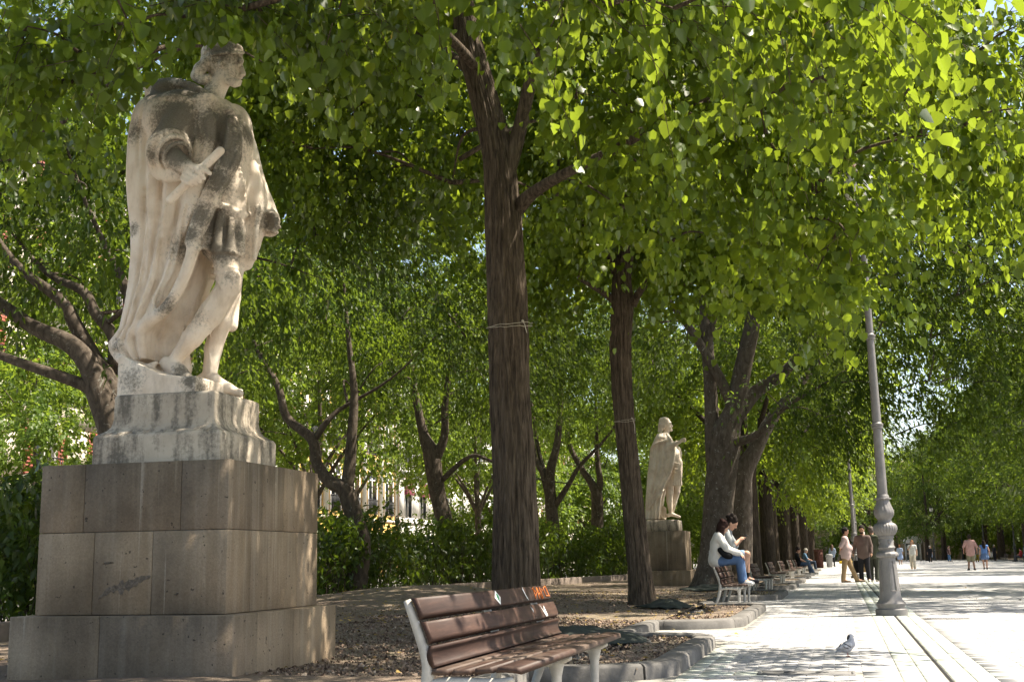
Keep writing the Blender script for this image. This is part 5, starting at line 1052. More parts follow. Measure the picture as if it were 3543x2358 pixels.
def spall(parent, pts, w, seed):
    """chipped-off stretch of the block face: a shallow broken edge following photo pixels"""
    g = np.random.default_rng(seed); P = bez(np.array([at(a, b, PED_Y) for a, b in pts]), 26); n = len(P); top, bot = [], []
    for i, p in enumerate(P):
        f = math.sin(math.pi*min(1, (i+.6)/n))**.6; hh = w*f*(1+.35*math.sin(i*1.9)+g.normal(0, .2)); top.append(p+np.array([g.normal(0, .004), 0, hh*.5])); bot.append(p+np.array([g.normal(0, .004), 0, -hh*.7]))
    L = np.array(parent.location); mid = [(a+b)/2+np.array([0, -.004-abs(g.normal(0, .003)), 0]) for a, b in zip(top, bot)]
    V = np.array([q+np.array([0, -.0015, 0]) for q in top]+mid+[q+np.array([0, -.0015, 0]) for q in bot])-L
    F = [[i, i+1, n+i+1, n+i] for i in range(n-1)]+[[n+i, n+i+1, 2*n+i+1, 2*n+i] for i in range(n-1)]
    obj('spalled_edge', mesh_np('spalled_edge', V, np.array(F), True), M['spall'], parent)
Z3 = lambda u, v: ((u*.5473)*K_, (1500+v*.5473)*K_)
for sd, w, pp in ((1, .06, [(620, 1040), (690, 985), (760, 965), (830, 945), (890, 915), (955, 900)]), (2, .016, [(650, 820), (680, 815), (720, 812)]), (3, .012, [(1105, 1015), (1130, 1005)])): spall(ped1, [Z3(*q) for q in pp], w, sd)
# ---- the second statue, further along
def statue_far():
    p2c = gnd(1581, 1352); x2, y2 = p2c[0], p2c[1]
    ped = pedestal(x2, y2, 'stone pedestal under the distant statue behind the leaning linden', True)
    YQ = y2+.9; F = lambda u, v, dy=0.0: at((2200+u/3.5636)*K_, (1420+v/3.5636)*K_, YQ+dy); PX = lambda u, v: ((2200+u/3.5636)*K_, (1420+v/3.5636)*K_)
    lo = F(90, 1360, -.7); hi = F(650, 50, .7); lo[1], hi[1] = YQ-.65, YQ+.6; s = SDF(lo, hi, .02)
    left = [(270, 290), (215, 400), (180, 480), (165, 640), (145, 800), (132, 1000), (126, 1200), (128, 1345)]; edge = [(400, 300), (470, 400), (492, 500), (480, 620), (430, 800), (360, 940), (330, 1060), (310, 1200), (300, 1345)]
    cape(s, F, left, edge, .03, .4, [(-.2, .1), (0, .3), (.1, 1), (.3, .9), (.42, -.2), (.52, .6), (.6, 0), (.72, 1), (.85, .4), (1, 1.1), (1.2, .4)], .075, .03, back=[.42, .44, .44, .42, .42, .4, .36, .25])
    s.ell(F(375, 160), (.145, .13, .17), .03); s.ell(F(410, 215), (.09, .08, .09), .04); s.ell(F(435, 240), (.045, .05, .05), .02); s.cap(F(436, 165), F(448, 196), .015, .024, .012); s.cap(F(430, 148, -.05), F(430, 148, .05), .025, .025, .02)
    s.ell(F(425, 172, -.06), .02, .01, op='s')
    gg = np.random.default_rng(4)
    for q in range(30):
        u = gg.uniform(285, 360); v = gg.uniform(110, 240); s.cap(F(u, v, -.12+gg.uniform(0, .1)), F(u-8, v+25, -.12), .035, .03, .02)
    s.ell(F(350, 120), (.17, .15, .11), .02); s.cap(F(370, 290), F(385, 225), .1, .09, .04)
    s.ell(F(340, 350, -.05), (.26, .32, .17), .06); s.ell(F(420, 480, -.02), (.2, .27, .32), .06); s.ell(F(480, 560, .0), (.17, .24, .25), .05); s.ell(F(520, 540, .2), (.12, .15, .28), .05)
    s.poly([F(390, 440, -.3), F(470, 415, -.36), F(540, 385, -.38)], [.11, .085, .055], .03); s.ell(F(575, 368, -.38), (.06, .05, .045), .02)
    for q in range(4): s.poly([F(575, 345+q*11, -.41), F(608, 340+q*12, -.4), F(616, 352+q*10, -.37)], [.02, .018, .016], .006)
    s.poly([F(550, 360, -.43), F(585, 338, -.44), F(605, 335, -.43)], [.022, .02, .016], .006)
    s.poly([F(498, 370, -.36), F(505, 410, -.43), F(500, 425, -.38)], .022, .01)
    s.cap(F(500, 640), F(495, 800), .19, .2, .04)
    for q in range(6): s.cap(F(425+q*24, 740, -.2+.02*abs(q-2)), F(415+q*28, 915, -.23+.03*abs(q-2)), .035, .042, .012)
    for v in (650, 720, 770): s.poly([F(440, v+10, -.19), F(480, v-5, -.22), F(530, v+5, -.16)], .028, .012)
    s.poly([F(425, 900, -.12), F(418, 1000, -.12), F(415, 1100, -.12), F(428, 1240, -.1)], [.12, .12, .1, .065], .03); s.poly([F(395, 1290, -.1), F(440, 1275, -.1), F(540, 1308, -.16)], [.06, .06, .04], .03)
    s.poly([F(515, 900, .15), F(505, 1000, .16), F(475, 1130, .16), F(440, 1280, .16)], [.11, .1, .08, .06], .03)
    s.poly([F(330, 1220, .05), F(340, 1310, 0)], [.12, .1], .04); s.poly([F(300, 1240, -.2), F(320, 1310, -.25), F(370, 1335, -.25)], [.03, .025, .02], .02)
    s.poly([F(390, 360, -.36), F(300, 385, -.42), F(220, 420, -.36), F(180, 490, -.25)], [.03, .035, .035, .03], .02, 14)
    for e in ([(470, 560), (430, 760), (360, 940), (230, 1120), (165, 1200)], [(350, 720), (270, 900), (180, 1090)]): s.poly([h for h in (s.hit(*PX(*q)) for q in bez(np.array(e, float), 16)) if h is not None], .03, .02)
    root = tag(empty('statue', (F(350, 0)[0], YQ, PED_TOP)), 'distant stone statue of a cloaked bearded king stretching out his hand', 'statue'); loc = np.array(root.location)
    o, V = s.build('figure', M['statue'], root, loc); fattr(o.data, 'stain', np.full(len(V), .12), 'POINT')
    Yf = y2+.25; xl, xr = at(*PX(120, 1400), Yf)[0], at(*PX(520, 1400), Yf)[0]; zt = at(*PX(520, 1340), Yf)[2]
    MB().box((xl-.25-loc[0], Yf-loc[1], .001), (xr-loc[0], Yf+1.3-loc[1], zt-PED_TOP), .02).build('plinth', M['plinth'], root)
    return root, ped
st2, ped2 = statue_far()
d3 = A(0, 29.2); ped3 = copy_tree(ped2); ped3.location = tuple(np.array(ped2.location)+np.array([d3[0]*1.0, d3[1], 0])); tag(ped3, 'shaded pedestal seen beyond the grey hackberry trunks, behind the bench row')
st3 = copy_tree(st2); st3.location = tuple(np.array(st2.location)+np.array([d3[0]*1.0, d3[1], 0])); tag(st3, 'third statue, hidden among leaves behind the hackberry trunks')

# ================================================================ BENCHES
def m_wood(nm='varnished_red_brown_slat', wear=.55):
    m, nt, b = new_mat(nm, (.1, .045, .03), .5, .32); v = coords(nt, (6, .6, 6)); n = noise(nt, v, 5, 5, .65, .5); w = noise(nt, coords(nt, (1, 1, 1)), 2.2, 4, .7)
    col = ramp(nt, n, [(.25, (.026, .0125, .009)), (.55, (.056, .028, .0195)), (.8, (.094, .048, .033))]); col = mixc(nt, ramp(nt, w, [(.62-wear*.3, 0.0), (.78-wear*.2, wear)]), col, (.15, .115, .088))
    col = mixc(nt, 1.0, col, ramp(nt, orand(nt), [(0, .85), (1, 1.2)]), 'MULTIPLY'); nt.links.new(col, b.inputs['Base Color']); nt.links.new(ramp(nt, w, [(.4, .56), (.75, .8)]), b.inputs['Roughness']); bump(nt, b, n, .25, .004); return m
M['slat'] = m_wood('varnished_red_brown_slat', .12); M['slat_worn'] = m_wood('worn_seat_slat', .65)
M['white_paint'] = m_simple('chipped_white_paint', (.47, .44, .39), .55, .25, 9, bmp=.2, bscale=50)
def slat_mesh(prof, L):
    """prof: list of (x,z) closed outline; extruded along y"""
    k = len(prof); V = np.array([(x, 0, z) for x, z in prof]+[(x, L, z) for x, z in prof]); q = [[i, (i+1) % k, k+(i+1) % k, k+i] for i in range(k)]
    return mesh_np('slat', V, [np.array(q), np.array([list(range(k))[::-1], list(range(k, 2*k))])])
def bar_prof(a, b, t, bow=0.0, n=6):
    """curved plank section from a to b with thickness t, bowed"""
    a, b = np.array(a, float), np.array(b, float); d = b-a; nn = np.array([-d[1], d[0]])/np.linalg.norm(d); s = np.linspace(0, 1, n)
    mid = a+d*s[:, None]+nn*(bow*4*s*(1-s))[:, None]; e = .3*t
    up = mid+nn*t/2; dn = mid-nn*t/2; up[0] += d/np.linalg.norm(d)*e; up[-1] -= d/np.linalg.norm(d)*e
    return [tuple(p) for p in up]+[tuple(p) for p in dn[::-1]]
def flat_tube(pts, w, t):
    """rectangular-section casting following (x,z) points, thickness t along y"""
    P = bez(np.array([(x, 0, z) for x, z in pts], float), 22); T = np.gradient(P, axis=0); T /= np.linalg.norm(T, axis=1)[:, None]; N = np.stack([-T[:, 2], 0*T[:, 0], T[:, 0]], -1); w = np.interp(np.linspace(0, 1, len(P)), np.linspace(0, 1, len(w)), w)
    c = .28; V = []
    for p, n, ww in zip(P, N, w):
        for a, b in ((-1, -c), (-1, c), (-c, 1), (c, 1), (1, c), (1, -c), (c, -1), (-c, -1)): V.append(p+n*ww/2*a+np.array([0, t/2*b, 0]))
    k = len(P); i = np.arange(k-1)[:, None]*8; j = np.arange(8)[None]; Q = np.stack([i+j, i+(j+1) % 8, i+8+(j+1) % 8, i+8+j], -1).reshape(-1, 4)
    return np.array(V), [Q, np.array([list(range(8))[::-1], [(k-1)*8+x for x in range(8)]])]
BL = BENCH_L
def make_bench(label, base, rz):
    root = tag(empty('park_bench', base, rz), label, 'bench', 'white framed wooden benches along the avenue')
    up = [(.0, .735), (.055, .6), (.108, .46), (.125, .36)]
    for k, (z0, z1, x0, x1) in enumerate(((.735, .632, .012, .055), (.622, .518, .06, .102), (.508, .40, .108, .122))):
        o = obj('back_slat', slat_mesh(bar_prof((x0+.035, z0), (x1+.035, z1), .03, .004 if k < 2 else -.022), BL), M['slat'], root)
        o.data.name = 'back_slat'
    for x0, x1, z0, z1, bw in ((.135, .225, .365, .362, 0), (.24, .335, .362, .365, 0), (.35, .445, .366, .374, 0), (.46, .585, .374, .368, .005)):
        obj('seat_slat', slat_mesh(bar_prof((x0, z0+.02), (x1, z1+.02), .028, bw), BL), M['slat_worn'], root)
    for y in (.02, 1.3, 2.42):
        f = empty('frame'); f.parent = root; f.location = (0, y, 0)
        mb = MB(); mb.add(*flat_tube([(.006, .72), (.052, .6), (.1, .46), (.112, .36), (.085, .22), (.035, .08), (.0, 0)], [.036, .044, .05, .062, .058, .05, .042], .046)); mb.build('back_leg', M['white_paint'], f, True)
        mb = MB(); mb.add(*flat_tube([(.115, .315), (.2, .335), (.32, .335), (.44, .325), (.54, .352)], [.05, .045, .045, .06, .025], .05)); mb.build('seat_bearer', M['white_paint'], f, True)
        mb = MB(); mb.add(*flat_tube([(.45, .33), (.452, .24), (.45, .1), (.45, 0)], [.1, .056, .05, .05], .054)); mb.build('front_leg', M['white_paint'], f, True)
        for zz, xx in ((.68, .058), (.57, .105)): MB().tube([(xx+.0, 0, zz), (xx+.012, 0, zz)], .01, 6).build('bolt', M['white_paint'], f)
    return root
bl = ['nearest wooden bench with orange graffiti and a diamond sticker on its back', 'bench on whose backrest the couple sit', 'empty bench, first beyond the couple', 'empty bench, second beyond the couple', 'empty bench, third beyond the couple', 'empty bench, fourth beyond the couple', 'empty bench, fifth beyond the couple']
def bbase(v): p = A(-2.34, v, 0); return (p[0], p[1], 0)
b1 = make_bench(bl[0], bbase(BENCH_V[0]), AV); b1.location.x += .26
benches = [b1]
for lab, v in zip(bl[1:], BENCH_V[1:]):
    c = copy_tree(b1); c.location = bbase(v); tag(c, lab); benches.append(c)
for lab, v in (('bench where a man in black and a man in orange sit', 62.5), ('bench where the man in the blue shirt sits', 75.5)):
    c = copy_tree(b1); c.location = bbase(v); c.location.x -= .0; tag(c, lab); benches.append(c)
# marks on the near bench
M['sticker_white'] = m_simple('sticker_white', (.75, .76, .74), .4, .03); M['sticker_green'] = m_simple('sticker_green', (.05, .25, .12), .4, .05); M['graffiti'] = m_simple('orange_marker', (.55, .15, .03), .5, .1)
top = [c for c in b1.children if c.name.startswith('back_slat')]; top0, top1 = top[0], top[1]
tv = np.array([(.09-.047, 0, .632-.735)])/np.hypot(.043, .103)   # down along the first slat's face
fx = lambda s: (.047+s*.043+.0165+.0035, .735-s*.103+.0065)      # point on its front face, s from top 0 to bottom 1
fx2 = lambda s: (.095+s*.042+.0165+.0035, .622-s*.104+.0065)
def on_slat(pts, fxx, r, name, m, parent):
    P = [(fxx(s)[0], y, fxx(s)[1]) for y, s in pts]; o = MB().tube(P, r, 5).build(name, M[m], parent); return o
def patch(pts, fxx, name, m, parent, off=0.0):
    V = np.array([(fxx(s)[0]+off, y, fxx(s)[1]+off*.4) for y, s in pts]); return obj(name, mesh_np(name, V, np.array([list(range(len(V)))])), M[m], parent)
patch([(1.31, .5), (1.37, .1), (1.43, .5), (1.37, .92)], fx, 'sticker', 'sticker_white', top0)
patch([(1.35, .42), (1.365, .27), (1.385, .32), (1.395, .5), (1.38, .62), (1.37, .75), (1.36, .62)], fx, 'sticker_print', 'sticker_green', top0, .0012)
gy = 2.25
for pts in ([(0, .85), (.03, .25), (.07, .5), (.02, .7)], [(.09, .9), (.13, .2), (.17, .9)], [(.11, .62), (.16, .55)], [(.2, .9), (.2, .2), (.26, .35), (.2, .55)], [(.3, .75), (.31, .25), (.38, .15), (.39, .8), (.3, .75)], [(0, .25), (.05, .15)]):
    on_slat([(gy+a, s) for a, s in pts], fx, .0042, 'graffiti_stroke', 'graffiti', top0)
patch([(2.0, .2), (2.02, .05), (2.035, .5), (2.06, .9), (2.03, .75)], fx, 'paint_mark', 'sticker_white', top0)
patch([(2.02, .1), (2.05, .35), (2.07, .25), (2.05, .55)], fx2, 'paint_mark', 'sticker_white', top1)
patch([(2.27, .1), (2.33, .6), (2.37, .2), (2.39, .85), (2.34, .9)], fx2, 'paint_mark', 'sticker_white', top1)

# ================================================================ LAMP POSTS
def m_iron():
    m, nt, b = new_mat('grey_painted_iron', (.3, .29, .285), .5, .45); v = coords(nt); n = noise(nt, v, 6, 5, .7); n2 = noise(nt, v, 2.2, 4, .7, .6)
    col = ramp(nt, n, [(.3, (.14, .132, .128)), (.7, (.21, .198, .19))]); col = mixc(nt, ramp(nt, n2, [(.64, 0.0), (.69, .9)]), col, (.24, .13, .095)); nt.links.new(col, b.inputs['Base Color']); bump(nt, b, n, .15, .006); return m
M['lamp_iron'] = m_iron(); M['lamp_dark'] = m_simple('dark_lamp_iron', (.06, .062, .065), .5, .15, 6); M['lamp_glass'] = m_simple('opal_lamp_glass', (.75, .74, .7), .3, .02)
def make_lamp(label, base, mat='lamp_iron', seg=48, group='cast iron lamp posts'):
    root = tag(empty('lamp_post', base), label, 'lamp post', group)
    def part(name, prof, fl=None, sg=seg, sm=True):
        o = MB().lathe(prof, sg, (0, 0), fl).build(name, M[mat], root, sm); o.data.set_sharp_from_angle(angle=.7); return o
    part('base_plate', [(.235, 0), (.235, .085), (.215, .098), (.2, .1), (.2, .13), (.214, .15), (.218, .172), (.205, .19)])
    oct_ = lambda i, a: 1-.035*np.cos(8*a)*0+.03*np.cos(4*a)
    part('shaft_base', [(.2, .19), (.172, .22), (.152, .28), (.142, .4), (.132, .57), (.122, .74), (.114, .85)], oct_)
    pl = MB()
    for q in range(4):
        a = q*math.pi/2+.35
        for w in (-.042, .042):
            P = [((.142-.028*t+.006)*math.cos(a+w/.135*(1-.15*t)), (.142-.028*t+.006)*math.sin(a+w/.135*(1-.15*t)), .36+.44*t) for t in np.linspace(0, 1, 6)]; pl.tube(P, .006, 5)
        for z, r in ((.36, .148), (.8, .12)): pl.tube([(r*math.cos(a+w), r*math.sin(a+w), z) for w in np.linspace(-.31, .31, 5)], .006, 5)
    pl.build('panel_moulding', M[mat], root, True)
    part('leafy_collar', [(.115, .85), (.15, .865), (.163, .885), (.16, .91), (.145, .93), (.115, .945)], lambda i, a: 1+(.045*np.abs(np.sin(6*a)) if 1 <= i <= 4 else 0))
    part('ring_moulding', [(.112, .945), (.108, .97), (.122, .985), (.13, 1.005), (.118, 1.025), (.108, 1.04), (.106, 1.14), (.118, 1.15), (.118, 1.175)])
    ml = MB()
    for q in range(4): a = q*math.pi/2+.35-1.57; ml.tube([(.106*math.cos(a), .106*math.sin(a), 1.09), (.116*math.cos(a), .116*math.sin(a), 1.09)], .024, 10)
    ml.build('medallion', M[mat], root)
    part('ribbed_bulb', [(.112, 1.175), (.14, 1.2), (.165, 1.24), (.177, 1.285), (.172, 1.325), (.15, 1.36), (.118, 1.378)], lambda i, a: 1+(.05*np.abs(np.sin(12*a))-.02)*(1 if 0 < i < 6 else 0), 96)
    part('leaf_bulb', [(.115, 1.378), (.1, 1.41), (.103, 1.435), (.13, 1.47), (.149, 1.515), (.146, 1.56), (.128, 1.61), (.105, 1.665), (.092, 1.72)], lambda i, a: 1+(.05*np.abs(np.sin(4*a+.4))**.6+.02*np.sin(16*a+i*.9)-.02)*(1 if 1 < i < 8 else 0), 96)
    part('leaf_flange', [(.092, 1.72), (.118, 1.735), (.115, 1.75), (.098, 1.755), (.09, 1.79), (.08, 1.805)], lambda i, a: 1+(.07*np.cos(8*a) if i in (1, 2) else 0))
    part('pole', [(.075, 1.805), (.074, 2.2), (.068, 2.9), (.062, 3.6), (.056, 4.3), (.05, 5.2), (.045, 6.3)], None, 20)
    for z, r in ((2.87, .068), (4.27, .058)): part('pole_ring', [(r, z-.05), (r+.018, z-.045), (r+.02, z-.02), (r+.012, z-.01), (r+.026, z), (r+.026, z+.025), (r+.008, z+.035), (r, z+.05)], None, 24)
    part('lantern_gallery', [(.045, 6.3), (.09, 6.34), (.09, 6.36), (.14, 6.4), (.16, 6.42)], None, 16)
    o = MB().lathe([(.15, 6.42), (.22, 6.6), (.24, 6.85), (.2, 6.9)], 16).build('lantern_glass', M['lamp_glass'], root, True)
    part('lantern_cap', [(.26, 6.9), (.24, 6.95), (.14, 7.05), (.05, 7.15), (.02, 7.25)], None, 16)
    return root
lp = make_lamp('nearest ornate grey cast iron lamp post, standing in sunlight', gnd(2052, 1414))
lp.rotation_euler = (0, math.radians(-.4), 0)
for lab, p in (('second grey lamp post, behind the talking men', gnd(1972, 1329)), ('third grey lamp post, just left of the second', A(.9, 79)), ('thin fourth lamp post farther left in the row', A(1.0, 106))):
    c = copy_tree(lp); c.location = tuple(p); tag(c, lab)
ld = make_lamp('dark lamp post at the right, nearest of the far side row', A(16.6, 131), 'lamp_dark', 24, 'dark lamp posts across the avenue')
for lab, p in (('dark lamp post behind the man in the pink shirt', A(16.6, 158)), ('dark lamp post left of the group with bags', A(16.6, 186)), ('dark lamp post by the domed kiosk', A(11.8, 172))):
    c = copy_tree(ld); c.location = tuple(p); tag(c, lab)

# ================================================================ strings on the trunks, mats round the trees
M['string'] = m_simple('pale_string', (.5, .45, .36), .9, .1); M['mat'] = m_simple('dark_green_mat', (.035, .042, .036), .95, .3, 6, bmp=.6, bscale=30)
def tree_string(px, py, Y, r, label, tail):
    c = at(px, py, Y); root = tag(empty('trunk_string', c), label, 'string'); g = np.random.default_rng(int(px))
    for q in range(2):
        P = [((r+.006+.004*q)*math.cos(t), (r+.006+.004*q)*math.sin(t), .02*q-.015+.035*math.sin(t+.6*q)+g.normal(0, .004)) for t in np.linspace(0, 6.283, 30)]; MB().tube(P, .0032, 5, False).build('strand', M['string'], root, True)
    a = -.75; b = np.array([(r+.01)*math.cos(a), (r+.01)*math.sin(a), .01]); MB().tube([b, b+np.array([.03, -.02, -.03]), b+np.array([.05, -.02, -.12]), b+np.array([.055, -.02, -tail])], .005, 5).build('loose_end', M['string'], root, True)
    MB().tube([b, b+np.array([.012, -.006, .012])], .014, 8).build('knot', M['string'], root, True)
tree_string(1172, 750, 13.65, .262, 'pale string knotted round the thick linden trunk', .14); tree_string(1437, 966, Y2, .195, 'pale string with a loose end round the leaning linden trunk', .28)
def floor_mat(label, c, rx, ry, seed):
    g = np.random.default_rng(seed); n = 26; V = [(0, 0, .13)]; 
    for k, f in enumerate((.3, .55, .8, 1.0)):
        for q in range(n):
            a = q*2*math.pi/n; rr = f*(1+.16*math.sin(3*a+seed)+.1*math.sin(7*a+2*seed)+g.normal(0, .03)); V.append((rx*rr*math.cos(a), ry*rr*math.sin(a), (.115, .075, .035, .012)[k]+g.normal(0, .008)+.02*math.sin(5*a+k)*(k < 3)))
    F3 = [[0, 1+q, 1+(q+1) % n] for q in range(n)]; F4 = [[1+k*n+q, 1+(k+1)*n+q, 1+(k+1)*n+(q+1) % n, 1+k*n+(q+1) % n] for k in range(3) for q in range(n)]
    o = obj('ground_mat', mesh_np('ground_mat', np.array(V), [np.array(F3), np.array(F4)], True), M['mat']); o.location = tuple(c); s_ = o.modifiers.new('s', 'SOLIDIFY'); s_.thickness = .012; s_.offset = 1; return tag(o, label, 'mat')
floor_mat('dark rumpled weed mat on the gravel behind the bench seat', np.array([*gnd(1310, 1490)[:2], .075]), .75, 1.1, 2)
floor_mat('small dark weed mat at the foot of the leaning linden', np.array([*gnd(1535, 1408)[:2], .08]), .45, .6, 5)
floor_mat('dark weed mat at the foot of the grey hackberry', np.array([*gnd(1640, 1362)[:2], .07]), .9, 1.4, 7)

# ================================================================ PEOPLE
def m_cloth(name, c, var=.12, rough=.9):
    return m_simple(name, c, rough, var, 7, .15, bmp=.35, bscale=14)
CL = {}
def cloth(c):
    if c not in CL: CL[c] = m_cloth('cloth_%d' % len(CL), c)
    return CL[c]
def skinm(c):
    k = ('s',)+c
    if k not in CL:
        CL[k] = m_simple('skin_%d' % len(CL), c, .55, .06, 10, .35)
    return CL[k]
M['eye'] = m_simple('dark_eye', (.02, .015, .012), .3, .0); M['lip'] = m_simple('lip', (.3, .12, .1), .5, .05)
BASEJ = dict(pelvis=(0, 0, .96), chest=(0, 0, 1.28), neck=(-.01, 0, 1.47), head=(.02, 0, 1.63), shl=(0, .185, 1.415), shr=(0, -.185, 1.415), ell=(-.02, .25, 1.14), elr=(-.02, -.25, 1.14), wrl=(.05, .26, .9), wrr=(.05, -.26, .9),
             hil=(0, .09, .93), hir=(0, -.09, .93), knl=(.015, .1, .5), knr=(.015, -.1, .5), anl=(0, .105, .085), anr=(0, -.105, .085), tol=(.2, .13, .03), tor=(.2, -.13, .03))
def person(label, base, rz, J=None, scale=1.0, h=.012, skin=(.42, .24, .16), hair=(.03, .02, .015), hair_style='short', top=(.5, .5, .5), sleeve=1.0, bottom=(.1, .1, .12), leg=1.0, kind='trousers', shoes=(.1, .1, .1), fat=0.0, loose=.016, look=(1, 0, 0), group=None, hem=.12, bare=0, gaze_down=0.0, sock=None):
    j = {k: np.array(v, float) for k, v in {**BASEJ, **(J or {})}.items()}; root = tag(empty('person', base, rz), label, 'person', group); root.scale = (scale,)*3
    allp = np.array(list(j.values())); lo = allp.min(0)-.22; hi = allp.max(0)+.22
    fw = np.array(look, float); fw /= np.linalg.norm(fw); hd = j['head']; nk = j['neck']; upv = hd-nk; upv /= np.linalg.norm(upv); fw = fw-upv*np.dot(fw, upv); fw /= np.linalg.norm(fw); sd = np.cross(upv, fw); Rm = np.stack([fw, sd, upv], 1)
    H = lambda x, y, z: hd+Rm@np.array([x, y, z])
    def torso(s, e, k=.05):
        p, c, n = j['pelvis'], j['chest'], j['neck']; lat = j['shl']-j['shr']; lat = lat/np.linalg.norm(lat)
        s.cap(p+lat*.06, c+lat*.075, .115+e+fat*.5, .11+e, k); s.cap(p-lat*.06, c-lat*.075, .115+e+fat*.5, .11+e, k); s.cap(j['shl']*.85+c*.15, j['shr']*.85+c*.15, .075+e, .075+e, k)
        s.cap(c, n*.8+c*.2, .11+e, .075+e, k)
        if fat: s.ell((p*.6+c*.4)+np.cross(lat, [0, 0, 1.])*fat*.6, (.12+fat+e, .13+fat+e, .16), k)
    def arm(s, sdn, e, f, k=.025):
        a, b, c = j['sh'+sdn], j['el'+sdn], j['wr'+sdn]
        if f > .01: s.cap(a, a+(b-a)*min(1, f*2), .052+e, .043+e+.004*(f < .6), k)
        if f > .55: s.cap(b, b+(c-b)*min(1, f*2-1), .043+e, .03+e, k)
    def legp(s, sdn, e, f, k=.03):
        a, b, c = j['hi'+sdn], j['kn'+sdn], j['an'+sdn]
        s.cap(a, a+(b-a)*min(1, f*2), .088+e, .06+e+(.01 if f < .6 else 0), k)
        if f > .5: s.cap(b, b+(c-b)*min(1, f*2-1), .056+e, .04+e+.004, k)
    def hand(s, sdn):
        w = j['wr'+sdn]; d = w-j['el'+sdn]; d /= np.linalg.norm(d); c = j.get('ha'+sdn); d = d if c is None else (c-w)/np.linalg.norm(c-w)
        side = np.cross(d, [0, 0, 1.]) if abs(d[2]) < .8 else np.array([1., 0, 0]); side -= d*np.dot(side, d); side /= np.linalg.norm(side); pal = np.cross(d, side)
        if np.dot(pal, j['pelvis']-w) < 0: pal = -pal
        s.cap(w, w+d*.075, .027, .032, .015)
        for q, L in enumerate((.062, .075, .08, .068)):
            o = w+d*.085+side*(q-1.5)*-.0185; s.cap(o, o+d*L*.55+pal*.008, .0095, .009, .004); s.cap(o+d*L*.55+pal*.008, o+d*L*.9+pal*.035, .009, .0075, .003)
        o = w+d*.03+side*.03; s.cap(o, o+d*.04+side*.02+pal*.015, .012, .011, .008); s.cap(o+d*.04+side*.02+pal*.015, o+d*.07+side*.018+pal*.03, .011, .009, .004)
    # body
    s = SDF(lo, hi, h); torso(s, 0)
    for q in 'lr': arm(s, q, 0, 1); legp(s, q, 0, 1); hand(s, q); a, t = j['an'+q], j['to'+q]; s.cap(a, a+np.array([-.02, 0, -.03]), .04, .04, .02); s.cap(a+(t-a)*.3, t, .036, .028, .02)
    s.cap(nk-upv*.05, hd-upv*.06, .055, .052, .03); s.ell(H(0, 0, .025), (.098, .078, .1), .02, Rm); s.ell(H(.025, 0, -.055), (.068, .06, .068), .03, Rm); s.ell(H(.07, 0, -.1), (.022, .028, .02), .02, Rm)
    s.cap(H(.09, 0, .01), H(.112, 0, -.03), .011, .016, .01); s.cap(H(.083, -.03, .03), H(.083, .03, .03), .016, .016, .012); s.ell(H(.088, 0, -.066), (.014, .026, .011), .006, Rm)
    for q in (-1, 1): s.ell(H(-.005, q*.08, -.005), (.022, .012, .034), .008, Rm)
    s.build('body', skinm(skin), root)
    for q in (-1, 1):
        e = SDF(H(.083, q*.031, .005)-.02, H(.083, q*.031, .005)+.02, .004); e.ell(H(.083, q*.031, .006), (.009, .016, .009), .002, Rm); e.build('eye', M['eye'], root)
    # hair
    if hair_style:
        s = SDF(hd-.2-np.array([.12, .08, .6 if hair_style == 'long' else .1]), hd+.22, max(.011, h*.8)); n = {'bald': .6}.get(hair_style, 1)
        if hair_style == 'bald': s.cap(H(-.06, -.055, -.02), H(-.06, .055, -.02), .05, .05, .02)
        else:
            s.ell(H(-.018, 0, .045), (.105, .09, .1), .02, Rm); s.ell(H(-.04, 0, -.01), (.075, .085, .085), .02, Rm); g = np.random.default_rng(int(abs(base[0])*97+abs(base[1])*13))
            for q in range(14 if hair_style != 'curly' else 34): v = g.normal(0, 1, 3); v[2] = abs(v[2]); v /= np.linalg.norm(v); v[0] -= .25; s.ell(H(*(v*np.array([.1, .085, .1])+np.array([-.02, 0, .045]))), .022 if hair_style != 'curly' else .03, .012)
        if hair_style == 'long':
            dn = np.array([0, 0, -1.])
            for q in range(9):
                a = (q-4)/4*1.45; o = H(-.075*math.cos(a)-.01, .082*math.sin(a), .0); s.poly([o, o+dn*.12-fw*.03, o+dn*.26-fw*.06, o+dn*(.4+.03*math.sin(q*2.1))-fw*.085], [.036, .036, .032, .012], .02)
        s.ell(H(.1, 0, -.02), (.06, .07, .085), .01, Rm, 's'); s.build('hair', cloth(hair), root)
    # clothes
    def piece(name, fn, c, cut=None):
        s = SDF(lo, hi, h); fn(s)
        if cut is not None: s.v = np.maximum(s.v, cut(*s.region(lo, lo+(s.n-1)*s.h+s.h)[1])[:s.n[0], :s.n[1], :s.n[2]]).astype(np.float32) if False else s.v
        if (s.v < 0).any(): s.build(name, cloth(c), root)
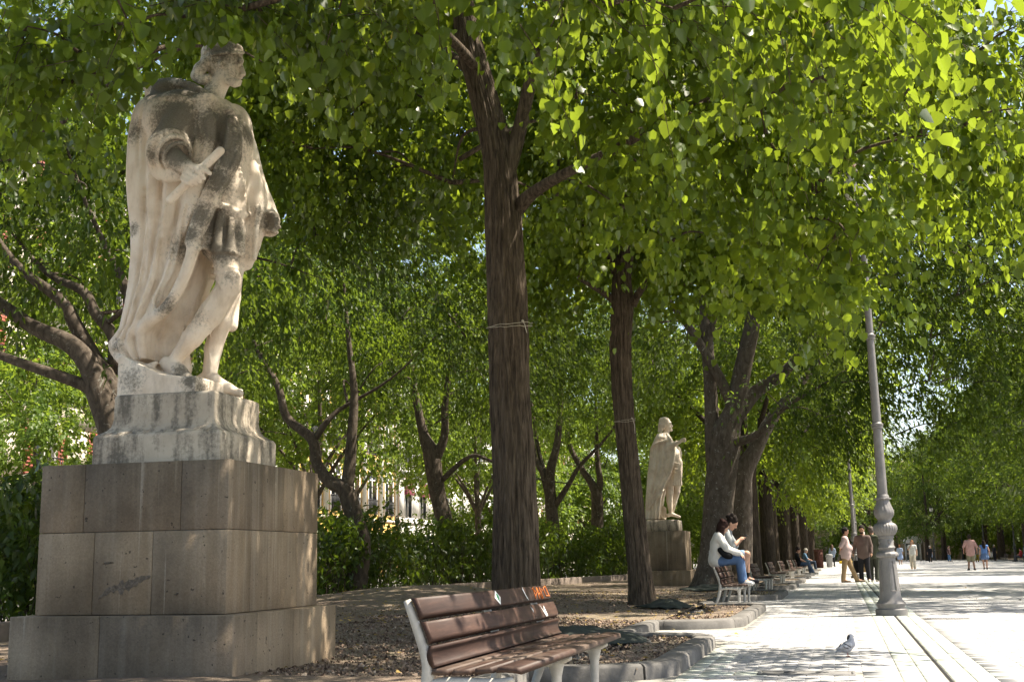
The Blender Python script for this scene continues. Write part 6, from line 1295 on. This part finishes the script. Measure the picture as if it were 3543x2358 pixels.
    if top is not None:
        def ft(s):
            torso(s, loose)
            for q in 'lr': arm(s, q, loose*.85, sleeve)
            p, c = j['pelvis'], j['chest']; lat = j['shl']-j['shr']; lat /= np.linalg.norm(lat); dn = p-c; dn /= np.linalg.norm(dn); b = p+dn*hem
            s.cap(p+lat*.055, b+lat*.06, .12+loose+fat*.4, .118+loose+fat*.3, .04); s.cap(p-lat*.055, b-lat*.06, .12+loose+fat*.4, .118+loose+fat*.3, .04)
            g = np.random.default_rng(5)
            for q in range(7):
                t = g.uniform(.1, .9); o = p+(c-p)*t; a = g.uniform(-1, 1); f_ = np.cross(lat, [0, 0, 1.]); f_ = f_*(1 if g.uniform() < .5 else -1); s.cap(o+lat*a*.12+f_*(.115+loose), o+lat*(a*.1+g.normal(0, .05))+f_*(.11+loose)-np.array([0, 0, .1]), .012, .008, .02)
            s.ell(nk+upv*.03, (.062, .066, .05), .012, None, 's')
        piece('shirt', ft, top)
    if kind == 'trousers' or kind == 'shorts':
        def fb(s):
            p = j['pelvis']; lat = j['hil']-j['hir']; lat /= np.linalg.norm(lat); s.cap(p+lat*.05, p-lat*.05, .125+loose*.6+fat*.3, .125+loose*.6+fat*.3, .04)
            for q in 'lr':
                legp(s, q, loose+.004, leg)
                if leg > .95: a = j['an'+q]; k_ = j['kn'+q]; s.cap(a+(k_-a)*.02, a+(k_-a)*.3, .058+loose*.6, .055+loose*.6, .02)
        piece('trousers' if kind == 'trousers' else 'shorts', fb, bottom)
    else:
        def fb(s):
            p = j['pelvis']; kn = (j['knl']+j['knr'])/2; b = p+(kn-p)*leg; w = np.linalg.norm(j['knl']-j['knr'])/2; lat = np.array([0, 1., 0]); s.cap(p+lat*.05, b+lat*(.07+w*.3), .125+loose, .14+loose, .04); s.cap(p-lat*.05, b-lat*(.07+w*.3), .125+loose, .14+loose, .04)
            for q in range(9): a = q*.7; v = np.array([math.cos(a), math.sin(a), 0]); s.cap(p+v*.1, b+v*(.17+loose), .03, .04, .03)
        piece('skirt', fb, bottom)
    for q in 'lr':
        a, t = j['an'+q], j['to'+q]; f_ = t-a; f_[2] = 0; f_ /= np.linalg.norm(f_); s = SDF(np.minimum(a, t)-.12, np.maximum(a, t)+.12, max(.011, h*.8))
        s.cap(a+np.array([0, 0, -.02])-f_*.025, a+np.array([0, 0, -.04]), .05, .048, .02); s.cap(a+f_*.02+np.array([0, 0, -.04]), t, .046, .036, .02); s.cap(np.array([*(a-f_*.035)[:2], t[2]-.005]), t+np.array([0, 0, -.008])+f_*.02, .036, .034, .02); s.build('shoe', cloth(shoes), root)
        if sock is not None:
            s = SDF(a-.13, a+.16, h); k_ = j['kn'+q]-a; k_ /= np.linalg.norm(k_); s.cap(a-k_*.01, a+k_*.1, .046, .048, .01); s.build('sock', cloth(sock), root)
    return root
FAR = .03
BB = np.array(benches[1].location)
def onb(x, y, z): return BB+np.array([x, y, z])
# the couple on the backrest
girl = person('young woman in a white sweater and jeans sitting on the bench backrest', onb(0, .62, 0), AV, dict(pelvis=(.02, 0, .86), chest=(.06, 0, 1.16), neck=(.1, 0, 1.34), head=(.175, -.01, 1.47), shl=(.09, .17, 1.29), shr=(.09, -.17, 1.29), ell=(.22, .22, 1.06), elr=(.24, -.22, 1.05), wrl=(.42, .14, .99), wrr=(.47, -.14, .955), har=(.54, -.13, .9), hal=(.5, .12, .95),
              hil=(.05, .085, .84), hir=(.05, -.085, .84), knl=(.46, .12, .86), knr=(.47, -.1, .86), anl=(.5, .12, .47), anr=(.49, -.1, .47), tol=(.66, .14, .415), tor=(.65, -.12, .415)), 1.0, .0115, (.45, .27, .19), (.035, .018, .015), 'long', (.68, .66, .62), 1.0, (.1, .17, .31), 1.0, 'trousers', (.66, .65, .62), 0, .024, (1, .5, -.35), hem=.02)
MB().tube(bez([(.0, .1, 1.33), (.13, -.13, 1.2), (.2, -.2, 1.06), (.17, -.16, .95)], 12), .009, 6).build('bag_strap', cloth((.015, .015, .016)), girl, True)
s = SDF((.0, -.36, .8), (.4, -.02, 1.15), .009); s.poly([(.12, -.2, 1.04), (.22, -.215, .96), (.3, -.2, .92)], [.05, .065, .05], .03, 8); s.build('shoulder_bag', cloth((.015, .015, .016)), girl)
boy = person('dark haired young man in shorts beside her looking at a phone', onb(.06, 1.3, 0), AV, dict(pelvis=(.02, 0, .86), chest=(.08, 0, 1.18), neck=(.15, 0, 1.38), head=(.24, -.02, 1.5), shl=(.12, .18, 1.33), shr=(.12, -.18, 1.33), ell=(.26, .24, 1.08), elr=(.25, -.24, 1.06), wrl=(.36, .08, 1.16), wrr=(.36, -.09, 1.17), hal=(.42, .03, 1.22), har=(.42, -.05, 1.22),
             hil=(.05, .09, .84), hir=(.05, -.09, .84), knl=(.48, .16, .9), knr=(.5, -.16, .92), anl=(.46, .14, .47), anr=(.38, -.18, .47), tol=(.63, .16, .415), tor=(.55, -.2, .415)), 1.04, .0115, (.5, .29, .2), (.02, .015, .013), 'curly', (.27, .29, .3), .5, (.2, .28, .38), .4, 'shorts', (.03, .03, .035), 0, .02, (1, -.1, -.75), hem=.02, sock=(.015, .015, .015))
ph = MB().box((-.038, -.006, -.075), (.038, .006, .075), .004).build('phone', M['rail']); ph.location = tuple(onb(.53, 1.28, 1.28)); ph.rotation_euler = (.9, .2, 1.2); tag(ph, 'dark phone held in the seated young man hands', 'phone')
# three men talking by the second lamp
SC3 = 1.03
person('man in a pale pink t shirt and tan trousers with hands behind his back', gnd(1950, 1339), math.radians(-6), dict(head=(.03, 0, 1.64), ell=(-.13, .24, 1.16), elr=(-.13, -.24, 1.16), wrl=(-.16, .06, 1.0), wrr=(-.16, -.05, .98), hal=(-.17, -.02, .97), har=(-.17, .03, .94), knl=(.13, .1, .52), knr=(-.06, -.1, .5), anl=(.3, .12, .085), anr=(-.12, -.105, .085), tol=(.5, .16, .03), tor=(.08, -.15, .03)), SC3, .018, (.4, .22, .15), (.02, .018, .018), 'short', (.48, .36, .35), .5, (.30, .21, .12), 1.0, 'trousers', (.16, .12, .09), .06, .02, (1, .1, -.05))
m2 = person('bearded man in a brown shirt and dark trousers facing the camera', gnd(1991, 1338), math.radians(-104), dict(head=(.04, 0, 1.66), elr=(-.02, -.27, 1.16), wrr=(.06, -.3, .92), wrl=(.08, .27, .92), anl=(.02, .14, .085), tol=(.22, .19, .03)), SC3*1.02, .018, (.42, .24, .16), (.02, .015, .013), 'short', (.13, .095, .085), 1.0, (.022, .022, .026), 1.0, 'trousers', (.6, .58, .55), .015, .02, (1, .1, 0))
s = SDF(np.array([.0, -.12, 1.45]), np.array([.22, .12, 1.68]), .008); s.ell((.1, 0, 1.565), (.05, .06, .04), .02); s.ell((.13, 0, 1.60), (.06, .05, .03), .01, None, 's'); s.build('beard', cloth((.02, .015, .013)), m2)
m3 = person('man in an olive jacket seen from behind, partly hidden by the lamp post', gnd(2013, 1337), math.radians(62), dict(head=(.02, .02, 1.63), wrl=(.05, .3, .9), elr=(-.03, -.27, 1.16), wrr=(.1, -.24, .93), anr=(-.08, -.13, .085), tor=(.12, -.17, .03)), SC3*1.02, .018, (.44, .26, .18), (.12, .1, .09), 'short', (.075, .085, .06), 1.0, (.06, .065, .05), 1.0, 'trousers', (.55, .52, .47), .03, .024, (1, .3, 0))
def bag(label, base, rz, w, d, hh, m, cat='bag'):
    root = tag(empty('shopping_bag', base, rz), label, cat); mb = MB(); mb.add(np.array([(-w/2, -d/2, 0), (w/2, -d/2, 0), (w/2, d/2, 0), (-w/2, d/2, 0), (-w/2*1.05, -d*.3, hh), (w/2*1.05, -d*.3, hh*1.02), (w/2*1.02, d*.3, hh), (-w/2, d*.32, hh*.98), (-w*.53, 0, hh*.5), (w*.53, 0, hh*.5)]), [np.array([[0, 3, 2, 1], [0, 1, 5, 4], [2, 3, 7, 6]]), np.array([[1, 2, 9], [2, 6, 9], [6, 5, 9], [5, 1, 9], [3, 0, 8], [0, 4, 8], [4, 7, 8], [7, 3, 8]])]); mb.build('bag_body', cloth(m), root)
    for y in (-d*.3, d*.3): MB().tube(bez([(-w*.25, y, hh), (-w*.18, y*.4, hh+.14), (w*.18, y*.4, hh+.14), (w*.25, y, hh)], 9), .006, 5).build('handle', cloth(m), root)
    return root
p3 = gnd(2013, 1337)
bag('brown paper bag hanging from the olive jacketed man hand', p3+np.array([-.42, -.1, .32]), .4, .26, .12, .4, (.36, .24, .12)); bag('black bag hanging beside the brown paper bag', p3+np.array([-.52, -.2, .3]), .3, .28, .14, .42, (.02, .02, .022))
# people walking on the avenue
person('woman in a white top and cream trousers walking towards the camera', gnd(2102, 1308), math.radians(-97), dict(elr=(.08, -.22, 1.2), wrr=(.16, -.07, 1.42), harr=(0, 0, 0), elL=(0, 0, 0), knl=(.12, .08, .5), anl=(.16, .09, .085), tol=(.36, .11, .03), anr=(-.16, -.09, .1), knr=(.0, -.09, .5), tor=(.02, -.11, .03)) if False else dict(elr=(.08, -.24, 1.2), wrr=(.17, -.09, 1.42), knl=(.12, .08, .5), anl=(.16, .09, .085), tol=(.36, .11, .03), anr=(-.16, -.09, .1), tor=(.02, -.11, .03)), .98, .018, (.5, .32, .23), (.2, .1, .05), 'long', (.7, .68, .64), .25, (.62, .56, .46), 1.0, 'trousers', (.2, .12, .08), 0, .03, (1, -.2, -.1), hem=.05)
person('man in a pink t shirt and khaki shorts walking away', gnd(2236, 1311), math.radians(84), dict(anl=(.05, .13, .085), tol=(.25, .17, .03), anr=(-.04, -.14, .085), tor=(.16, -.17, .03), elr=(-.04, -.3, 1.16), ell=(-.04, .3, 1.16), wrr=(.06, -.31, .93), wrl=(.06, .31, .93)), 1.06, .018, (.36, .2, .14), (.03, .025, .02), 'short', (.5, .3, .28), .5, (.26, .24, .16), .5, 'shorts', (.07, .06, .05), .04, .024, (1, 0, 0), hem=.14)
person('girl in a blue top and denim skirt walking away beside him', gnd(2268, 1309), math.radians(88), dict(anl=(-.14, .09, .12), tol=(-.02, .1, .02), anr=(.1, -.09, .085), tor=(.3, -.11, .03), elr=(-.04, -.27, 1.14), wrr=(.04, -.3, .88)), .9, .018, (.42, .24, .17), (.02, .014, .012), 'long', (.1, .2, .45), .03, (.09, .15, .28), .5, 'skirt', (.05, .04, .04), -.01, .014, (1, 0, 0))
person('woman with a long ponytail in a grey blue top standing by the litter bin', gnd(1917, 1303), math.radians(80), dict(wrr=(.12, -.2, 1.05), wrl=(.12, .2, 1.05)), 1.0, FAR, (.42, .26, .18), (.12, .08, .06), 'long', (.22, .27, .36), 1.0, (.025, .025, .03), 1.0, 'trousers', (.05, .05, .05), 0, .016)
person('small figure in jeans beyond the woman at the litter bin', A(2.1, 128), math.radians(70), dict(anl=(.14, .1, .085), tol=(.33, .12, .03)), 1.0, FAR, (.42, .26, .18), (.03, .02, .02), 'short', (.08, .05, .05), 1.0, (.06, .12, .22))
# seated people on the benches
SIT = dict(pelvis=(.24, 0, .5), chest=(.14, 0, .8), neck=(.14, 0, 1.0), head=(.2, 0, 1.14), shl=(.14, .18, .95), shr=(.14, -.18, .95), ell=(.25, .25, .72), elr=(.25, -.25, .72), wrl=(.46, .12, .62), wrr=(.46, -.12, .62), hil=(.26, .09, .48), hir=(.26, -.09, .48), knl=(.66, .12, .5), knr=(.66, -.12, .5), anl=(.72, .12, .085), anr=(.72, -.12, .085), tol=(.92, .14, .03), tor=(.92, -.14, .03))
b8, b9 = np.array(benches[7].location), np.array(benches[8].location)
person('man in a black t shirt and jeans sitting on a far bench', b8+np.array([.02, .5, 0]), AV, {**SIT, 'anr': (.86, -.12, .085), 'tor': (1.05, -.14, .04)}, 1.04, .019, (.38, .2, .14), (.02, .015, .014), 'short', (.02, .02, .022), .5, (.06, .09, .15), 1.0, 'trousers', (.45, .44, .42), .01, .016, (1, 0, -.4), hem=.0)
person('man in an orange t shirt sitting behind the one in black', b8+np.array([.02, 1.25, 0]), AV, {**SIT, 'anl': (.8, .12, .085)}, 1.04, .019, (.36, .19, .13), (.02, .015, .014), 'short', (.4, .2, .04), .5, (.05, .08, .14), 1.0, 'trousers', (.1, .09, .08), .01, .016, (1, 0, -.3), hem=.0)
person('man in a blue shirt sitting on the farther bench', b9+np.array([.02, .7, 0]), AV, {**SIT, 'head': (.22, 0, 1.13)}, 1.05, .019, (.4, .23, .16), (.3, .28, .26), 'short', (.07, .13, .2), .55, (.03, .04, .06), 1.0, 'trousers', (.2, .18, .15), .03, .018, (1, -.2, -.2), hem=.0)
hat = person('person in a grey top and white cap sitting left of the blue shirted man', b9+np.array([.02, 1.9, 0]), AV, SIT, 1.04, .019, (.4, .24, .17), (.04, .03, .03), 'short', (.3, .3, .3), .7, (.12, .12, .13), 1.0, 'trousers', (.2, .2, .2), .01, .018, (1, -.1, -.2), hem=.0)
MB().lathe([(.1, 1.2), (.105, 1.24), (.08, 1.29), (.03, 1.31)], 14, (.2, 0)).build('cap', cloth((.6, .6, .58)), hat, True)
# the group with bags and people further off
FG = 'small figures at the far end of the avenue'
gx = gnd(2200, 1290.5)
person('figure in a dark flowered top with a white bag, left of the bag group', A(12.6, 134), math.radians(-80), dict(wrr=(.2, -.15, 1.0), wrl=(.2, .15, 1.0)), .97, FAR, (.42, .26, .18), (.04, .02, .02), 'short', (.1, .07, .08), .5, (.02, .02, .025), .6, 'trousers', (.06, .06, .06), .03, .018)
person('figure in yellow trousers in the middle of the bag group', A(13.3, 134), math.radians(-95), dict(wrr=(.1, -.22, .95)), .97, FAR, (.42, .26, .18), (.12, .05, .03), 'short', (.2, .18, .17), .5, (.4, .28, .03), 1.0, 'trousers', (.1, .08, .06), .02, .02)
person('figure in a white t shirt bending right in the bag group', A(13.95, 133.5), math.radians(-20), dict(chest=(.12, 0, 1.24), neck=(.2, 0, 1.4), head=(.28, 0, 1.52), shl=(.16, .185, 1.34), shr=(.16, -.185, 1.34), ell=(.25, .24, 1.1), elr=(.25, -.24, 1.1), wrl=(.4, .2, .9), wrr=(.4, -.2, .9)), .98, FAR, (.4, .24, .16), (.03, .02, .02), 'short', (.6, .6, .6), .5, (.16, .15, .13), 1.0, 'trousers', (.1, .1, .1), .02, .02)
bag('white plastic bag held by the figure in yellow trousers', A(12.95, 133.4, .35), .2, .36, .2, .45, (.7, .7, .7)); bag('big white carrier bag right of the bag group', A(14.5, 133.0, .45), .9, .5, .25, .5, (.68, .68, .68))
person('figure in a pale blue dress walking away beyond the white clad woman', A(5.0, 116), math.radians(80), dict(anl=(.12, .09, .085), tol=(.3, .11, .03)), .98, FAR, (.45, .28, .2), (.25, .1, .05), 'short', (.35, .42, .55), .4, (.25, .33, .5), .8, 'skirt', (.2, .2, .2), 0, .025)
person('figure in black walking away near the domed kiosk', A(7.6, 150), math.radians(85), dict(anl=(.1, .09, .085), tol=(.3, .11, .03)), 1.0, FAR, (.42, .26, .18), (.3, .28, .26), 'short', (.02, .02, .022), .5, (.02, .02, .024), 1.0, 'trousers', (.05, .05, .05), .02, .02)
person('figure in beige with a dark shoulder bag left of the white clad woman', A(3.2, 128), math.radians(-60), None, 1.0, FAR, (.45, .28, .2), (.5, .45, .38), 'short', (.4, .33, .25), 1.0, (.1, .09, .09), 1.0, 'trousers', (.05, .05, .05), .01, .022)
person('figure in white partly behind the nearest lamp post', A(2.3, 98), math.radians(100), None, 1.0, FAR, (.42, .26, .18), (.05, .04, .03), 'short', (.66, .65, .63), .5, (.2, .2, .22), 1.0, 'trousers', (.1, .1, .1), .02, .02)
person('figure in red near the far right benches', A(16.9, 128), math.radians(180), SIT, 1.04, FAR, (.4, .24, .16), (.03, .02, .02), 'short', (.4, .04, .05), .5, (.1, .1, .12), 1.0, 'trousers', (.1, .1, .1), .01, .018, hem=0)
person('seated figure in white on the far right bench', A(17.2, 112), math.radians(185), SIT, 1.04, FAR, (.42, .26, .18), (.03, .02, .02), 'short', (.6, .6, .62), .4, (.3, .28, .25), .6, 'shorts', (.1, .1, .1), .01, .018, hem=0)
person('figure in a long dark blue dress standing at the right edge', A(15.35, 104), math.radians(150), dict(wrr=(.25, -.15, 1.0), wrl=(.25, .15, 1.0)), 1.0, FAR, (.42, .26, .18), (.03, .02, .02), 'short', (.03, .04, .08), 1.0, (.025, .03, .06), 1.9, 'skirt', (.05, .05, .05), .02, .03)
for lab, uv, a in (('slatted bench across the avenue where the figure in red sits', (17.25, 126.5), math.pi), ('slatted bench across the avenue at the right edge', (17.55, 110.5), math.pi), ('empty slatted bench across the avenue behind the girl in blue', (17.3, 141), math.pi)):
    c = copy_tree(benches[2]); c.location = (*A(*uv)[:2], .0); c.location.y += 3; c.rotation_euler.z = AV+a; tag(c, lab, group='benches across the avenue')

src_ = [o for o in COL.objects if o.name.startswith('person') and o.parent is None]
pick = {o['label']: o for o in src_}; keys = ['figure in black walking away near the domed kiosk', 'figure in beige with a dark shoulder bag left of the white clad woman', 'figure in a pale blue dress walking away beyond the white clad woman', 'figure in white partly behind the nearest lamp post', 'small figure in jeans beyond the woman at the litter bin']
for q, (uu, v, lab) in enumerate(((9.2, 141, 'tiny figure in black between the white clad woman and the bag group'), (6.9, 133, 'tiny figure in beige just right of the white clad woman'), (10.4, 158, 'tiny figure in pale blue far down the avenue middle'), (15.2, 150, 'tiny figure in white under the right trees beyond the bag group'), (11.6, 147, 'tiny figure in jeans left of the bag group'), (16.0, 143, 'tiny figure in black under the right trees'), (1.2, 146, 'tiny figure in beige near the sign poles'), (16.4, 122, 'tiny figure in pale blue left of the right hand benches'))):
    c = copy_tree(pick[keys[q % 5]]); c.location = tuple(A(uu, v)); c.rotation_euler.z += 1.1*q; tag(c, lab, group=FG)
# ================================================================ PIGEON
Yp = gnd(1943, 1510)[1]; FP = lambda u, v, dy=0.0: at((2850+u/10.453)*K_, (2150+v/10.453)*K_, Yp+dy)
foot = FP(890, 1285); zf = foot[2]; Z = lambda p: p-np.array([0, 0, zf])+np.array([0, 0, .006])
pg = tag(empty('pigeon', (foot[0], foot[1], 0)), 'grey and white pigeon standing on the sunlit paving', 'pigeon'); pl_ = np.array(pg.location)
Q = lambda u, v, dy=0.0: Z(FP(u, v, dy))-pl_
lo = Q(400, 1200, -.07); hi = Q(1120, 470, .07); lo[1], hi[1] = -.07, .07
s = SDF(lo-.01, hi+.01, .0028); s.poly([Q(960, 850), Q(850, 940), Q(740, 1010)], [.036, .045, .032], .02); s.poly([Q(1000, 830), Q(985, 700), Q(980, 590)], [.036, .027, .021], .015); s.ell(Q(985, 555), (.022, .018, .019), .01); s.cap(Q(870, 1080, -.012), Q(850, 1150, -.012), .012, .007, .01); s.cap(Q(880, 1080, .014), Q(880, 1150, .014), .012, .007, .01); s.poly([Q(700, 1010), Q(560, 1070), Q(455, 1120)], [.026, .016, .009], .01)
s.build('body', m_simple('pigeon_plumage', (.42, .42, .45), .7, .25, 30), pg)
M['pg_wing'] = m_simple('pigeon_wing', (.5, .49, .5), .7, .2, 40); M['pg_dark'] = m_simple('pigeon_dark_feather', (.05, .05, .06), .6, .2); M['pg_foot'] = m_simple('pigeon_foot', (.42, .14, .1), .6, .1); M['beak'] = m_simple('beak', (.12, .1, .1), .5, .1)
for sg in (-1, 1):
    s = SDF(lo-.01, hi+.01, .0028); s.poly([Q(950, 870, .036*sg), Q(800, 920, .042*sg), Q(620, 960, .034*sg), Q(450, 1025, .016*sg)], [.02, .024, .017, .006], .012); w = s.build('wing', M['pg_wing'], pg)[0]
    for a in ([(740, 830), (860, 880), (1000, 965)], [(720, 930), (800, 980), (900, 1000)], [(560, 940), (600, 870), (650, 820)]):
        MB().tube([Q(u, v, .0635*sg*(1 if u > 700 else .8)) for u, v in a], .0045, 6).build('wing_bar', M['pg_dark'], w, True)
    P = [Q(850, 1140, .013*sg), Q(868, 1215, .013*sg), Q(890, 1283, .013*sg)]; lg = MB().tube(P, .004, 6).build('leg', M['pg_foot'], pg, True)
    for a in (-.5, 0, .5, 3.1): MB().tube([P[-1], P[-1]+np.array([.02*math.cos(a), .02*math.sin(a), -.001])], .003, 5).build('toe', M['pg_foot'], lg)
    MB().lathe([(.001, -.003), (.003, -.001), (.003, .001), (.001, .003)], 8).build('eye', M['eye'], pg).location = tuple(Q(1005, 545, .017*sg))
s = SDF(lo-.01, hi+.01, .0028); s.cap(Q(955, 600), Q(930, 640), .026, .024, .01); s.ell(Q(1030, 620), .03, .01, None, 's'); s.build('neck_patch', M['pg_dark'], pg)
MB().tube([Q(1050, 545), Q(1075, 555), Q(1098, 572)], [.006, .005, .001], 8).build('beak', M['beak'], pg, True)
MB().tube([Q(560, 1070), Q(500, 1098), Q(440, 1135)], [.012, .011, .008], 6).build('tail_tip', M['pg_dark'], pg, True)

# ================================================================ STREET FURNITURE FAR OFF
M['bin'] = m_simple('grey_bin', (.25, .25, .25), .6, .1, 5); M['cab'] = m_simple('rusty_red_cabinet', (.13, .05, .037), .7, .2, 4); M['kiosk_white'] = m_simple('kiosk_white', (.62, .61, .58), .5, .05); M['yellow'] = m_simple('barrier_yellow', (.6, .4, .02), .6, .1); M['kiosk_glass'] = m_simple('kiosk_glass', (.3, .36, .36), .1, .1)
bn = tag(empty('litter_bin', gnd(1872/1.0+37, 1304)), 'tapered grey litter bin beside the far path', 'bin'); MB().lathe([(.2, 0), (.27, .85), (.29, .88), (.29, .93)], 20).build('bin_body', M['bin'], bn, True); MB().lathe([(.29, .93), (.24, 1.0), (.1, 1.02)], 20).build('lid', M['bin'], bn, True)
cb = tag(empty('utility_cabinet', A(-1.75, 96)), 'reddish brown utility cabinet behind the seated people', 'cabinet'); MB().box((-.32, -.22, 0), (.32, .22, 1.3), .02).build('cabinet_body', M['cab'], cb); MB().box((-.35, -.25, 1.301), (.35, .25, 1.36), .02).build('lid', M['cab'], cb); MB().box((-.28, -.232, .1), (.28, -.221, 1.2)).build('door', M['cab'], cb)
kp = A(8.9, 168); ks = tag(empty('domed_kiosk', kp), 'small white kiosk with a rounded dome roof under the trees', 'kiosk')
for x in (-.9, .9):
    for y in (-.7, .7): MB().box((x-.05, y-.05, 0), (x+.05, y+.05, 2.3)).build('post', M['kiosk_white'], ks)
MB().box((-.85, .68, .2), (.85, .72, 2.25)).build('panel', M['kiosk_glass'], ks); MB().box((-.88, -.65, .2), (-.84, .65, 2.25)).build('panel', M['kiosk_glass'], ks)
V = []; n = 14
for y in (-.85, .85): V += [(1.15*math.cos(t), y, 2.3+.95*math.sin(t)) for t in np.linspace(0, math.pi, n)]
MB().add(np.array(V), [np.array([[i, i+1, n+i+1, n+i] for i in range(n-1)]), np.array([list(range(n))[::-1], list(range(n, 2*n))])]).build('dome_roof', M['kiosk_white'], ks)
for lab, uv, hh, bd in (('white post with a yellow topped notice behind the white clad woman', (4.6, 150), 3.4, True), ('thin white pole left of the notice post', (2.6, 150), 3.6, False), ('second thin white pole near the arcaded building', (1.6, 158), 3.6, False)):
    r = tag(empty('sign_post', A(*uv)), lab, 'sign post'); MB().tube([(0, 0, 0), (0, 0, hh)], .05, 8).build('pole', M['kiosk_white'], r)
    if bd: MB().box((-.5, -.08, 1.4), (.3, -.051, 2.6)).build('board', M['kiosk_white'], r); MB().box((-.5, -.08, 2.601), (.3, -.051, 3.0)).build('header_board', M['yellow'], r)
    else: MB().box((-.2, -.08, 1.5), (.2, -.051, 2.1)).build('board', M['kiosk_white'], r)
ba = tag(empty('crowd_barrier', A(1.6, 140)), 'low crowd barrier with yellow feet behind the nearest lamp post', 'barrier'); mb = MB(); mb.tube([(-2, 0, .3), (-2, 0, 1.0), (3, 0, 1.0), (3, 0, .3)], .03, 6); mb.build('frame', M['lamp_iron'], ba)
for q in range(24): MB().tube([(-1.9+q*.205, 0, .3), (-1.9+q*.205, 0, 1.0)], .012, 5).build('bar', M['lamp_iron'], ba)
for q in range(6): MB().box((-2+q*.9, -.25, 0), (-1.3+q*.9, .25, .28), .05).build('barrier_foot', M['yellow'], ba)
# van with blue beacon by the right edge
M['beacon'], nt_, b_ = new_mat('blue_beacon', (.02, .08, .5), .3); b_.inputs['Emission Color'].default_value = (.05, .2, 1, 1); b_.inputs['Emission Strength'].default_value = 3
vn = tag(empty('police_van', A(23.5, 158), AV), 'white van with a blue beacon parked behind the right trees', 'van')
pr = [(-2.4, .5), (2.4, .5), (2.45, 1.1), (1.7, 1.3), (1.2, 2.1), (-2.3, 2.15), (-2.42, 1.2)]; k = len(pr)
MB().add(np.array([(-.95, y, z) for y, z in pr]+[(.95, y, z) for y, z in pr]), [np.array([[i, (i+1) % k, k+(i+1) % k, k+i] for i in range(k)]), np.array([list(range(k)), list(range(k, 2*k))[::-1]])]).build('body', M['kiosk_white'], vn)
MB().box((-.8, -2.46, 1.3), (.8, -2.385, 1.95)).build('rear_window', M['glass'], vn)
for y in (-2.0, -.9, .2): MB().box((-.975, y, 1.35), (-.951, y+.9, 1.95)).build('side_window', M['glass'], vn)
MB().box((-.7, -.2, 2.16), (.7, .15, 2.32), .03).build('beacon_bar', M['beacon'], vn)
for x in (-.9, .75):
    for y in (-1.6, 1.5):
        w = MB().tube([(x, y, .34), (x+.15, y, .34)], .34, 18).build('wheel', M['rail'], vn); MB().tube([(x-.01, y, .34), (x+.16, y, .34)], .2, 14).build('rim', M['kiosk_white'], w)
for x in (-.75, .75): MB().box((x-.1, -2.47, .9), (x+.1, -2.41, 1.2)).build('tail_light', M['awning'], vn)
# bicycle at the right edge
bc = tag(empty('bicycle', A(15.0, 103.4), math.radians(100)), 'dark bicycle beside the figure in the blue dress', 'bicycle')
def ring(c, R, r, n=28): return [(c[0]+R*math.cos(t), 0, c[1]+R*math.sin(t)) for t in np.linspace(0, 6.283, n)]
for x in (-.52, .52):
    w = MB().tube(ring((x, .34), .33, .02), .018, 6, False).build('wheel', M['rail'], bc, True); sp_ = MB()
    for q in range(8): sp_.tube([(x+.32*math.cos(q*.785), 0, .34+.32*math.sin(q*.785)), (x, 0, .34)], .003, 4)
    sp_.build('spokes', M['lamp_iron'], w)
fm = MB()
for a, b in (((-.52, .34), (-.12, .3)), ((-.12, .3), (-.2, .78)), ((-.12, .3), (.38, .75)), ((-.2, .72), (.38, .78)), ((-.52, .34), (-.2, .72)), ((.52, .34), (.36, .9))): fm.tube([(a[0], 0, a[1]), (b[0], 0, b[1])], .016, 6)
fm.build('frame', M['cab'], bc); MB().box((-.32, -.07, .82), (-.08, .07, .87), .02).build('saddle', M['rail'], bc); MB().tube([(.36, 0, .9), (.34, 0, 1.0), (.34, -.28, 1.02), (.24, -.3, 1.0)], .013, 6).tube([(.34, 0, 1.0), (.34, .28, 1.02), (.24, .3, 1.0)], .013, 6).build('handlebar', M['rail'], bc)
